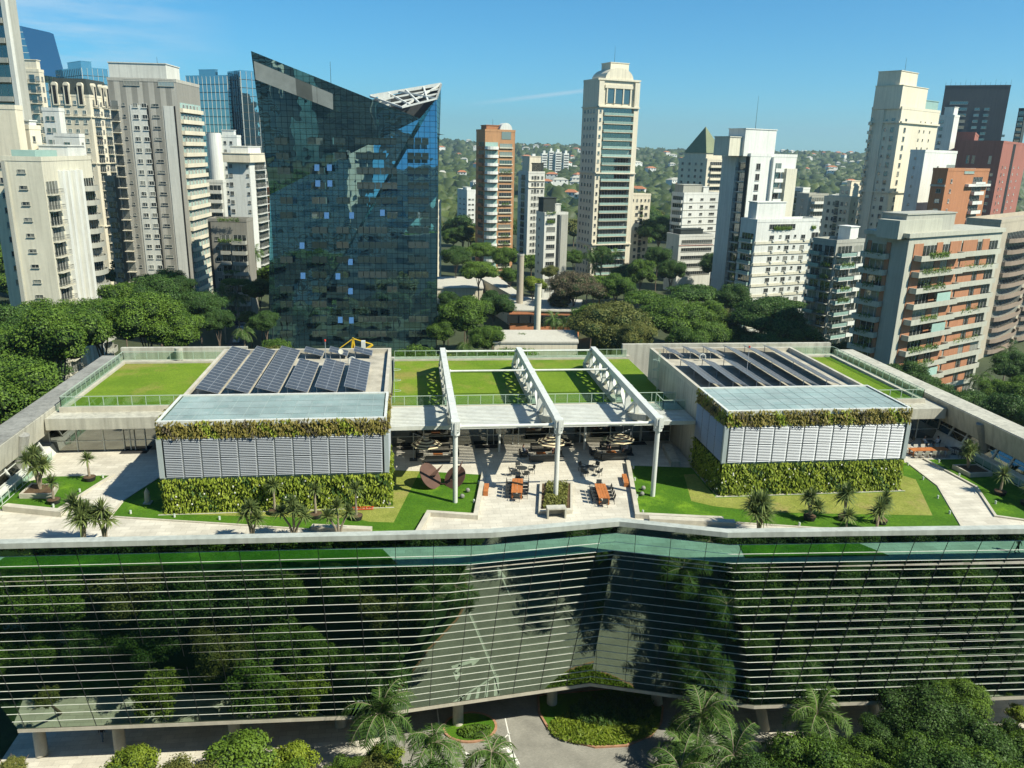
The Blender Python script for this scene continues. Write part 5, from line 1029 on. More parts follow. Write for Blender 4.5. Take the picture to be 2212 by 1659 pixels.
# mansard building
a = Bld('cream classical tower with dark mansard roof and arched dormers', (192, 206), 310, 84, 107, 238, 'cream wall', 3.15); a.win('A', [.12, .3, .42, .62, .84], 1.2, 1.3, fr='white_frame').bal('B', .12, .4, 1.0, 'rail').bal('B', .6, .88, 1.0, 'rail').win('B', [.5], 1, 1.3)
for k in (1, 6, 13): a.ledge('A', 'cream wall', .5, .4, (k, k + 1)).ledge('B', 'cream wall', .5, .4, (k, k + 1))
b = MB(); b.hexa([(-.2, -.2, a.H + .41), (a.wR + .2, -.2, a.H + .41), (a.wR + .2, a.wL + .2, a.H + .41), (-.2, a.wL + .2, a.H + .41)], [(1.2, 1.2, a.H + 5.5), (a.wR - 1.2, 1.2, a.H + 5.5), (a.wR - 1.2, a.wL - 1.2, a.H + 5.5), (1.2, a.wL - 1.2, a.H + 5.5)]); b.build('mansard_roof', 'dark slate', a.r)
for side, fs in (('A', (.15, .45, .8)), ('B', (.25, .6, .85))):
    for f in fs:
        b = MB(); b.box(-1, 1, -.4, .9, -3.5, 3.2); b.cyl((0, -.4, 3.2), (0, .9, 3.2), 1.0, 1.0, 14); b.box(-.55, .55, -.45, -.401, -3, 3.0, 1); l, rz = a.loc(side, f, a.H); b.build('dormer', ['cream wall', 'void'], a.r, l, rz)
a.done()
a = Bld('white stepped house block below the mansard tower, upper step', (126, 236), 245, 84, 90, 132, 'white wall'); a.win('A', [.3, .6], 1, 1.2).done()
a = Bld('white stepped house block below the mansard tower, lower step', (170, 292), 235, 84, 116, 180, 'white wall'); a.win('A', [.5], 1.6, 1.2, (0, 3)).win('B', [.5], 1, 1.2).ledge('A', 'white wall', .9, .2, (0, 2)).done()
a = Bld('dark shaded block just left of the tall grey tiled tower', (247, 383), 262, 60, 226, 262, 'dark stone wall'); a.bal('A', .1, .95, .8, 'solid').done()
# tall grey tiled tower
a = Bld('tall grey tiled tower with white strip windows, third from the left', (380, 174), 255, 86, 231, 430, 'grey tile wall', 3.12, top=5.5)
a.strip('A', .29, .53, 'light grey wall', .12, a.H - 7).strip('A', .78, .93, 'light grey wall', .12, a.H - 7).strip('A', .535, .56, 'void', .14, a.H - 7).strip('A', .935, .955, 'void', .14, a.H - 7)  # thin void strips paint the recess shadow right of each pale strip
a.bal('A', .01, .13, 1.5, 'rail', wall='cream wall').win('A', [.2], .8, .7, dz=.2).win('A', [.37, .50], 1.5, 1.2, fr='white_frame', out=.12).win('A', [.665], 2.0, .7, dz=.2)
a.bal('B', .06, .97, .9, 'solid', wall='cream wall', pane='blind').win('B', [.2, .35, .5, .65, .8], 1.5, 1.5, fr='white_frame', out=.1)
a.box(.05, .6, .15, .98, 4.4, 'light grey wall').mast(.4, .4, 3, 4).win('A', [.35, .85], 4.5, 1.6, (-2, -1), pane='window').done()
a = Bld('white building with round stair tower behind the dark stone block', (511, 294), 330, 84, 446, 520, 'white wall'); a.win('A', [.6, .8], 1, 1.1); b = MB(); b.cyl((-.5, a.wL - 3, 0), (-.5, a.wL - 3, a.H + 1), 2.6, 2.6, 20); b.build('stair_tower', 'white wall', a.r); a.box(.1, .6, .1, .5, 2).done()
a = Bld('slim cream white tower with overhanging top floor and side balconies', (538, 344), 300, 82, 490, 572, 'white wall', 3.1); a.win('A', [.14], 1.2, 1.3).win('A', [.9], .9, 1.0).bal('B', .3, .95, 1.2, 'rail', wall='white wall').box(-.1, 1.1, -.12, 1.1, 1.8, 'cream wall', 'top_floor', z=-.6).box(.1, .9, .1, .9, 4.2).done()
a = Bld('grey building half hidden behind the slim cream white tower', (570, 352), 390, 50, 548, 583, 'concrete wall'); a.win('B', [.3, .7], 1.2, 1.3).done()
a = Bld('small terraced white house block between the towers on the left', (481, 392), 285, 84, 447, 486, 'light grey wall'); a.bal('A', .1, .9, 1.3, 'solid', (0, 6)).done()
a = Bld('low dark stone building with staggered balconies beside the glass tower', (532, 476), 250, 84, 449, 546, 'dark stone wall', 3.1); a.bal('A', .62, .98, 1.8, 'solid', (1, 12), wall='concrete wall').bal('A', .3, .55, 1.2, 'solid', (1, 12), wall='concrete wall').win('A', [.2], 1.2, 1.2, (1, 12)).strip('A', .0, .06, 'void', .3).plants('A', .2, .95, (-1, 1, 4, 8), 1.6).done()
a = Bld('orange rendered building glimpsed left of the glass tower', (586, 408), 340, 50, 557, 600, 'orange wall'); a.win('A', [.4], 1.2, 1.2).plants('A', 0, 1, (0,), .5).done()
a = Bld('narrow cream building just right of the glass tower', (943, 434), 330, 50, 930, 946, 'cream wall'); a.win('A', [.5], 1.4, 1.4).done()
a = Bld('small white block standing among trees right of the glass tower', (1009, 411), 520, 20, 988, 1027, 'white wall', 3.2); a.win('A', [.3, .7], 2.2, .8, (1, 8)).win('B', [.3, .7], 1.6, .9, (1, 8)).box(.2, .7, .2, .6, 1.5).done()
a = Bld('brick orange tower with stacked round white balconies', (1048, 281), 320, 14, 1029, 1113, 'brick orange wall', 3.1, top=4); a.bal('B', .0, .44, 2.2, 'solid', wall='white wall', rnd=True, pane='blind').win('B', [.70], 5.2, 1.5, pane='window').ledge('B', 'beige wall', .5, .4, f0=.48, f1=.93, dz=.6, name='planter_box').bal('A', .3, .9, .9, 'solid', wall='brown brick wall').plants('B', .5, .92, (3, 7, 9, 11, 12, 14, 15), .6, 30)
a.box(.1, .9, .2, .8, 1.8, 'brown brick wall'); b = MB(); b.box(a.wR * .5, a.wR * .9, .2, 4, a.H - 3.5, a.H + .9); b.cyl((a.wR * .7, .1, a.H + .4), (a.wR * .7, 4, a.H + .4), 2.5, 2.5, 20); b.box(a.wR * .55, a.wR * .86, -.1, .19, a.H - 3.2, a.H - .4, 1); b.build('penthouse', ['white wall', 'window'], a.r); a.mast(.4, .5, 2.5, 1.8).done()
a = Bld('pale grey classical block with steep roof box behind the brick orange tower', (1142, 372), 380, 22, 1120, 1177, 'light grey wall', 3.1); a.win('B', [.25, .6, .85], 1.1, 1.4).bal('A', .3, .7, .8, 'rail').win('B', [.42], 1.2, 1.8).ledge('B', 'cream wall', .5, .3, (0, 2)).box(.1, .8, .1, .8, 7, 'cream wall').box(.25, .98, .1, .9, 4, 'dark slate').done()
a = Bld('small grey white block with dark glass stair strip in front of the pale grey one', (1177, 461), 285, 18, 1159, 1227, 'light grey wall', 3.1); a.win('B', [.28], 3.4, 1.5).strip('B', .54, .66, 'window', .15).strip('B', .70, 1, 'concrete wall', .3).win('A', [.4], .8, .9).box(0, .55, .2, .8, 5.2, 'dark slate').box(.5, .75, .2, .6, 3, 'light grey wall').plants('B', .0, .5, (-1, 0), .4).done()
# tall cream tower
a = Bld('tallest cream tower with curved gable top and stacked green glass balconies', (1293, 171), 320, 16, 1261, 1381, 'cream wall', 3.12, top=10); a.win('A', [.2, .42, .62, .82], .9, 1.3)
a.bal('B', .14, .86, 1.5, 'glass', wall='cream wall').strip('B', 0, .12, 'cream wall', 1.0).strip('B', .88, 1, 'cream wall', 1.0).win('B', [.06], .8, 1.2, out=1.0)
for k in (0, 8, 17, 24): a.ledge('B', 'cream wall', 1.7, .5, (k - 1, k), dz=0).ledge('A', 'cream wall', .5, .5, (k - 1, k))
b = MB(); b.box(a.wR * .2, a.wR * .8, -.2, 0, a.H - 8.5, a.H - 3.5, 1)
for f in (.2, .39, .6, .78): b.box(a.wR * f, a.wR * f + .5, -.5, -.21, a.H - 8.5, a.H - 3.0)
b.box(a.wR * .16, a.wR * .84, -.6, -.201, a.H - 3, a.H - 1.8); b.box(-.4, a.wR + .4, -.7, -.701 + .5, a.H - .2, a.H + .5); b.build('penthouse_window', ['cream wall', 'window'], a.r)
b = MB(); pts = [(a.wR * .5 + a.wR * .34 * math.cos(t), a.H + .4 + 4.2 * math.sin(t)) for t in [math.pi * i / 12 for i in range(13)]]; b.add([(x, -.3, z) for x, z in pts] + [(x, a.wL * .9, z) for x, z in pts], [tuple(range(12, -1, -1)), tuple(range(13, 26))] + [(i, i + 1, 14 + i, 13 + i) for i in range(12)] + [(12, 0, 13, 25)]); b.build('gable', 'cream wall', a.r)
a.box(.35, .8, .2, .8, 6.5, 'cream wall').mast(.55, .5, 7, 6).done()
a = Bld('cream block with flower balconies behind the tallest cream tower', (1362, 420), 350, 10, 1352, 1406, 'cream wall', 3.1); a.win('B', [.36, .82], 1.3, 1.4, (1, 30), pane='void').bal('B', .5, .68, .9, 'rail', (1, 30)).win('B', [.15, .35, .55, .75, .92], .7, 1, (0, 1)).plants('B', .5, .68, range(1, 12), .8, 20).done()
# round chimneys
for p0, D, l in (((1125, 552), 235, 'taller grey round chimney rising among the trees'), ((1163, 617), 195, 'nearer weathered round chimney beside the orange school walls')):
    P = aty(p0, D); rr = 7.3 * D / 1720; r = empty('chimney', (P.x, P.y, GZ), label=l, cat='chimney'); b = MB(); b.cyl((0, 0, 0), (0, 0, P.z - GZ), rr * 1.05, rr, 20); b.build('shaft', 'tan wall' if D > 200 else 'beige wall', r); b = MB(); b.cyl((0, 0, P.z - GZ), (0, 0, P.z - GZ + .5), rr * 1.08, rr * 1.08, 20); b.cyl((0, 0, P.z - GZ + .5), (0, 0, P.z - GZ + .55), rr * .8, rr * .8, 16, 1); b.build('rim', ['concrete', 'void'], r)
# school with pale roofs
def quadroof(label, pts, z, zt, wall, roofm, name='school_building'):
    q = [atz(p, zt) for p in pts]; c = sum(q, Vector()) / len(q); r = empty(name, (c.x, c.y, GZ), label=label, cat='building')
    lo = Vector((-c.x, -c.y, -GZ)); b = MB(); ins = [c.lerp(p, .97) for p in q]; b.prism([(p.x, p.y) for p in ins], GZ, zt - .01); b.build('wall', wall, r, lo); b = MB(); b.prism([(p.x, p.y) for p in q], zt, zt + .4); b.build('roof', roofm, r, lo)
    FOOT.append((c.x, c.y, 16)); return r, q, lo
colr('pale roof sheet', (.50, .48, .40), **WM)
r, q, lo = quadroof('orange walled school building with long pale roof between the trees', [(1100, 672), (1253, 674), (1258, 650), (1098, 642)], 0, -13.5, 'orange wall', 'pale roof sheet')
for k in range(6):
    p = q[0].lerp(q[1], (k + .5) / 6); b = MB(); b.box(p.x - 2.2, p.x + 2.2, p.y - .1, p.y + .3, -17, -14.6); b.build('window', 'void', r, lo)
b = MB(); b.box(q[0].x, q[1].x, q[0].y - .3, q[0].y + .2, -14.4, -13.7); b.build('fascia', 'orange wall', r, lo)
quadroof('low school wing with folded white roof behind the taller chimney', [(1105, 640), (1128, 640), (1072, 596), (1032, 592), (1040, 604)], 0, -12.5, 'cream wall', 'pale roof sheet')
quadroof('long white roofed wing just right of the glass tower', [(940, 624), (1045, 624), (1040, 600), (940, 600)], 0, -13, 'cream wall', 'pale roof sheet')
quadroof('low building with pale flat roof just behind the rear roof railing', [(1065, 742), (1250, 742), (1246, 716), (1082, 716)], 0, -10, 'cream wall', 'pale roof sheet')
# right cluster
a = Bld('cream building with green copper pyramid roof', (1528, 344), 400, 24, 1467, 1569, 'cream wall', 3.1); a.win('A', [.15, .4, .62, .82], 1.5, 1.3).bal('B', .15, .85, 1.2, 'solid', wall='cream wall').win('B', [.5], 8, 2.5, (0, 1)); 
b = MB(); x0, x1, y0, y1 = a.wR * .0, a.wR * .9, a.wL * .05, a.wL * .85; zz = a.H + 3; b.box(x0 + .5, x1 - .5, y0 + .5, y1 - .5, a.H - .4, zz - .01, 1); b.add([(x0, y0, zz), (x1, y0, zz), (x1, y1, zz), (x0, y1, zz), ((x0 + x1) / 2, (y0 + y1) / 2, zz + 13)], [(0, 1, 4), (1, 2, 4), (2, 3, 4), (3, 0, 4), (3, 2, 1, 0)]); b.build('pyramid_roof', ['green copper', 'cream wall'], a.r); a.done()
a = Bld('white block with dark horizontal window stripes', (1478, 418), 335, 22, 1452, 1556, 'white wall', 3.1); a.win('B', [.2, .5], 1.6, .9, pane='void').win('B', [.8], 3.0, .9, pane='void').bal('A', .1, .95, .8, 'solid').ledge('B', 'concrete wall', .15, .25, f0=.0, f1=1).box(.0, .5, .1, .8, 3.4, 'concrete wall').box(.55, .7, .1, .5, 2.6, 'white wall').done()
a = Bld('low grey office block with long dark window bands', (1468, 509), 305, 16, 1441, 1542, 'light grey wall', 3.1); a.win('B', [.52], 14.5 if a.wR > 15 else a.wR * .85, 1.4, (0, 5), pane='window').ledge('B', 'red brick wall', .2, .2, (0, 1)).win('A', [.5], .5, 2, (1, 8)).box(.1, .75, .2, .8, 2.0, 'dark slate').done()
a = Bld('tall grey and white tower with blank slab side and cantilevered roof box', (1622, 334), 245, 24, 1567, 1722, 'white wall', 3.15, top=2)
a.strip('A', .0, .55, 'light grey wall', 1.2).bal('A', .56, .86, 1.0, 'rail').strip('A', .87, 1, 'dark slate', .4).win('B', [.18], 1.8, 2.0, pane='void').bal('B', .50, .68, 1.3, 'solid', wall='white wall').strip('B', .72, .95, 'beige wall', 1.6, a.H - 4).strip('B', .44, .49, 'white wall', 1.0).box(-.1, .55, .1, .75, 7.5, 'white wall').box(-.35, .1, .2, .8, 5, 'beige wall').mast(.2, .3, 10, 7.5).done()
a = Bld('white banded block with window air conditioners and roof planters', (1636, 477), 225, 18, 1601, 1772, 'white wall', 3.15, top=3.4); a.ledge('B', 'beige wall', .25, .8).ledge('A', 'beige wall', .25, .8).win('B', [.25, .5, .75], 1.6, 1.3, pane='window').win('B', [.385, .62], .8, .8, dz=.3).bal('A', .15, .9, 1.0, 'glass').bal('B', .88, 1.0, 1.0, 'solid').box(.05, .5, .3, .8, 5.0, 'white wall')
for k in range(10):
    for f in (.27, .52, .77): b = MB(); b.box(-.4, .4, -.55, -.003, 0, .5); l, rz = a.loc('B', f, a.H - a.top - a.fh * (k + .5) - 1.25); b.build('air_conditioner', 'white wall', a.r, l, rz)
a.plants('B', .25, .55, (-1,), .3, 120).plants('B', .85, .95, (-1,), .3, 120).win('B', [.4], 10, 1.5, (-1, 0)).done()
a = Bld('weathered grey concrete block with white balconies behind the banded block', (1748, 420), 330, 18, 1722, 1790, 'concrete wall', 3.1); a.bal('B', .15, 1.0, 1.2, 'solid', wall='white wall').win('A', [.5], 1.5, .9).done()
a = Bld('white building corner peeking left of the weathered grey block', (1735, 407), 355, 30, 1713, 1750, 'white wall'); a.bal('A', .2, .8, 1, 'rail').done()
a = Bld('cream block with arched window columns at the foot of the right cream tower', (1838, 428), 310, 40, 1781, 1856, 'cream wall', 3.1); a.win('A', [.2, .4, .5, .7, .85], 1.1, 1.5).bal('A', .42, .6, .6, 'rail').win('B', [.5], 1, 1.4).done()
a = Bld('cream block behind with stepped roof left of the right cream tower', (1838, 404), 370, 40, 1815, 1862, 'cream wall', 3.1); a.win('A', [.3, .7], 1, 1.4).box(.1, .9, .1, .5, 2.6).done()
a = Bld('dark glazed balcony building hung with plants, in front of the cream block', (1808, 522), 195, 24, 1757, 1868, 'concrete wall', 3.1); a.bal('A', .04, .46, 1.2, 'glass').bal('A', .52, .97, 1.0, 'rail').bal('B', .05, .58, 1.6, 'glass', wall='white wall').bal('B', .66, .97, 1.2, 'solid', wall='white wall').plants('B', .05, .6, (1, 3, 4, 8), 1.5, 110).plants('A', .5, .98, (1, 2, 5), 1, 70).box(.7, 1.0, .3, .8, 3.2, 'white wall').done()
a = Bld('tall cream classical tower at the right with stepped crown', (1949, 232), 285, 33, 1884, 2031, 'cream wall', 3.12, top=3); a.win('B', [.14], 1.5, 1.7).win('B', [.52, .64, .8], .7, .9, pane='void').win('A', [.55], .7, 1).win('A', [.78], 1.2, 1.7).bal('A', .0, .1, 1.3, 'solid').strip('A', .2, .45, 'cream wall', .5)
for k in (0, 8, 16): a.ledge('A', 'cream wall', .7, .6, (k, k + 1), dz=1).ledge('B', 'cream wall', .7, .6, (k, k + 1), dz=1)
a.box(-.02, .62, .05, .95, 7.5, 'cream wall').box(0.0, .42, .2, .95, 12.5, 'cream wall').box(.6, 1.0, .1, .6, 3.5, 'blind', 'conservatory').mast(.3, .5, 6, 12).done()
a = Bld('dark grey tower under a spiky roof line at the far right', (2184, 185), 420, 60, 2043, 2199, 'dark tower wall', 3.2, top=4); a.win('A', [.55, .7], 2.6, 1.4, (2, 25)).win('A', [.25], 9, 1.6, (1, 6)).bal('B', .1, .9, 1.5, 'glass', (6, 25), wall='concrete wall')
for k in range(14): a.mast(.5, k / 13, 2.4 if k % 3 else 3.6)
a.done()
a = Bld('white terraced tower in front of the dark grey tower', (2062, 250), 350, 30, 2021, 2073, 'white wall'); a.win('A', [.4], 1.6, 1.4).box(.1, .9, .1, .6, 3.6).done()
a = Bld('red brick tower with arched top windows, behind the white walled building', (2107, 287), 365, 52, 2014, 2124, 'red brick wall'); a.win('A', [.3, .4, .5, .65], 1.0, 3.2, (1, 2)).win('A', [.35, .7], 1.3, 1.0, (3, 30)).done()
a = Bld('larger red brick tower with rows of small windows at the right', (2168, 306), 330, 42, 2068, 2260, 'red brick wall', 3.1, top=3); a.win('A', [.3, .42, .78], 1.2, 3.4, (1, 2)).win('A', [.5, .85], 1.8, 1.1, (3, 30), fr='white_frame').win('B', [.22, .55, .75], 1.6, .8, (2, 30), fr='white_frame', pane='blind').strip('B', .38, .48, 'void', .1).win('B', [.12], 1.2, 1.4, (2, 30)).done()
a = Bld('white walled building with blank sunlit side before the red brick towers', (1999, 326), 262, 33, 1967, 2068, 'white wall', 3.1); a.win('B', [.45], 1.2, 1.2, (1, 5)).win('A', [.4], .6, .8).bal('B', .72, 1.0, .8, 'rail', (1, 4)).done()
a = Bld('brick building with white glazed top terrace before the red brick towers', (2048, 366), 240, 33, 2016, 2138, 'brown brick wall', 3.1, top=2); a.win('A', [.6], 1.5, 1.3).win('B', [.12], 1.0, 1.2, fr='white_frame').bal('B', .62, .86, 1.2, 'solid', wall='white wall').win('B', [.5], 8, 1.6, (-1, 0), pane='blind').ledge('B', 'white wall', 1.2, .8, (0, 1), f0=.45, f1=1.0).ledge('A', 'concrete wall', .4, .6, (0, 1)).done()
# big brick and concrete building
a = Bld('broad brick and concrete building with planted balconies in long bands, right foreground', (1967, 512), 150, 26, 1874, 2166, 'band wall', 3.3, top=1.6)
a.strip('A', .64, 1.0, 'concrete wall', .3).bal('A', .0, .60, 1.5, 'solid', wall='band wall', out=.0).strip('A', .05, .14, 'brick pier', .14, a.H - 1.5).strip('A', .5, .6, 'brick pier', .14, a.H - 1.5).plants('A', .05, .55, range(0, 9), 1.4, 50)
for f0_, f1_ in ((.05, .14), (.28, .34), (.42, .54), (.56, .72), (.78, .86)): a.strip('B', f0_, f1_, 'brick pier', .14, a.H - 1.5)
a.bal('B', .06, .52, 1.8, 'solid', wall='band wall').bal('B', .54, .97, 1.0, 'solid', wall='band wall').plants('B', .08, .4, (0, 1, 2, 4, 6, 7), 1.7, 90).plants('B', .58, .9, (1, 4, 6), .9, 30)
for k in (3, 5, 8):
    b = MB(); b.box(-2.6, 2.6, -1.78, -1.7, 1.0, 2.75); l, rz = a.loc('B', .36, a.H - a.top - a.fh * (k + 1) + .15); b.build('balcony_glazing', 'blind', a.r, l, rz)
a.box(-.03, 1.01, -.05, 1.01, .7, 'band wall', 'roof_slab', z=.3, lid=False).box(.0, .5, .15, .7, 4.2, 'concrete wall').box(-.08, .35, .1, .6, 3.2, 'band wall', lid=False).done()
a = Bld('tan building with curved brown balconies at the right edge', (2163, 478), 195, 36, 2089, 2330, 'tan wall', 3.1, top=3); a.win('A', [.72, .9], .7, .8, (0, 20), pane='void').bal('B', .12, .52, 2.2, 'solid', wall='brown balcony', rnd=True).bal('B', .56, .95, 2.2, 'solid', wall='brown balcony', rnd=True).done()
a = Bld('sliver of a dark green tower at the right edge of the view', (2216, 235), 440, 50, 2201, 2280, 'dark slate'); a.bal('A', .1, .9, 1, 'glass').done()

# ------------------------------------------------------------------ faceted glass tower
M['facet'] = newmat('faceted curtain wall'); t = M['facet'].node_tree; tn = t.nodes.new; tl = t.links.new
g_ = tn('ShaderNodeNewGeometry'); sp = tn('ShaderNodeSeparateXYZ'); tl(g_.outputs['Position'], sp.inputs[0]); cb_ = tn('ShaderNodeCombineXYZ'); tl(sp.outputs['X'], cb_.inputs[0]); tl(sp.outputs['Z'], cb_.inputs[1])
bt = tn('ShaderNodeTexBrick'); bt.offset = 0; bt.inputs['Scale'].default_value = 1; bt.inputs['Brick Width'].default_value = 1.35; bt.inputs['Row Height'].default_value = 1.24; bt.inputs['Mortar Size'].default_value = .045
bt.inputs['Color1'].default_value = (.012, .032, .042, 1); bt.inputs['Color2'].default_value = (.03, .065, .07, 1); bt.inputs['Mortar'].default_value = (.004, .004, .004, 1); tl(cb_.outputs[0], bt.inputs['Vector'])
df = tn('ShaderNodeBsdfDiffuse'); tl(bt.outputs['Color'], df.inputs[0])
gl = tn('ShaderNodeBsdfGlossy'); gl.inputs['Roughness'].default_value = 0; gl.inputs['Color'].default_value = (.5, .8, .9, 1)
# every pane is tilted a hair, so reflections break up from pane to pane
vm = tn('ShaderNodeVectorMath'); vm.operation = 'DIVIDE'; vm.inputs[1].default_value = (1.35, 1.24, 1); tl(cb_.outputs[0], vm.inputs[0]); vf = tn('ShaderNodeVectorMath'); vf.operation = 'FLOOR'; tl(vm.outputs[0], vf.inputs[0])
wn = tn('ShaderNodeTexWhiteNoise'); wn.noise_dimensions = '3D'; tl(vf.outputs[0], wn.inputs['Vector']); vs_ = tn('ShaderNodeVectorMath'); vs_.operation = 'SUBTRACT'; vs_.inputs[1].default_value = (.5, .5, .5); tl(wn.outputs['Color'], vs_.inputs[0])
vsc = tn('ShaderNodeVectorMath'); vsc.operation = 'SCALE'; vsc.inputs['Scale'].default_value = .004; tl(vs_.outputs[0], vsc.inputs[0])
nz = tn('ShaderNodeTexNoise'); nz.inputs['Scale'].default_value = .11; nz.inputs['Detail'].default_value = 2; tl(g_.outputs['Position'], nz.inputs['Vector']); nb = tn('ShaderNodeBump'); nb.inputs['Strength'].default_value = 1; nb.inputs['Distance'].default_value = .14; tl(nz.outputs[0], nb.inputs['Height'])
va = tn('ShaderNodeVectorMath'); va.operation = 'ADD'; tl(nb.outputs[0], va.inputs[0]); tl(vsc.outputs[0], va.inputs[1]); vn = tn('ShaderNodeVectorMath'); vn.operation = 'NORMALIZE'; tl(va.outputs[0], vn.inputs[0]); tl(vn.outputs[0], gl.inputs['Normal'])
mm = tn('ShaderNodeMath'); mm.operation = 'MULTIPLY_ADD'; tl(bt.outputs['Fac'], mm.inputs[0]); mm.inputs[1].default_value = -.42; mm.inputs[2].default_value = .46
ms = tn('ShaderNodeMixShader'); tl(mm.outputs[0], ms.inputs[0]); tl(df.outputs[0], ms.inputs[1]); tl(gl.outputs[0], ms.inputs[2]); oo = tn('ShaderNodeOutputMaterial'); tl(ms.outputs[0], oo.inputs[0])
YG = 195.0
def g(px, py, dy=0): return aty((px, py), YG + dy)
def gz(px, py, z, dy=0):
    p = g(px, py, dy); return Vector((p.x, p.y, z))
tA, tB, tC = g(542, 110, 0), g(907, 256, -1), g(943, 213, 6)
lm = g(583, 420, 2.5); rm = g(947, 420, 4)
b1 = g(579, 785, 1.0); b1.z = GZ; b2 = g(602, 785, 0); b2.z = GZ; b3 = g(943, 785, 3); b3.z = GZ
tower = empty('faceted_tower', (b2.x, YG, GZ), label='big faceted green blue glass tower with slanted top and white roof trusses', cat='office tower'); lo = Vector((-b2.x, -YG, -GZ))
b = MB(); b.add([tA, lm, b1, b2, tB], [(0, 1, 2, 3, 4)]); b.build('curtain_wall', 'facet', tower, lo)
b = MB(); b.add([tB, b2, b3, rm, tC], [(0, 1, 2, 3, 4)]); b.build('curtain_wall', 'facet', tower, lo)
BK = Vector((.2, 34, 0)); tCb = aty((953, 182), YG + 26); q1 = g(800, 208, 26)
b = MB(); b.add([tC, rm, b3, b3 + BK, rm + Vector((.6, 26, 0)), tCb], [(0, 1, 4, 5), (1, 2, 3, 4)]); b.build('curtain_wall', 'facet', tower, lo)
b = MB(); b.add([tA, tA + Vector((7, 30, -4)), lm + Vector((7, 30, 0)), b1 + Vector((7, 30, 0)), b1, lm], [(0, 1, 2, 5), (5, 2, 3, 4)]); b.build('curtain_wall', 'facet', tower, lo)
b = MB(); tAb = tA + Vector((7, 30, -4)); tm_ = aty((800, 216), YG + 28); b.add([tAb, tm_, tCb, b3 + BK, b1 + Vector((7, 30, 0))], [(0, 1, 2, 3, 4)]); b.build('rear_wall', 'dark tower wall', tower, lo)
b = MB(); rz_ = tB.z - 3; b.add([(tA.x + 6, YG + 4, rz_), (tC.x, YG + 8, rz_), (tC.x + 3, YG + 28, rz_), (tA.x + 8, YG + 28, rz_)], [(0, 1, 2, 3)]); b.build('roof_deck', 'concrete', tower, lo)
b = MB()
def bm(p, q, w_=.4): b.beam(p, q, w_, w_)
e0 = tC; e1 = tCb; e2 = aty((800, 208), YG + 24); e3 = aty((868, 232), YG + 4)
bm(e0, e1); bm(e1, e2, .8); bm(e3, e0)
for f in (.0, .25, .5, .75, 1): bm(e3.lerp(e0, f), e2.lerp(e1, max(0, f)))
for f in (.33, .66): bm(e3.lerp(e2, f), e0.lerp(e1, f), .4)
bm(e3, e1, .4); bm(e0, e2.lerp(e1, .4), .4)
b.build('roof_truss', 'white', tower, lo)
b = MB(); pbx = aty((830, 208), YG + 20); b.box(pbx.x - 1.5, pbx.x + 1.5, YG + 18, YG + 21, rz_, pbx.z + .6); b.build('lift_housing', 'white wall', tower, lo)
# plane helper of the front facet
n1 = (b2 - tB).cross(tA - tB).normalized(); n1 = -n1 if n1.y > 0 else n1
def onfacet(px, py, out=.1):
    r_ = ray(px, py); C0 = Vector((0, 0, CAMZ)); rv = Vector(r_); t_ = (tB - C0).dot(n1) / rv.dot(n1); p1 = C0 + rv * t_
    n2 = (b3 - b2).cross(tB - b2).normalized(); n2 = -n2 if n2.y > 0 else n2; t2 = (tB - C0).dot(n2) / rv.dot(n2)
    fx = 602 + (907 - 602) * (785 - py) / (785 - 256)
    if px > fx: return C0 + rv * t2 + n2 * out
    return p1 + n1 * out
q = [onfacet(*p, .25) for p in ((549, 132), (719, 203), (720, 237), (553, 172))]; b = MB(); b.hexa([x for x in q], [x + n1 * .2 for x in q]); b.build('louvre_band', 'louvre band', tower, lo) if 'louvre band' in M else b.build('louvre_band', colr('louvre band', (.22, .24, .22), tiles=(40, .35, (.20, .22, .20), (.08, .09, .08), .05)), tower, lo)
cnt = 0
for (px, py) in ((685, 362), (712, 362), (687, 396), (713, 396), (653, 530), (655, 595), (757, 565), (730, 596), (757, 628), (735, 690), (759, 691), (706, 465), (760, 465), (826, 459)):
    c = onfacet(px, py, .35); b = MB(); b.hexa([c + Vector((-.55, .25, .7)), c + Vector((.55, .25, .7)), c + Vector((.55, -.35, -.7)), c + Vector((-.55, -.35, -.7))], [c + Vector((-.55, .21, .69)), c + Vector((.55, .21, .69)), c + Vector((.55, -.39, -.71)), c + Vector((-.55, -.39, -.71))]); b.build('open_window', 'sky_pane' if 'sky_pane' in M else 'tower_glass', tower, lo)
for fl in range(15):
    for (f, w_) in ((.1, 3), (.3, 3.6), (.44, 3), (.62, 7), (.74, 2.6), (.9, 5)):
        if cnt > 82 or random.random() < .12: continue
        py = 305 + fl * 32; xl = 556 + (583 - 556) * min(1, (py - 190) / 230) if py < 420 else 583; px = xl + (940 - xl) * f; c = onfacet(px, py, .05)
        b = MB(); nn = int(w_ / 1.3)
        for i in range(nn): x = c.x - w_ / 2 + w_ * i / nn; b.box(x + .08, x + w_ / nn - .08, c.y - .05, c.y, c.z - .75, c.z + .75)
        b.build('window', 'tower_blind', tower, lo); cnt += 1
b = MB(); p = g(715, 183, 6); b.cyl((p.x, p.y, tB.z), (p.x, p.y, p.z + 5), .08, .04, 6); b.build('mast', 'darkmetal', tower, lo)
FOOT.append((tower.location.x + 20, YG + 15, 30))

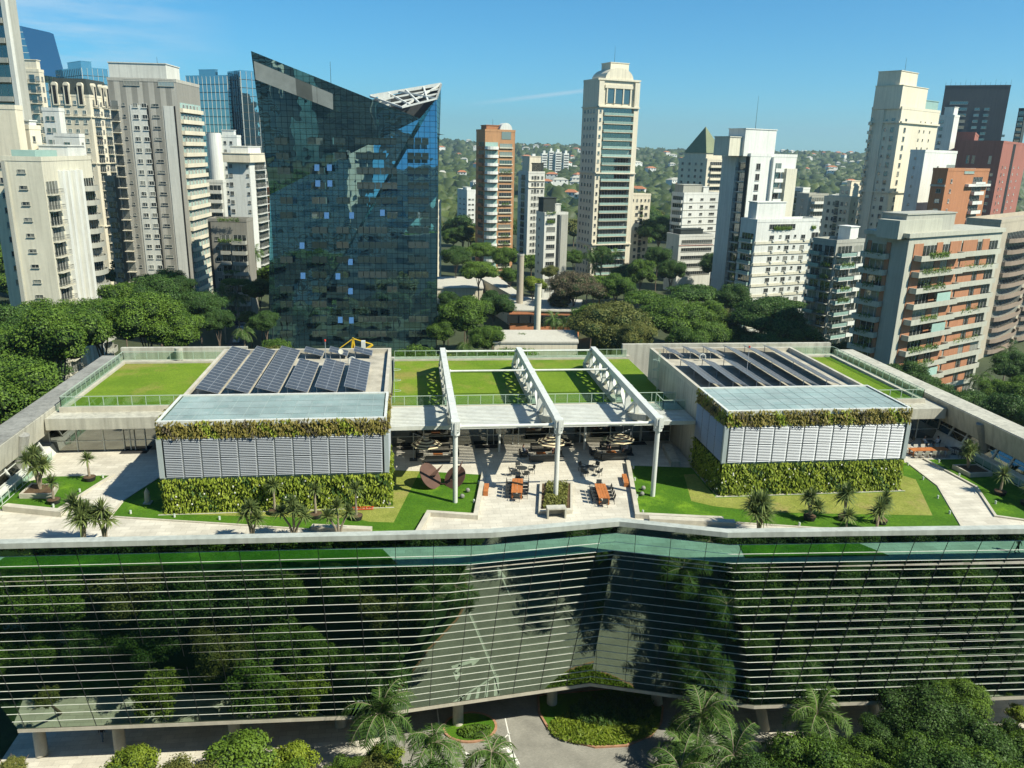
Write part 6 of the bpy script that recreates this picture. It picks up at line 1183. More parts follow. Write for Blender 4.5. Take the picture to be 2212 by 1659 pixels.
# street and parked cars glimpsed between the trees on the left
sp_ = [atz(p, GZ) for p in ((478, 770), (520, 770), (535, 712), (515, 655), (500, 655), (508, 712))]
ground_sheet('street', [(p.x, p.y) for p in sp_], .01, 'road')
colr('car paint white', (.7, .7, .7), rough=.3); colr('car paint silver', (.4, .42, .44), rough=.3)
for (px, py, m_, l_) in ((512, 738, 'car paint white', 'white parked car on the street between the trees, the nearest'), (520, 716, 'car paint silver', 'silver parked car on the street between the trees'), (509, 700, 'cloth_d', 'dark parked car farther up the street between the trees'), (504, 760, 'cloth_d', 'dark parked car partly behind the rear parapet on the left')):
    p = atz((px, py), GZ + .02); r = empty('parked_car', p, R(4), l_, 'car', 'cars parked on the street at the left'); b = MB()
    b.hexa([(-.85, -2.1, .3), (.85, -2.1, .3), (.85, 2.1, .3), (-.85, 2.1, .3)], [(-.82, -2.05, .85), (.82, -2.05, .85), (.82, 2.05, .9), (-.82, 2.05, .9)]); b.hexa([(-.78, -1.2, .9), (.78, -1.2, .9), (.78, 1.7, .9), (-.78, 1.7, .9)], [(-.62, -.6, 1.42), (.62, -.6, 1.42), (.62, 1.1, 1.42), (-.62, 1.1, 1.42)]); b.build('body', m_, r)
    b = MB(); b.hexa([(-.66, -1.19, .95), (.66, -1.19, .95), (.66, -1.1, .95), (-.66, -1.1, .95)], [(-.56, -.66, 1.38), (.56, -.66, 1.38), (.56, -.57, 1.38), (-.56, -.57, 1.38)]); b.build('windscreen', 'void', r)
    for x_ in (-.8, .8):
        for y_ in (-1.3, 1.3): b = MB(); b.cyl((x_ - .1, y_, .32), (x_ + .1, y_, .32), .32, .32, 12); b.build('wheel', 'void', r)

# ------------------------------------------------------------------ towers behind the viewpoint, seen only mirrored in the glass
for (x0, x1, y0, y1, zt, m, l) in ((-34, 30, -44, -6, 56, 'grey tile wall', 'tower the view is taken from, seen only mirrored in the glass'), (-150, -95, -90, -50, 78, 'cream wall', 'cream tower mirrored at the upper left of the faceted tower'), (-84, -50, -120, -80, 70, 'dark stone wall', 'dark tower mirrored in the faceted tower beside the cream one'),
                              (60, 100, -110, -60, 44, 'concrete wall', 'grey tower mirrored in the right half of the faceted tower'), (130, 190, -100, -40, 60, 'dark stone wall', 'dark tower mirrored at the right edge of the faceted tower'), (-10, 40, -170, -130, 84, 'beige wall', 'tall beige tower mirrored in the middle of the faceted tower'), (-260, -190, -100, -40, 60, 'light grey wall', 'grey block mirrored in the far left glass')):
    r = empty('apartment_building', ((x0 + x1) / 2, y1, GZ), label=l, cat='building', group=None); lo = Vector((-(x0 + x1) / 2, -y1, -GZ)); b = MB(); b.box(x0, x1, y0, y1, GZ, zt); b.build('body', m, r, lo)
    b = MB(); z = zt - 3
    while z > GZ + 4: b.box(x0 + 1, x1 - 1, y1 + .01, y1 + .1, z - 1.5, z); z -= 3.4
    o = b.build('window_bands', 'window', r, lo)

# ------------------------------------------------------------------ trees
def unit_crown(seed, flat=.75, lobes=26, leaves=9000, size=.062, lr=(.19, .40), low=-.25):
    rng = np.random.default_rng(seed); C = []
    for k in range(lobes):
        a = rng.uniform(0, 2 * math.pi); u = rng.uniform(low, 1); rr = math.sqrt(max(0, 1 - u * u)) * rng.uniform(.4, .84); C.append((rr * math.cos(a), rr * math.sin(a), u * .62 * flat, rng.uniform(*lr)))
    C.append((0, 0, 0, .55)); V = []; tot = sum(c[3] ** 2 for c in C)
    P = []; Nn = []
    for (x, y, z, r_) in C:
        n = int(leaves * r_ ** 2 / tot); d = rng.normal(0, 1, (n, 3)); d /= np.linalg.norm(d, axis=1)[:, None]; d[:, 2] = np.where(d[:, 2] < -.35, -d[:, 2], d[:, 2])
        q = r_ * (rng.uniform(.78, 1.08, n) + .10 * np.sin(d[:, 0] * 7 + seed) * np.sin(d[:, 1] * 8) + .07 * np.sin(d[:, 2] * 11))[:, None]
        P.append(np.array([x, y, z]) + d * q * np.array([1, 1, flat])); Nn.append(d + np.array([0, 0, .35]))
    P = np.concatenate(P); Nn = np.concatenate(Nn); V, Fq = leafquads(P, Nn, size, .65, .55, rng=rng)
    return V, Fq, C
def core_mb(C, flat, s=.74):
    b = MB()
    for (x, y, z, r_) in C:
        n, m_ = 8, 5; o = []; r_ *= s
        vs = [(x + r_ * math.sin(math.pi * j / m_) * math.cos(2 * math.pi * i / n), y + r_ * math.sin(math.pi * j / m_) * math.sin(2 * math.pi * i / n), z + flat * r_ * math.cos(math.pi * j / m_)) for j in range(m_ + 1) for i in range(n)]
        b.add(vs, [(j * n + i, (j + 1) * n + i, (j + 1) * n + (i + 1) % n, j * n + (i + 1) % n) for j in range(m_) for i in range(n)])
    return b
CR = {}
LEAFM = ['leaf', 'leaf_dark', 'leaf_olive', 'leaf_brown', 'leaf_lime']
def crownmesh(kind, lm):
    k = (kind, lm)
    if k not in CR:
        flat, lobes, leaves, size, low = {'a': (.85, 30, 21000, .046, -.3), 'b': (.66, 40, 24000, .042, -.15), 'c': (1.05, 26, 12000, .06, -.5), 'u': (.34, 44, 12000, .052, .1), 's': (.8, 16, 4200, .085, -.3), 'n': (.85, 44, 26000, .042, -.5), 'h': (.8, 24, 5200, .085, -.2)}[kind]
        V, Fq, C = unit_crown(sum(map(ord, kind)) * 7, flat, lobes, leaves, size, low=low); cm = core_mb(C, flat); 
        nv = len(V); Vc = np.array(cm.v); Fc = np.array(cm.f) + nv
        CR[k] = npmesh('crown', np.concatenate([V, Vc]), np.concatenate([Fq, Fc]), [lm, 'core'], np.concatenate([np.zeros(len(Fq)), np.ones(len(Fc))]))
    return CR[k]
TREES = []; LBL = {}
TM = {}
def trunkmesh(v=0):
    if v not in TM:
        rg = random.Random(v); b = MB(); b.tube([(0, 0, 0), (rg.uniform(-.02, .02), .01, .35), (rg.uniform(-.04, .04), .02, .62)], [.035, .026, .022], 8)
        for k in range(5): a = k * 1.26 + rg.random(); b.tube([(0, .01, .5 + .03 * k), (.13 * math.cos(a), .13 * math.sin(a), .72), (.30 * math.cos(a), .30 * math.sin(a), .90)], [.016, .011, .004], 6)
        TM[v] = b.mesh('trunk', ['trunk'])
    return TM[v]
def tree(x, y, zc, r_, kind, lm, label, name='tree', hs=1.0, group=None, base=GZ):
    t_ = empty(name, (x, y, base), random.uniform(0, 6.28), label, 'tree', group); H = zc - base
    o = link('trunk', trunkmesh(random.randrange(4)), t_); o.scale = (max(r_, 4) * 1.15, max(r_, 4) * 1.15, H / .80)
    c = link('crown', crownmesh(kind, lm), t_, (0, 0, H)); c.scale = (r_, r_, r_ * hs); TREES.append((x, y, r_)); return t_
def tpx(px, py, rpx, zc, kind, lm, label, **k):
    P = atz((px, py), zc); d = math.hypot(P.x, P.y, ); tree(P.x, P.y, zc, rpx * math.hypot(d, CAMZ - zc) / 1720, kind, lm, label, **k)
GL = 'big trees beyond the left edge of the building'; GM = 'park trees between the building and the towers'
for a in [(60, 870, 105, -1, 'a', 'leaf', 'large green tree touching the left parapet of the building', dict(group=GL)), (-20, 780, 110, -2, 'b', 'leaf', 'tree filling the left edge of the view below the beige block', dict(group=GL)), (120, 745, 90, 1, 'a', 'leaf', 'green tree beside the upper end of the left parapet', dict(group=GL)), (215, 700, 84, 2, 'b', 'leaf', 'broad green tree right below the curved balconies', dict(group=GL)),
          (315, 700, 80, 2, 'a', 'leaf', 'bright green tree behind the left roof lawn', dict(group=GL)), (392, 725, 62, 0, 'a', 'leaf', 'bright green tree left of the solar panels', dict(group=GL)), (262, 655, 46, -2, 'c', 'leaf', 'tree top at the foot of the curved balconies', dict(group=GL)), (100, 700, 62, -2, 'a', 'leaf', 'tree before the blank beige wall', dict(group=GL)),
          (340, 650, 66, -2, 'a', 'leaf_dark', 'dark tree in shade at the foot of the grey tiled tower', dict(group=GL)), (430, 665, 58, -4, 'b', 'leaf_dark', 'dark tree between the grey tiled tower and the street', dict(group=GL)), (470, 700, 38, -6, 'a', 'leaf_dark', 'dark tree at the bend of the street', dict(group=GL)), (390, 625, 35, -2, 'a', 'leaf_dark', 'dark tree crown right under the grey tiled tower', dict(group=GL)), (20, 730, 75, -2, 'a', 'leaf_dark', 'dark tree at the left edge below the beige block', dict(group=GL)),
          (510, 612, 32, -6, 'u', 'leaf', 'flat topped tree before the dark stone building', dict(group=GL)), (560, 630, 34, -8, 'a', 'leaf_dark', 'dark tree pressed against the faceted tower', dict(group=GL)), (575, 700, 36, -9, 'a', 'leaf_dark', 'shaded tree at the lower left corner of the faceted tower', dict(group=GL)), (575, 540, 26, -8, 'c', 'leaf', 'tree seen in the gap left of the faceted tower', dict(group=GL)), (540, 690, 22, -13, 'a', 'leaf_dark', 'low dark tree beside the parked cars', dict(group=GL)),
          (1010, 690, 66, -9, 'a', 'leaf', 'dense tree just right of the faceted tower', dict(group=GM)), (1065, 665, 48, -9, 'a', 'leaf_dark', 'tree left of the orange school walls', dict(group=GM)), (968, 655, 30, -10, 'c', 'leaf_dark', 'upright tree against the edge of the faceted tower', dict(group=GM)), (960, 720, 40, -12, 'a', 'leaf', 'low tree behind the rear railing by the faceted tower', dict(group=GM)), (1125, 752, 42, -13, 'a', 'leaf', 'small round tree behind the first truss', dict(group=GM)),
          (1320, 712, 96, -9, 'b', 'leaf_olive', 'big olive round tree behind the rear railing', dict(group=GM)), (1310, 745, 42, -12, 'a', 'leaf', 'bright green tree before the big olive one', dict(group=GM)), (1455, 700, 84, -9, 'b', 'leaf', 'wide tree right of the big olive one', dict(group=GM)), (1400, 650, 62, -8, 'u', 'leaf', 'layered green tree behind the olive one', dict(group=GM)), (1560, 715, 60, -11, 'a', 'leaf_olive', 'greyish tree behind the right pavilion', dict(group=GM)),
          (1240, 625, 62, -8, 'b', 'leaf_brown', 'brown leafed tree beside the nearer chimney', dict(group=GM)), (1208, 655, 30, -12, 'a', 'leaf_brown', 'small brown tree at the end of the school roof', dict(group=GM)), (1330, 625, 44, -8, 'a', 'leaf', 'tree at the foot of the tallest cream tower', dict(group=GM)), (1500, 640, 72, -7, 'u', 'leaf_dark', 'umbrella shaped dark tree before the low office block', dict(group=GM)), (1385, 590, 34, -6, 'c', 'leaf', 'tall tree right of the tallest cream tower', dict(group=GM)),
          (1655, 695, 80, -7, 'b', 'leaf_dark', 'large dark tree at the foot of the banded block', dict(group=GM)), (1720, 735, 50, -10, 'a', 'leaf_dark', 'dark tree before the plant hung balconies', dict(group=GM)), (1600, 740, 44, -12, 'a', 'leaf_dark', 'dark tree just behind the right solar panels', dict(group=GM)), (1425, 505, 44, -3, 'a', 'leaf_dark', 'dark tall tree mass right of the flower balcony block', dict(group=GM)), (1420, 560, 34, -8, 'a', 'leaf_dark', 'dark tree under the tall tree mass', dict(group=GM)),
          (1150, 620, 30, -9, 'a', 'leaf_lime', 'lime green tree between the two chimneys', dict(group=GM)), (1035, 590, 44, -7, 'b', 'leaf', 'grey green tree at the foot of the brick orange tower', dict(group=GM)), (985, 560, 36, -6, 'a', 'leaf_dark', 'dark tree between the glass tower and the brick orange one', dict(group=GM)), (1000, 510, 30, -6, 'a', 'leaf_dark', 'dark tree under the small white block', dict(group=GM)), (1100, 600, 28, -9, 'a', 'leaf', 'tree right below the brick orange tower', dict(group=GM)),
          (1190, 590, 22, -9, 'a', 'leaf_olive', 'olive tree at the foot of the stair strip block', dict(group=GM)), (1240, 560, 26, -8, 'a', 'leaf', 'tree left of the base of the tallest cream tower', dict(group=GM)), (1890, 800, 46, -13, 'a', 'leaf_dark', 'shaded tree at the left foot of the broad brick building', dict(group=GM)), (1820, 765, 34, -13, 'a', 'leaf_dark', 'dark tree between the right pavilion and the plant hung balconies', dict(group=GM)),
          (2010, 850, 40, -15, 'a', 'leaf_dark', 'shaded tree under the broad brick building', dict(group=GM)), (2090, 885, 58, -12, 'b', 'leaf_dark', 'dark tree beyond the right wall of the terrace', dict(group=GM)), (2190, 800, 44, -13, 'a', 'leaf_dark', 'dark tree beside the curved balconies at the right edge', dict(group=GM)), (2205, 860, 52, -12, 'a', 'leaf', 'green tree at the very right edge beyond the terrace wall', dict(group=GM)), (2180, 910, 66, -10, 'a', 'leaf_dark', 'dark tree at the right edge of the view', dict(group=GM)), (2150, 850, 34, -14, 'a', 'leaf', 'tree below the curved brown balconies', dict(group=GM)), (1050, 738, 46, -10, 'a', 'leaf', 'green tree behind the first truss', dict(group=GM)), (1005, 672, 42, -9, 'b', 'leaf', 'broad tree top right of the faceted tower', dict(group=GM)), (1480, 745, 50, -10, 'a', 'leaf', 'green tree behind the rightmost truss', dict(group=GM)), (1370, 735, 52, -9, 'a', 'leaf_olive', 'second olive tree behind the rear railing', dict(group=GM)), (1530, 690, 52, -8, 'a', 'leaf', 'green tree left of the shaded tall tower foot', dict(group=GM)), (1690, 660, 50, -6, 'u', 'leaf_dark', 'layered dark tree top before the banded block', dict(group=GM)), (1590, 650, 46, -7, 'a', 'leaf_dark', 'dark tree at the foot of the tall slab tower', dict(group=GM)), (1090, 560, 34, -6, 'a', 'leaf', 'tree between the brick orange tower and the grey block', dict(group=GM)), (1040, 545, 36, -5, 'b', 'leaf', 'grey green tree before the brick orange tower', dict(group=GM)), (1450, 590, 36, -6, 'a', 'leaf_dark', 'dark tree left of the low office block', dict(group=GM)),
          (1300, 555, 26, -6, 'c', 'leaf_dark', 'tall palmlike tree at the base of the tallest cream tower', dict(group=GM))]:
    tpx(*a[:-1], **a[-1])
# fill of smaller park and street trees
rg = random.Random(5); nf = 0; tries = 0
while nf < 175 and tries < 6000:
    tries += 1; y = 118 + 520 * rg.random() ** 1.25; x = rg.uniform(-.62, .68) * y + y * .08; r_ = rg.uniform(5, 9.5) * (1 if y < 300 else 1.2)
    if 120 > y and -40 < x < 64: continue
    if any(math.hypot(x - a, y - b_) < c + r_ * .35 for a, b_, c in FOOT): continue
    if any(math.hypot(x - a, y - b_) < (c + r_) * .5 for a, b_, c in TREES): continue
    px, py = proj((x, y, -12))
    if 490 < px < 530 and 660 < py < 750: continue      # the street
    if 935 < px < 1260 and 580 < py < 745 and y < 290: continue   # the school roofs
    if px < -60 or px > 2280: continue
    lm = rg.choice(['leaf', 'leaf', 'leaf_dark', 'leaf_dark', 'leaf_olive']); zc = GZ + rg.uniform(7, 12)
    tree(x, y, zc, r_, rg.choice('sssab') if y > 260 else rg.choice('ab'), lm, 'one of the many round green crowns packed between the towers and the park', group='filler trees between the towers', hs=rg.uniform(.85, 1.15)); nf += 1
# far wooded hills: one mass
rng = np.random.default_rng(3); NB = 15000
yy = 560 + 2700 * rng.random(NB) ** 1.15; xx = rng.uniform(-.66, .76, NB) * yy + .05 * yy
cV = []; cF = []; n, m_ = 7, 4
base = np.array([(math.sin(math.pi / 2 * j / m_) * math.cos(2 * math.pi * i / n + j * .4), math.sin(math.pi / 2 * j / m_) * math.sin(2 * math.pi * i / n + j * .4), math.cos(math.pi / 2 * j / m_)) for j in range(1, m_ + 1) for i in range(n)] + [(0, 0, 1.0)])
fb_ = [(j * n + i, (j + 1) * n + i, (j + 1) * n + (i + 1) % n, j * n + (i + 1) % n) for j in range(m_ - 1) for i in range(n)] + [(m_ * n, i, (i + 1) % n, (i + 1) % n) for i in range(n)]
ok = np.array([not any(abs(x - a) < c + 8 and abs(y - b_) < c + 8 for a, b_, c in FOOT) for x, y in zip(xx, yy)]); xx = xx[ok]; yy = yy[ok]; NB = len(xx)
rr = rng.uniform(7, 14, NB) * (1 + (yy - 560) / 5000); zz = np.array([hill(x, y) for x, y in zip(xx, yy)])
V = base[None] * (rr[:, None, None]) * (1 + rng.normal(0, .16, (NB, len(base), 1))); V[:, :, 2] *= rng.uniform(.8, 1.2, NB)[:, None]; V += np.stack([xx, yy, zz + 1], 1)[:, None, :]
Fq = np.array([f for f in fb_ if len(set(f)) == 4]); Ft = [f for f in fb_ if len(set(f)) == 3]
Fq = (Fq[None] + (np.arange(NB) * len(base))[:, None, None]).reshape(-1, 4)
top_ = np.array([(m_ * n, i, (i + 1) % n, m_ * n) for i in range(n)])
me = bpy.data.meshes.new('distant_woods'); tri = (np.array([(m_ * n, i, (i + 1) % n) for i in range(n)])[None] + (np.arange(NB) * len(base))[:, None, None]).reshape(-1, 3)
Vv = V.reshape(-1, 3); me.vertices.add(len(Vv)); me.vertices.foreach_set('co', Vv.astype(np.float32).ravel()); li = np.concatenate([Fq.ravel(), tri.ravel()]).astype(np.int32); me.loops.add(len(li)); me.loops.foreach_set('vertex_index', li)
st = np.concatenate([np.arange(0, len(Fq) * 4, 4), len(Fq) * 4 + np.arange(0, len(tri) * 3, 3)]).astype(np.int32); lt = np.concatenate([np.full(len(Fq), 4), np.full(len(tri), 3)]).astype(np.int32)
me.polygons.add(len(st)); me.polygons.foreach_set('loop_start', st); me.polygons.foreach_set('loop_total', lt); M['woods'] = leafmat('distant woods', (.018, .035, .012), (.085, .115, .03), 0, .012); M['woods'].node_tree.nodes; me.materials.append(M['woods']); me.update(calc_edges=True); me.validate()
o = link('distant_woods', me); tag(o, 'woods covering the far plain and hills below the horizon', 'woods', kind='stuff')
# houses among the trees on the far hills, and far tower blocks
rg = random.Random(11); hm = {}
def housemesh(w_, d_, h, rm):
    k = (w_, d_, h, rm)
    if k not in hm:
        b = MB(); b.box(-w_ / 2, w_ / 2, -d_ / 2, d_ / 2, 0, h)
        for i in range(3): x = -w_ / 2 + w_ * (i + .5) / 3; b.box(x - .8, x + .8, -d_ / 2 - .05, -d_ / 2 - .001, h - 2.4, h - .8, 1)
        c = MB(); c.hexa([(-w_ / 2 - .5, -d_ / 2 - .5, h + .01), (w_ / 2 + .5, -d_ / 2 - .5, h + .01), (w_ / 2 + .5, d_ / 2 + .5, h + .01), (-w_ / 2 - .5, d_ / 2 + .5, h + .01)], [(-w_ / 4, -.3, h + 2.6), (w_ / 4, -.3, h + 2.6), (w_ / 4, .3, h + 2.6), (-w_ / 4, .3, h + 2.6)])
        hm[k] = (b.mesh('wall', ['white wall', 'void']), c.mesh('roof', [rm]))
    return hm[k]
colr('tile roof', (.42, .17, .08), **WM)
for k in range(210):
    y = rg.uniform(720, 2700); x = rg.uniform(-.16, .62) * y
    w_, d_, h = rg.choice(((12, 9, 8), (16, 10, 11), (9, 9, 9), (20, 10, 12))); rm = rg.choice(('tile roof', 'tile roof', 'pale roof sheet', 'concrete wall')); mw, mr = housemesh(w_, d_, h, rm)
    r = empty('house', (x, y, hill(x, y) + 5 + 7 * y / 2700), rg.uniform(-.8, .8), 'small house with %s roof showing between the far trees' % {'tile roof': 'an orange', 'pale roof sheet': 'a pale', 'concrete wall': 'a grey'}[rm], 'house', 'houses with %s roofs on the far hills' % {'tile roof': 'orange', 'pale roof sheet': 'pale', 'concrete wall': 'grey'}[rm]); link('wall', mw, r); link('roof', mr, r)
def fartower(px, py, D, wpx, label, m='white wall', group=None):
    P = aty((px, py), D); w_ = wpx * D / 1720; zb = min(hill(P.x, D), P.z - 20); r = empty('apartment_building', (P.x, D, zb), .3, label, 'building', group); H = P.z - zb
    b = MB(); b.box(-w_ / 2, w_ / 2, -w_ / 3, w_ / 3, 0, H); b.build('body', m, r); b = MB(); b.box(-w_ / 5, w_ / 5, -w_ / 6, w_ / 6, H, H + 4); b.build('roof_box', m, r); b = MB(); k = 0
    while H - 4 - k * 3.6 > H * .3 and k < 14: b.box(-w_ * .42, w_ * .42, -w_ / 3 - .3, -w_ / 3 - .001, H - 4 - k * 3.6, H - 2.6 - k * 3.6); k += 1
    b.build('window_bands', 'void', r)
for i, (px, py, wp) in enumerate(((1152, 338, 18), (1175, 331, 12), (1190, 326, 10), (1205, 328, 14), (1222, 331, 12))): fartower(px, py, 1250, wp, 'white apartment slab on the hill right of the brick orange tower, %s from the left' % ordn[i])
fartower(1160, 352, 700, 15, 'grey block with masts just below the white hill slabs', 'concrete wall')
GF = 'tiny towers on the far skyline'
for i in range(30):
    px = rg.choice((rg.uniform(1715, 1775), rg.uniform(1800, 1862), rg.uniform(945, 1030), rg.uniform(1375, 1470))); fartower(px, _hz(px) - rg.uniform(-6, 9) - (6 if 1730 < px < 1765 or 1815 < px < 1835 else 0), rg.uniform(3300, 4300), rg.uniform(3, 7), 'tiny pale tower on the far skyline', rg.choice(('white wall', 'light grey wall')), GF)
# queen palms
def frond(b, az, el, Lf, rg, c=(0, 0, 0)):
    pts = []; p = Vector(c); d = Vector((math.cos(az) * math.cos(el), math.sin(az) * math.cos(el), math.sin(el))); n = 11
    for i in range(n + 1): pts.append(p.copy()); p = p + d * Lf / n; d = (d + Vector((0, 0, -.17 * (1 + i * .06)))).normalized()
    for i in range(n):
        a, c2 = pts[i], pts[i + 1]; b.beam(a, c2, .05 * (1 - i / n) + .012, .03, 0)
        t = (c2 - a).normalized(); sd = t.cross(Vector((0, 0, 1))).normalized(); ll = Lf * .27 * math.sin(math.pi * (i + 1.2) / (n + 2)) ** .6
        for k in range(4):
            q = a.lerp(c2, k / 4)
            for s_ in (-1, 1):
                dd = (sd * s_ + t * rg.uniform(.35, .8) + Vector((0, 0, rg.uniform(-.75, .25)))).normalized(); e = q + dd * ll * rg.uniform(.8, 1.1) + Vector((0, 0, -.12 * ll)); w_ = t * .045
                b.add([q - w_, q + w_, e + w_ * .3, e - w_ * .3], [(0, 1, 2, 3)], 1)
def palmmesh(seed, nf, Lf, key):
    if key not in CR:
        rg = random.Random(seed); b = MB()
        for k in range(nf): frond(b, k * 2.4 + rg.uniform(-.2, .2), R(rg.uniform(5, 82) if k > nf * .25 else rg.uniform(-25, 10)), Lf * rg.uniform(.85, 1.1), rg)
        CR[key] = b.mesh('crown', ['trunkp', 'leaf_palm'])
    return CR[key]
def palm(x, y, zc, label, Lf=3.4, nf=18, seed=1, group=None, base=GZ, name='palm_tree'):
    t_ = empty(name, (x, y, base), random.uniform(0, 6), label, 'palm', group); H = zc - base; b = MB(); b.tube([(0, 0, 0), (.1, 0, H * .5), (0, 0, H)], [.24, .19, .14], 10); b.build('trunk', 'trunkp', t_); link('crown', palmmesh(seed, nf, Lf, ('p', seed, nf, Lf)), t_, (0, 0, H)); return t_
GP = 'feathery palms in front of the glass building'
for (px, py, Y, Lf, nf, seed, l) in ((822, 1540, 57.5, 3.6, 24, 1, 'large feathery palm before the meeting of the two left glass folds'), (935, 1605, 51, 3.0, 16, 2, 'lower feathery palm right of the large left one'), (1062, 1625, 51.5, 2.9, 16, 3, 'feathery palm at the bottom edge beside the planted island'), (1515, 1550, 57, 3.9, 26, 4, 'large feathery palm before the third glass fold'), (1765, 1545, 56, 3.4, 20, 5, 'feathery palm left of the big leafy tree at lower right'),
                                      (1700, 1610, 56.5, 2.8, 12, 6, 'young bright palm with upright fronds at lower right'), (1480, 1640, 55, 3.2, 18, 7, 'low palm crown at the bottom edge under the large right palm'), (1850, 1625, 55, 3.2, 18, 8, 'dark palm crown at the bottom edge under the leafy tree')):
    P = aty((px, py), Y); palm(P.x, P.y, P.z, l, Lf, nf, seed, GP)
for (px, py, zc, l) in ((480, 632, -8, 'palm beside the street, nearest the grey tiled tower'), (512, 640, -9, 'palm beside the street before the dark stone building'), (552, 545, -6, 'tall palm at the foot of the slim cream white tower'), (527, 715, -13, 'palm at the lower left corner of the faceted tower'), (1010, 745, -14, 'yellowing palm behind the rear railing left of the middle truss'), (1272, 548, -4, 'drooping palm at the left foot of the tallest cream tower'), (1300, 552, -4, 'drooping palm before the tallest cream tower'), (1330, 550, -4, 'drooping palm at the right foot of the tallest cream tower'), (1285, 575, -8, 'lower palm before the tallest cream tower'), (2180, 760, -12, 'palm below the curved balconies at the right edge'), (2120, 815, -14, 'palm between the broad brick building and the tan one'), (1195, 690, -13, 'palm before the orange school walls'), (1218, 700, -14, 'second palm before the orange school walls'), (1840, 560, -6, 'palm behind the plant hung balconies')):
    P = atz((px, py), zc); palm(P.x, P.y, zc, l, 3.9, 18, 1 + int(px) % 3, 'palms among the park trees')
# garden trees and shrubs in front of the facade
GS = 'garden trees and shrubs before the glass front'
for (px, py, Y, r_, kd, lm, l) in ((2010, 1560, 54.5, 4.3, 'n', 'leaf_dark', 'big dark leafy tree at lower right before the glass'), (2075, 1520, 55, 3.0, 'a', 'leaf', 'upper crown of the leafy trees at lower right'), (1920, 1590, 54.5, 2.8, 'a', 'leaf_dark', 'dark tree left of the big leafy one at lower right'), (2110, 1655, 54, 2.2, 'h', 'leaf_dark', 'dark shrub at the bottom edge under the big leafy tree'), (2200, 1545, 57, 1.3, 's', 'leaf_lime', 'yellow leafed shrub in the planter at the right edge'),
                                  (520, 1640, 57, 2.8, 'h', 'leaf', 'green white flowering shrub at the bottom edge'), (635, 1655, 57, 2.4, 'h', 'leaf_lime', 'lime green shrub right of the flowering one'), (290, 1660, 57.5, 2.3, 'h', 'leaf_lime', 'yellow green shrub at the bottom edge near the left columns'), (830, 1640, 56.6, 1.8, 'h', 'leaf_lime', 'lime green shrub under the large left palm'), (25, 1660, 58, 1.1, 'h', 'leaf_olive', 'small olive shrub in the lower left corner'), (1960, 1655, 54, 1.8, 'h', 'leaf_olive', 'olive shrub at the bottom edge below the dark trees'), (1640, 1668, 55, 1.9, 'h', 'leaf_dark', 'dark shrub at the bottom edge under the young palm')):
    P = aty((px, py), Y); tree(P.x, P.y, P.z, r_, kd, lm, l, group=GS, hs=.95)
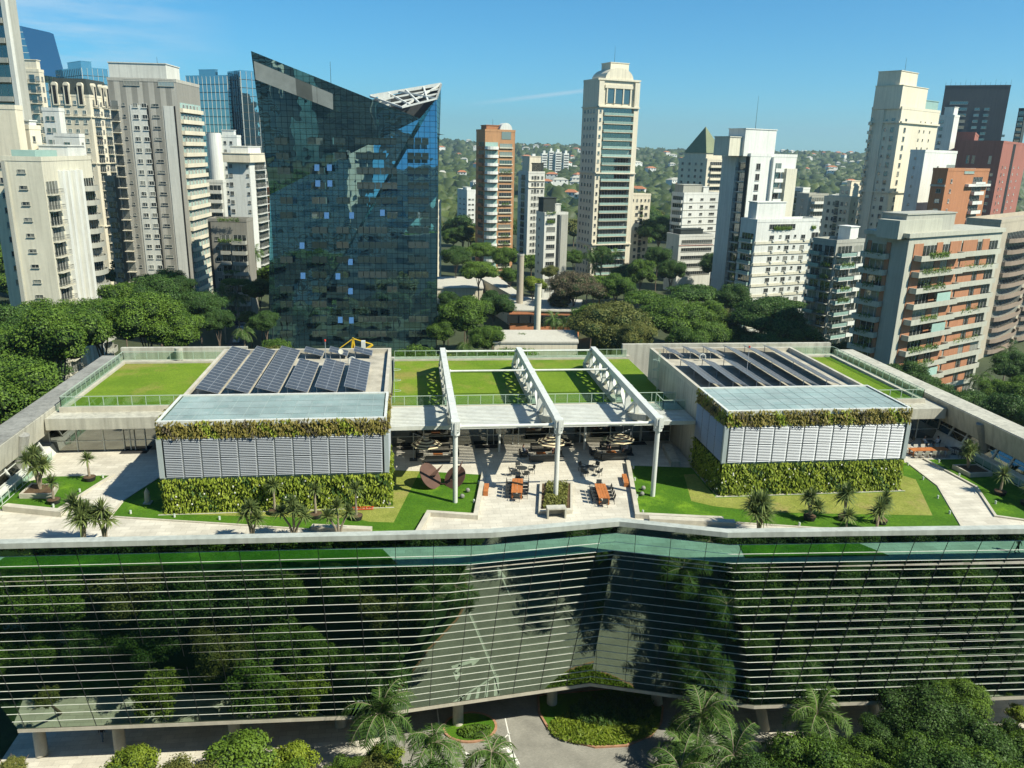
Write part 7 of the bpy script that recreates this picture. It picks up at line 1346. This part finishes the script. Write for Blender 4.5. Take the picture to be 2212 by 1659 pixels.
for (x, y, zc, r_, lm) in ((-38.6, 53.9, -19.1, 2.7, 'leaf'), (-36.8, 48.3, -16.9, 4.0, 'leaf'), (-39.8, 42.3, -14.2, 3.8, 'leaf_olive'), (-34.9, 52.9, -18.9, 2.6, 'leaf'), (-32.9, 48.9, -16.3, 3.8, 'leaf'), (-34.8, 42.5, -14.6, 3.7, 'leaf'), (-30.0, 52.7, -18.7, 3.2, 'leaf_dark'), (-26.6, 48.5, -16.3, 4.3, 'leaf_olive'), (-30.4, 43.7, -14.2, 4.5, 'leaf_dark'), (-24.4, 52.9, -18.7, 3.1, 'leaf_dark'), (-22.5, 48.7, -16.8, 4.4, 'leaf_dark'), (-25.4, 43.5, -14.0, 3.8, 'leaf'), (-18.7, 53.6, -18.4, 3.5, 'leaf_olive'), (-16.7, 48.0, -16.9, 4.3, 'leaf_dark'), (-20.6, 42.4, -14.1, 4.5, 'leaf'), (-14.1, 52.7, -19.2, 3.4, 'leaf'), (-13.8, 48.3, -16.9, 3.5, 'leaf'), (-14.2, 42.3, -14.3, 4.4, 'leaf'), (-10.2, 53.4, -19.2, 3.0, 'leaf'), (-8.3, 47.0, -17.1, 3.3, 'leaf'), (-9.3, 42.0, -14.3, 4.3, 'leaf'), (-1.8, 48.0, -17.2, 4.0, 'leaf'), (-6.0, 42.1, -14.3, 4.1, 'leaf'), (25.5, 46.7, -16.1, 3.6, 'leaf_dark'), (23.3, 41.8, -14.6, 3.9, 'leaf'), (28.5, 51.5, -19.1, 2.5, 'leaf_dark'), (30.9, 47.0, -16.0, 4.3, 'leaf'), (27.2, 41.9, -14.3, 3.9, 'leaf_dark'), (32.3, 51.8, -18.7, 2.4, 'leaf'), (35.2, 46.3, -16.5, 3.3, 'leaf'), (31.8, 41.4, -14.4, 3.5, 'leaf_dark'), (37.9, 52.1, -18.8, 2.9, 'leaf'), (41.2, 46.9, -16.5, 3.9, 'leaf'), (39.1, 42.9, -14.0, 4.3, 'leaf_dark'), (42.6, 52.0, -18.3, 2.9, 'leaf_dark'), (46.1, 47.9, -16.7, 4.2, 'leaf_dark'), (41.8, 41.6, -13.8, 4.0, 'leaf'), (48.9, 51.1, -18.6, 2.8, 'leaf'), (49.0, 46.0, -16.7, 4.1, 'leaf'), (48.8, 41.4, -14.0, 3.7, 'leaf_dark'), (51.9, 51.7, -18.3, 2.6, 'leaf'), (54.2, 47.7, -16.4, 4.4, 'leaf'), (51.6, 42.3, -13.8, 4.1, 'leaf_dark'), (57.4, 52.9, -19.1, 2.7, 'leaf_dark'), (60.6, 47.0, -16.0, 4.2, 'leaf_dark'), (59.0, 41.6, -14.4, 3.8, 'leaf_dark'), (63.1, 52.4, -18.5, 2.5, 'leaf'), (64.2, 46.4, -16.5, 4.2, 'leaf'), (63.9, 42.8, -13.9, 4.2, 'leaf'), (4.5, 41.0, -13.0, 4.4, 'leaf'), (1.0, 46.0, -15.0, 4.2, 'leaf_dark'), (5.2, 46.5, -16.5, 3.0, 'leaf'), (-2.5, 50.5, -17.0, 3.4, 'leaf_olive'), (2.2, 50.5, -18.3, 2.4, 'leaf'), (-5.5, 54.6, -19.0, 2.2, 'leaf'), (7.0, 36.0, -12.0, 4.5, 'leaf_dark'), (-1.0, 40.0, -13.0, 4.6, 'leaf')):
    tree(x, y, zc, r_, 'a', lm, 'garden tree below the view, showing only as a reflection in the leaning glass', group='garden trees mirrored in the glass', hs=1.05)

for (x, y, zc, l) in ((22, 45.5, -14, 'garden palm mirrored in the third glass fold, farthest left'), (20.5, 49, -15, 'garden palm mirrored low in the third glass fold'), (25.5, 50.5, -15.5, 'garden palm mirrored at the right of the third glass fold'), (19, 41, -12, 'tall garden palm mirrored at the top of the third glass fold')):
    palm(x, y, zc, l, 3.4, 22, 3)

# ------------------------------------------------------------------ air
hz = MB(); hz.box(-6500, 7500, -400, 8600, -60, 330)
M['haze'] = newmat('haze'); t = M['haze'].node_tree; v = t.nodes.new('ShaderNodeVolumePrincipled'); v.inputs['Density'].default_value = .00012; v.inputs['Color'].default_value = (.62, .84, .95, 1); v.inputs['Anisotropy'].default_value = .3
o_ = t.nodes.new('ShaderNodeOutputMaterial'); t.links.new(v.outputs[0], o_.inputs['Volume'])
o = hz.build('haze', 'haze'); tag(o, 'thin blue haze over the far hills', 'haze', kind='stuff')
sc.cycles.volume_bounces = 0; sc.cycles.volume_step_rate = 10
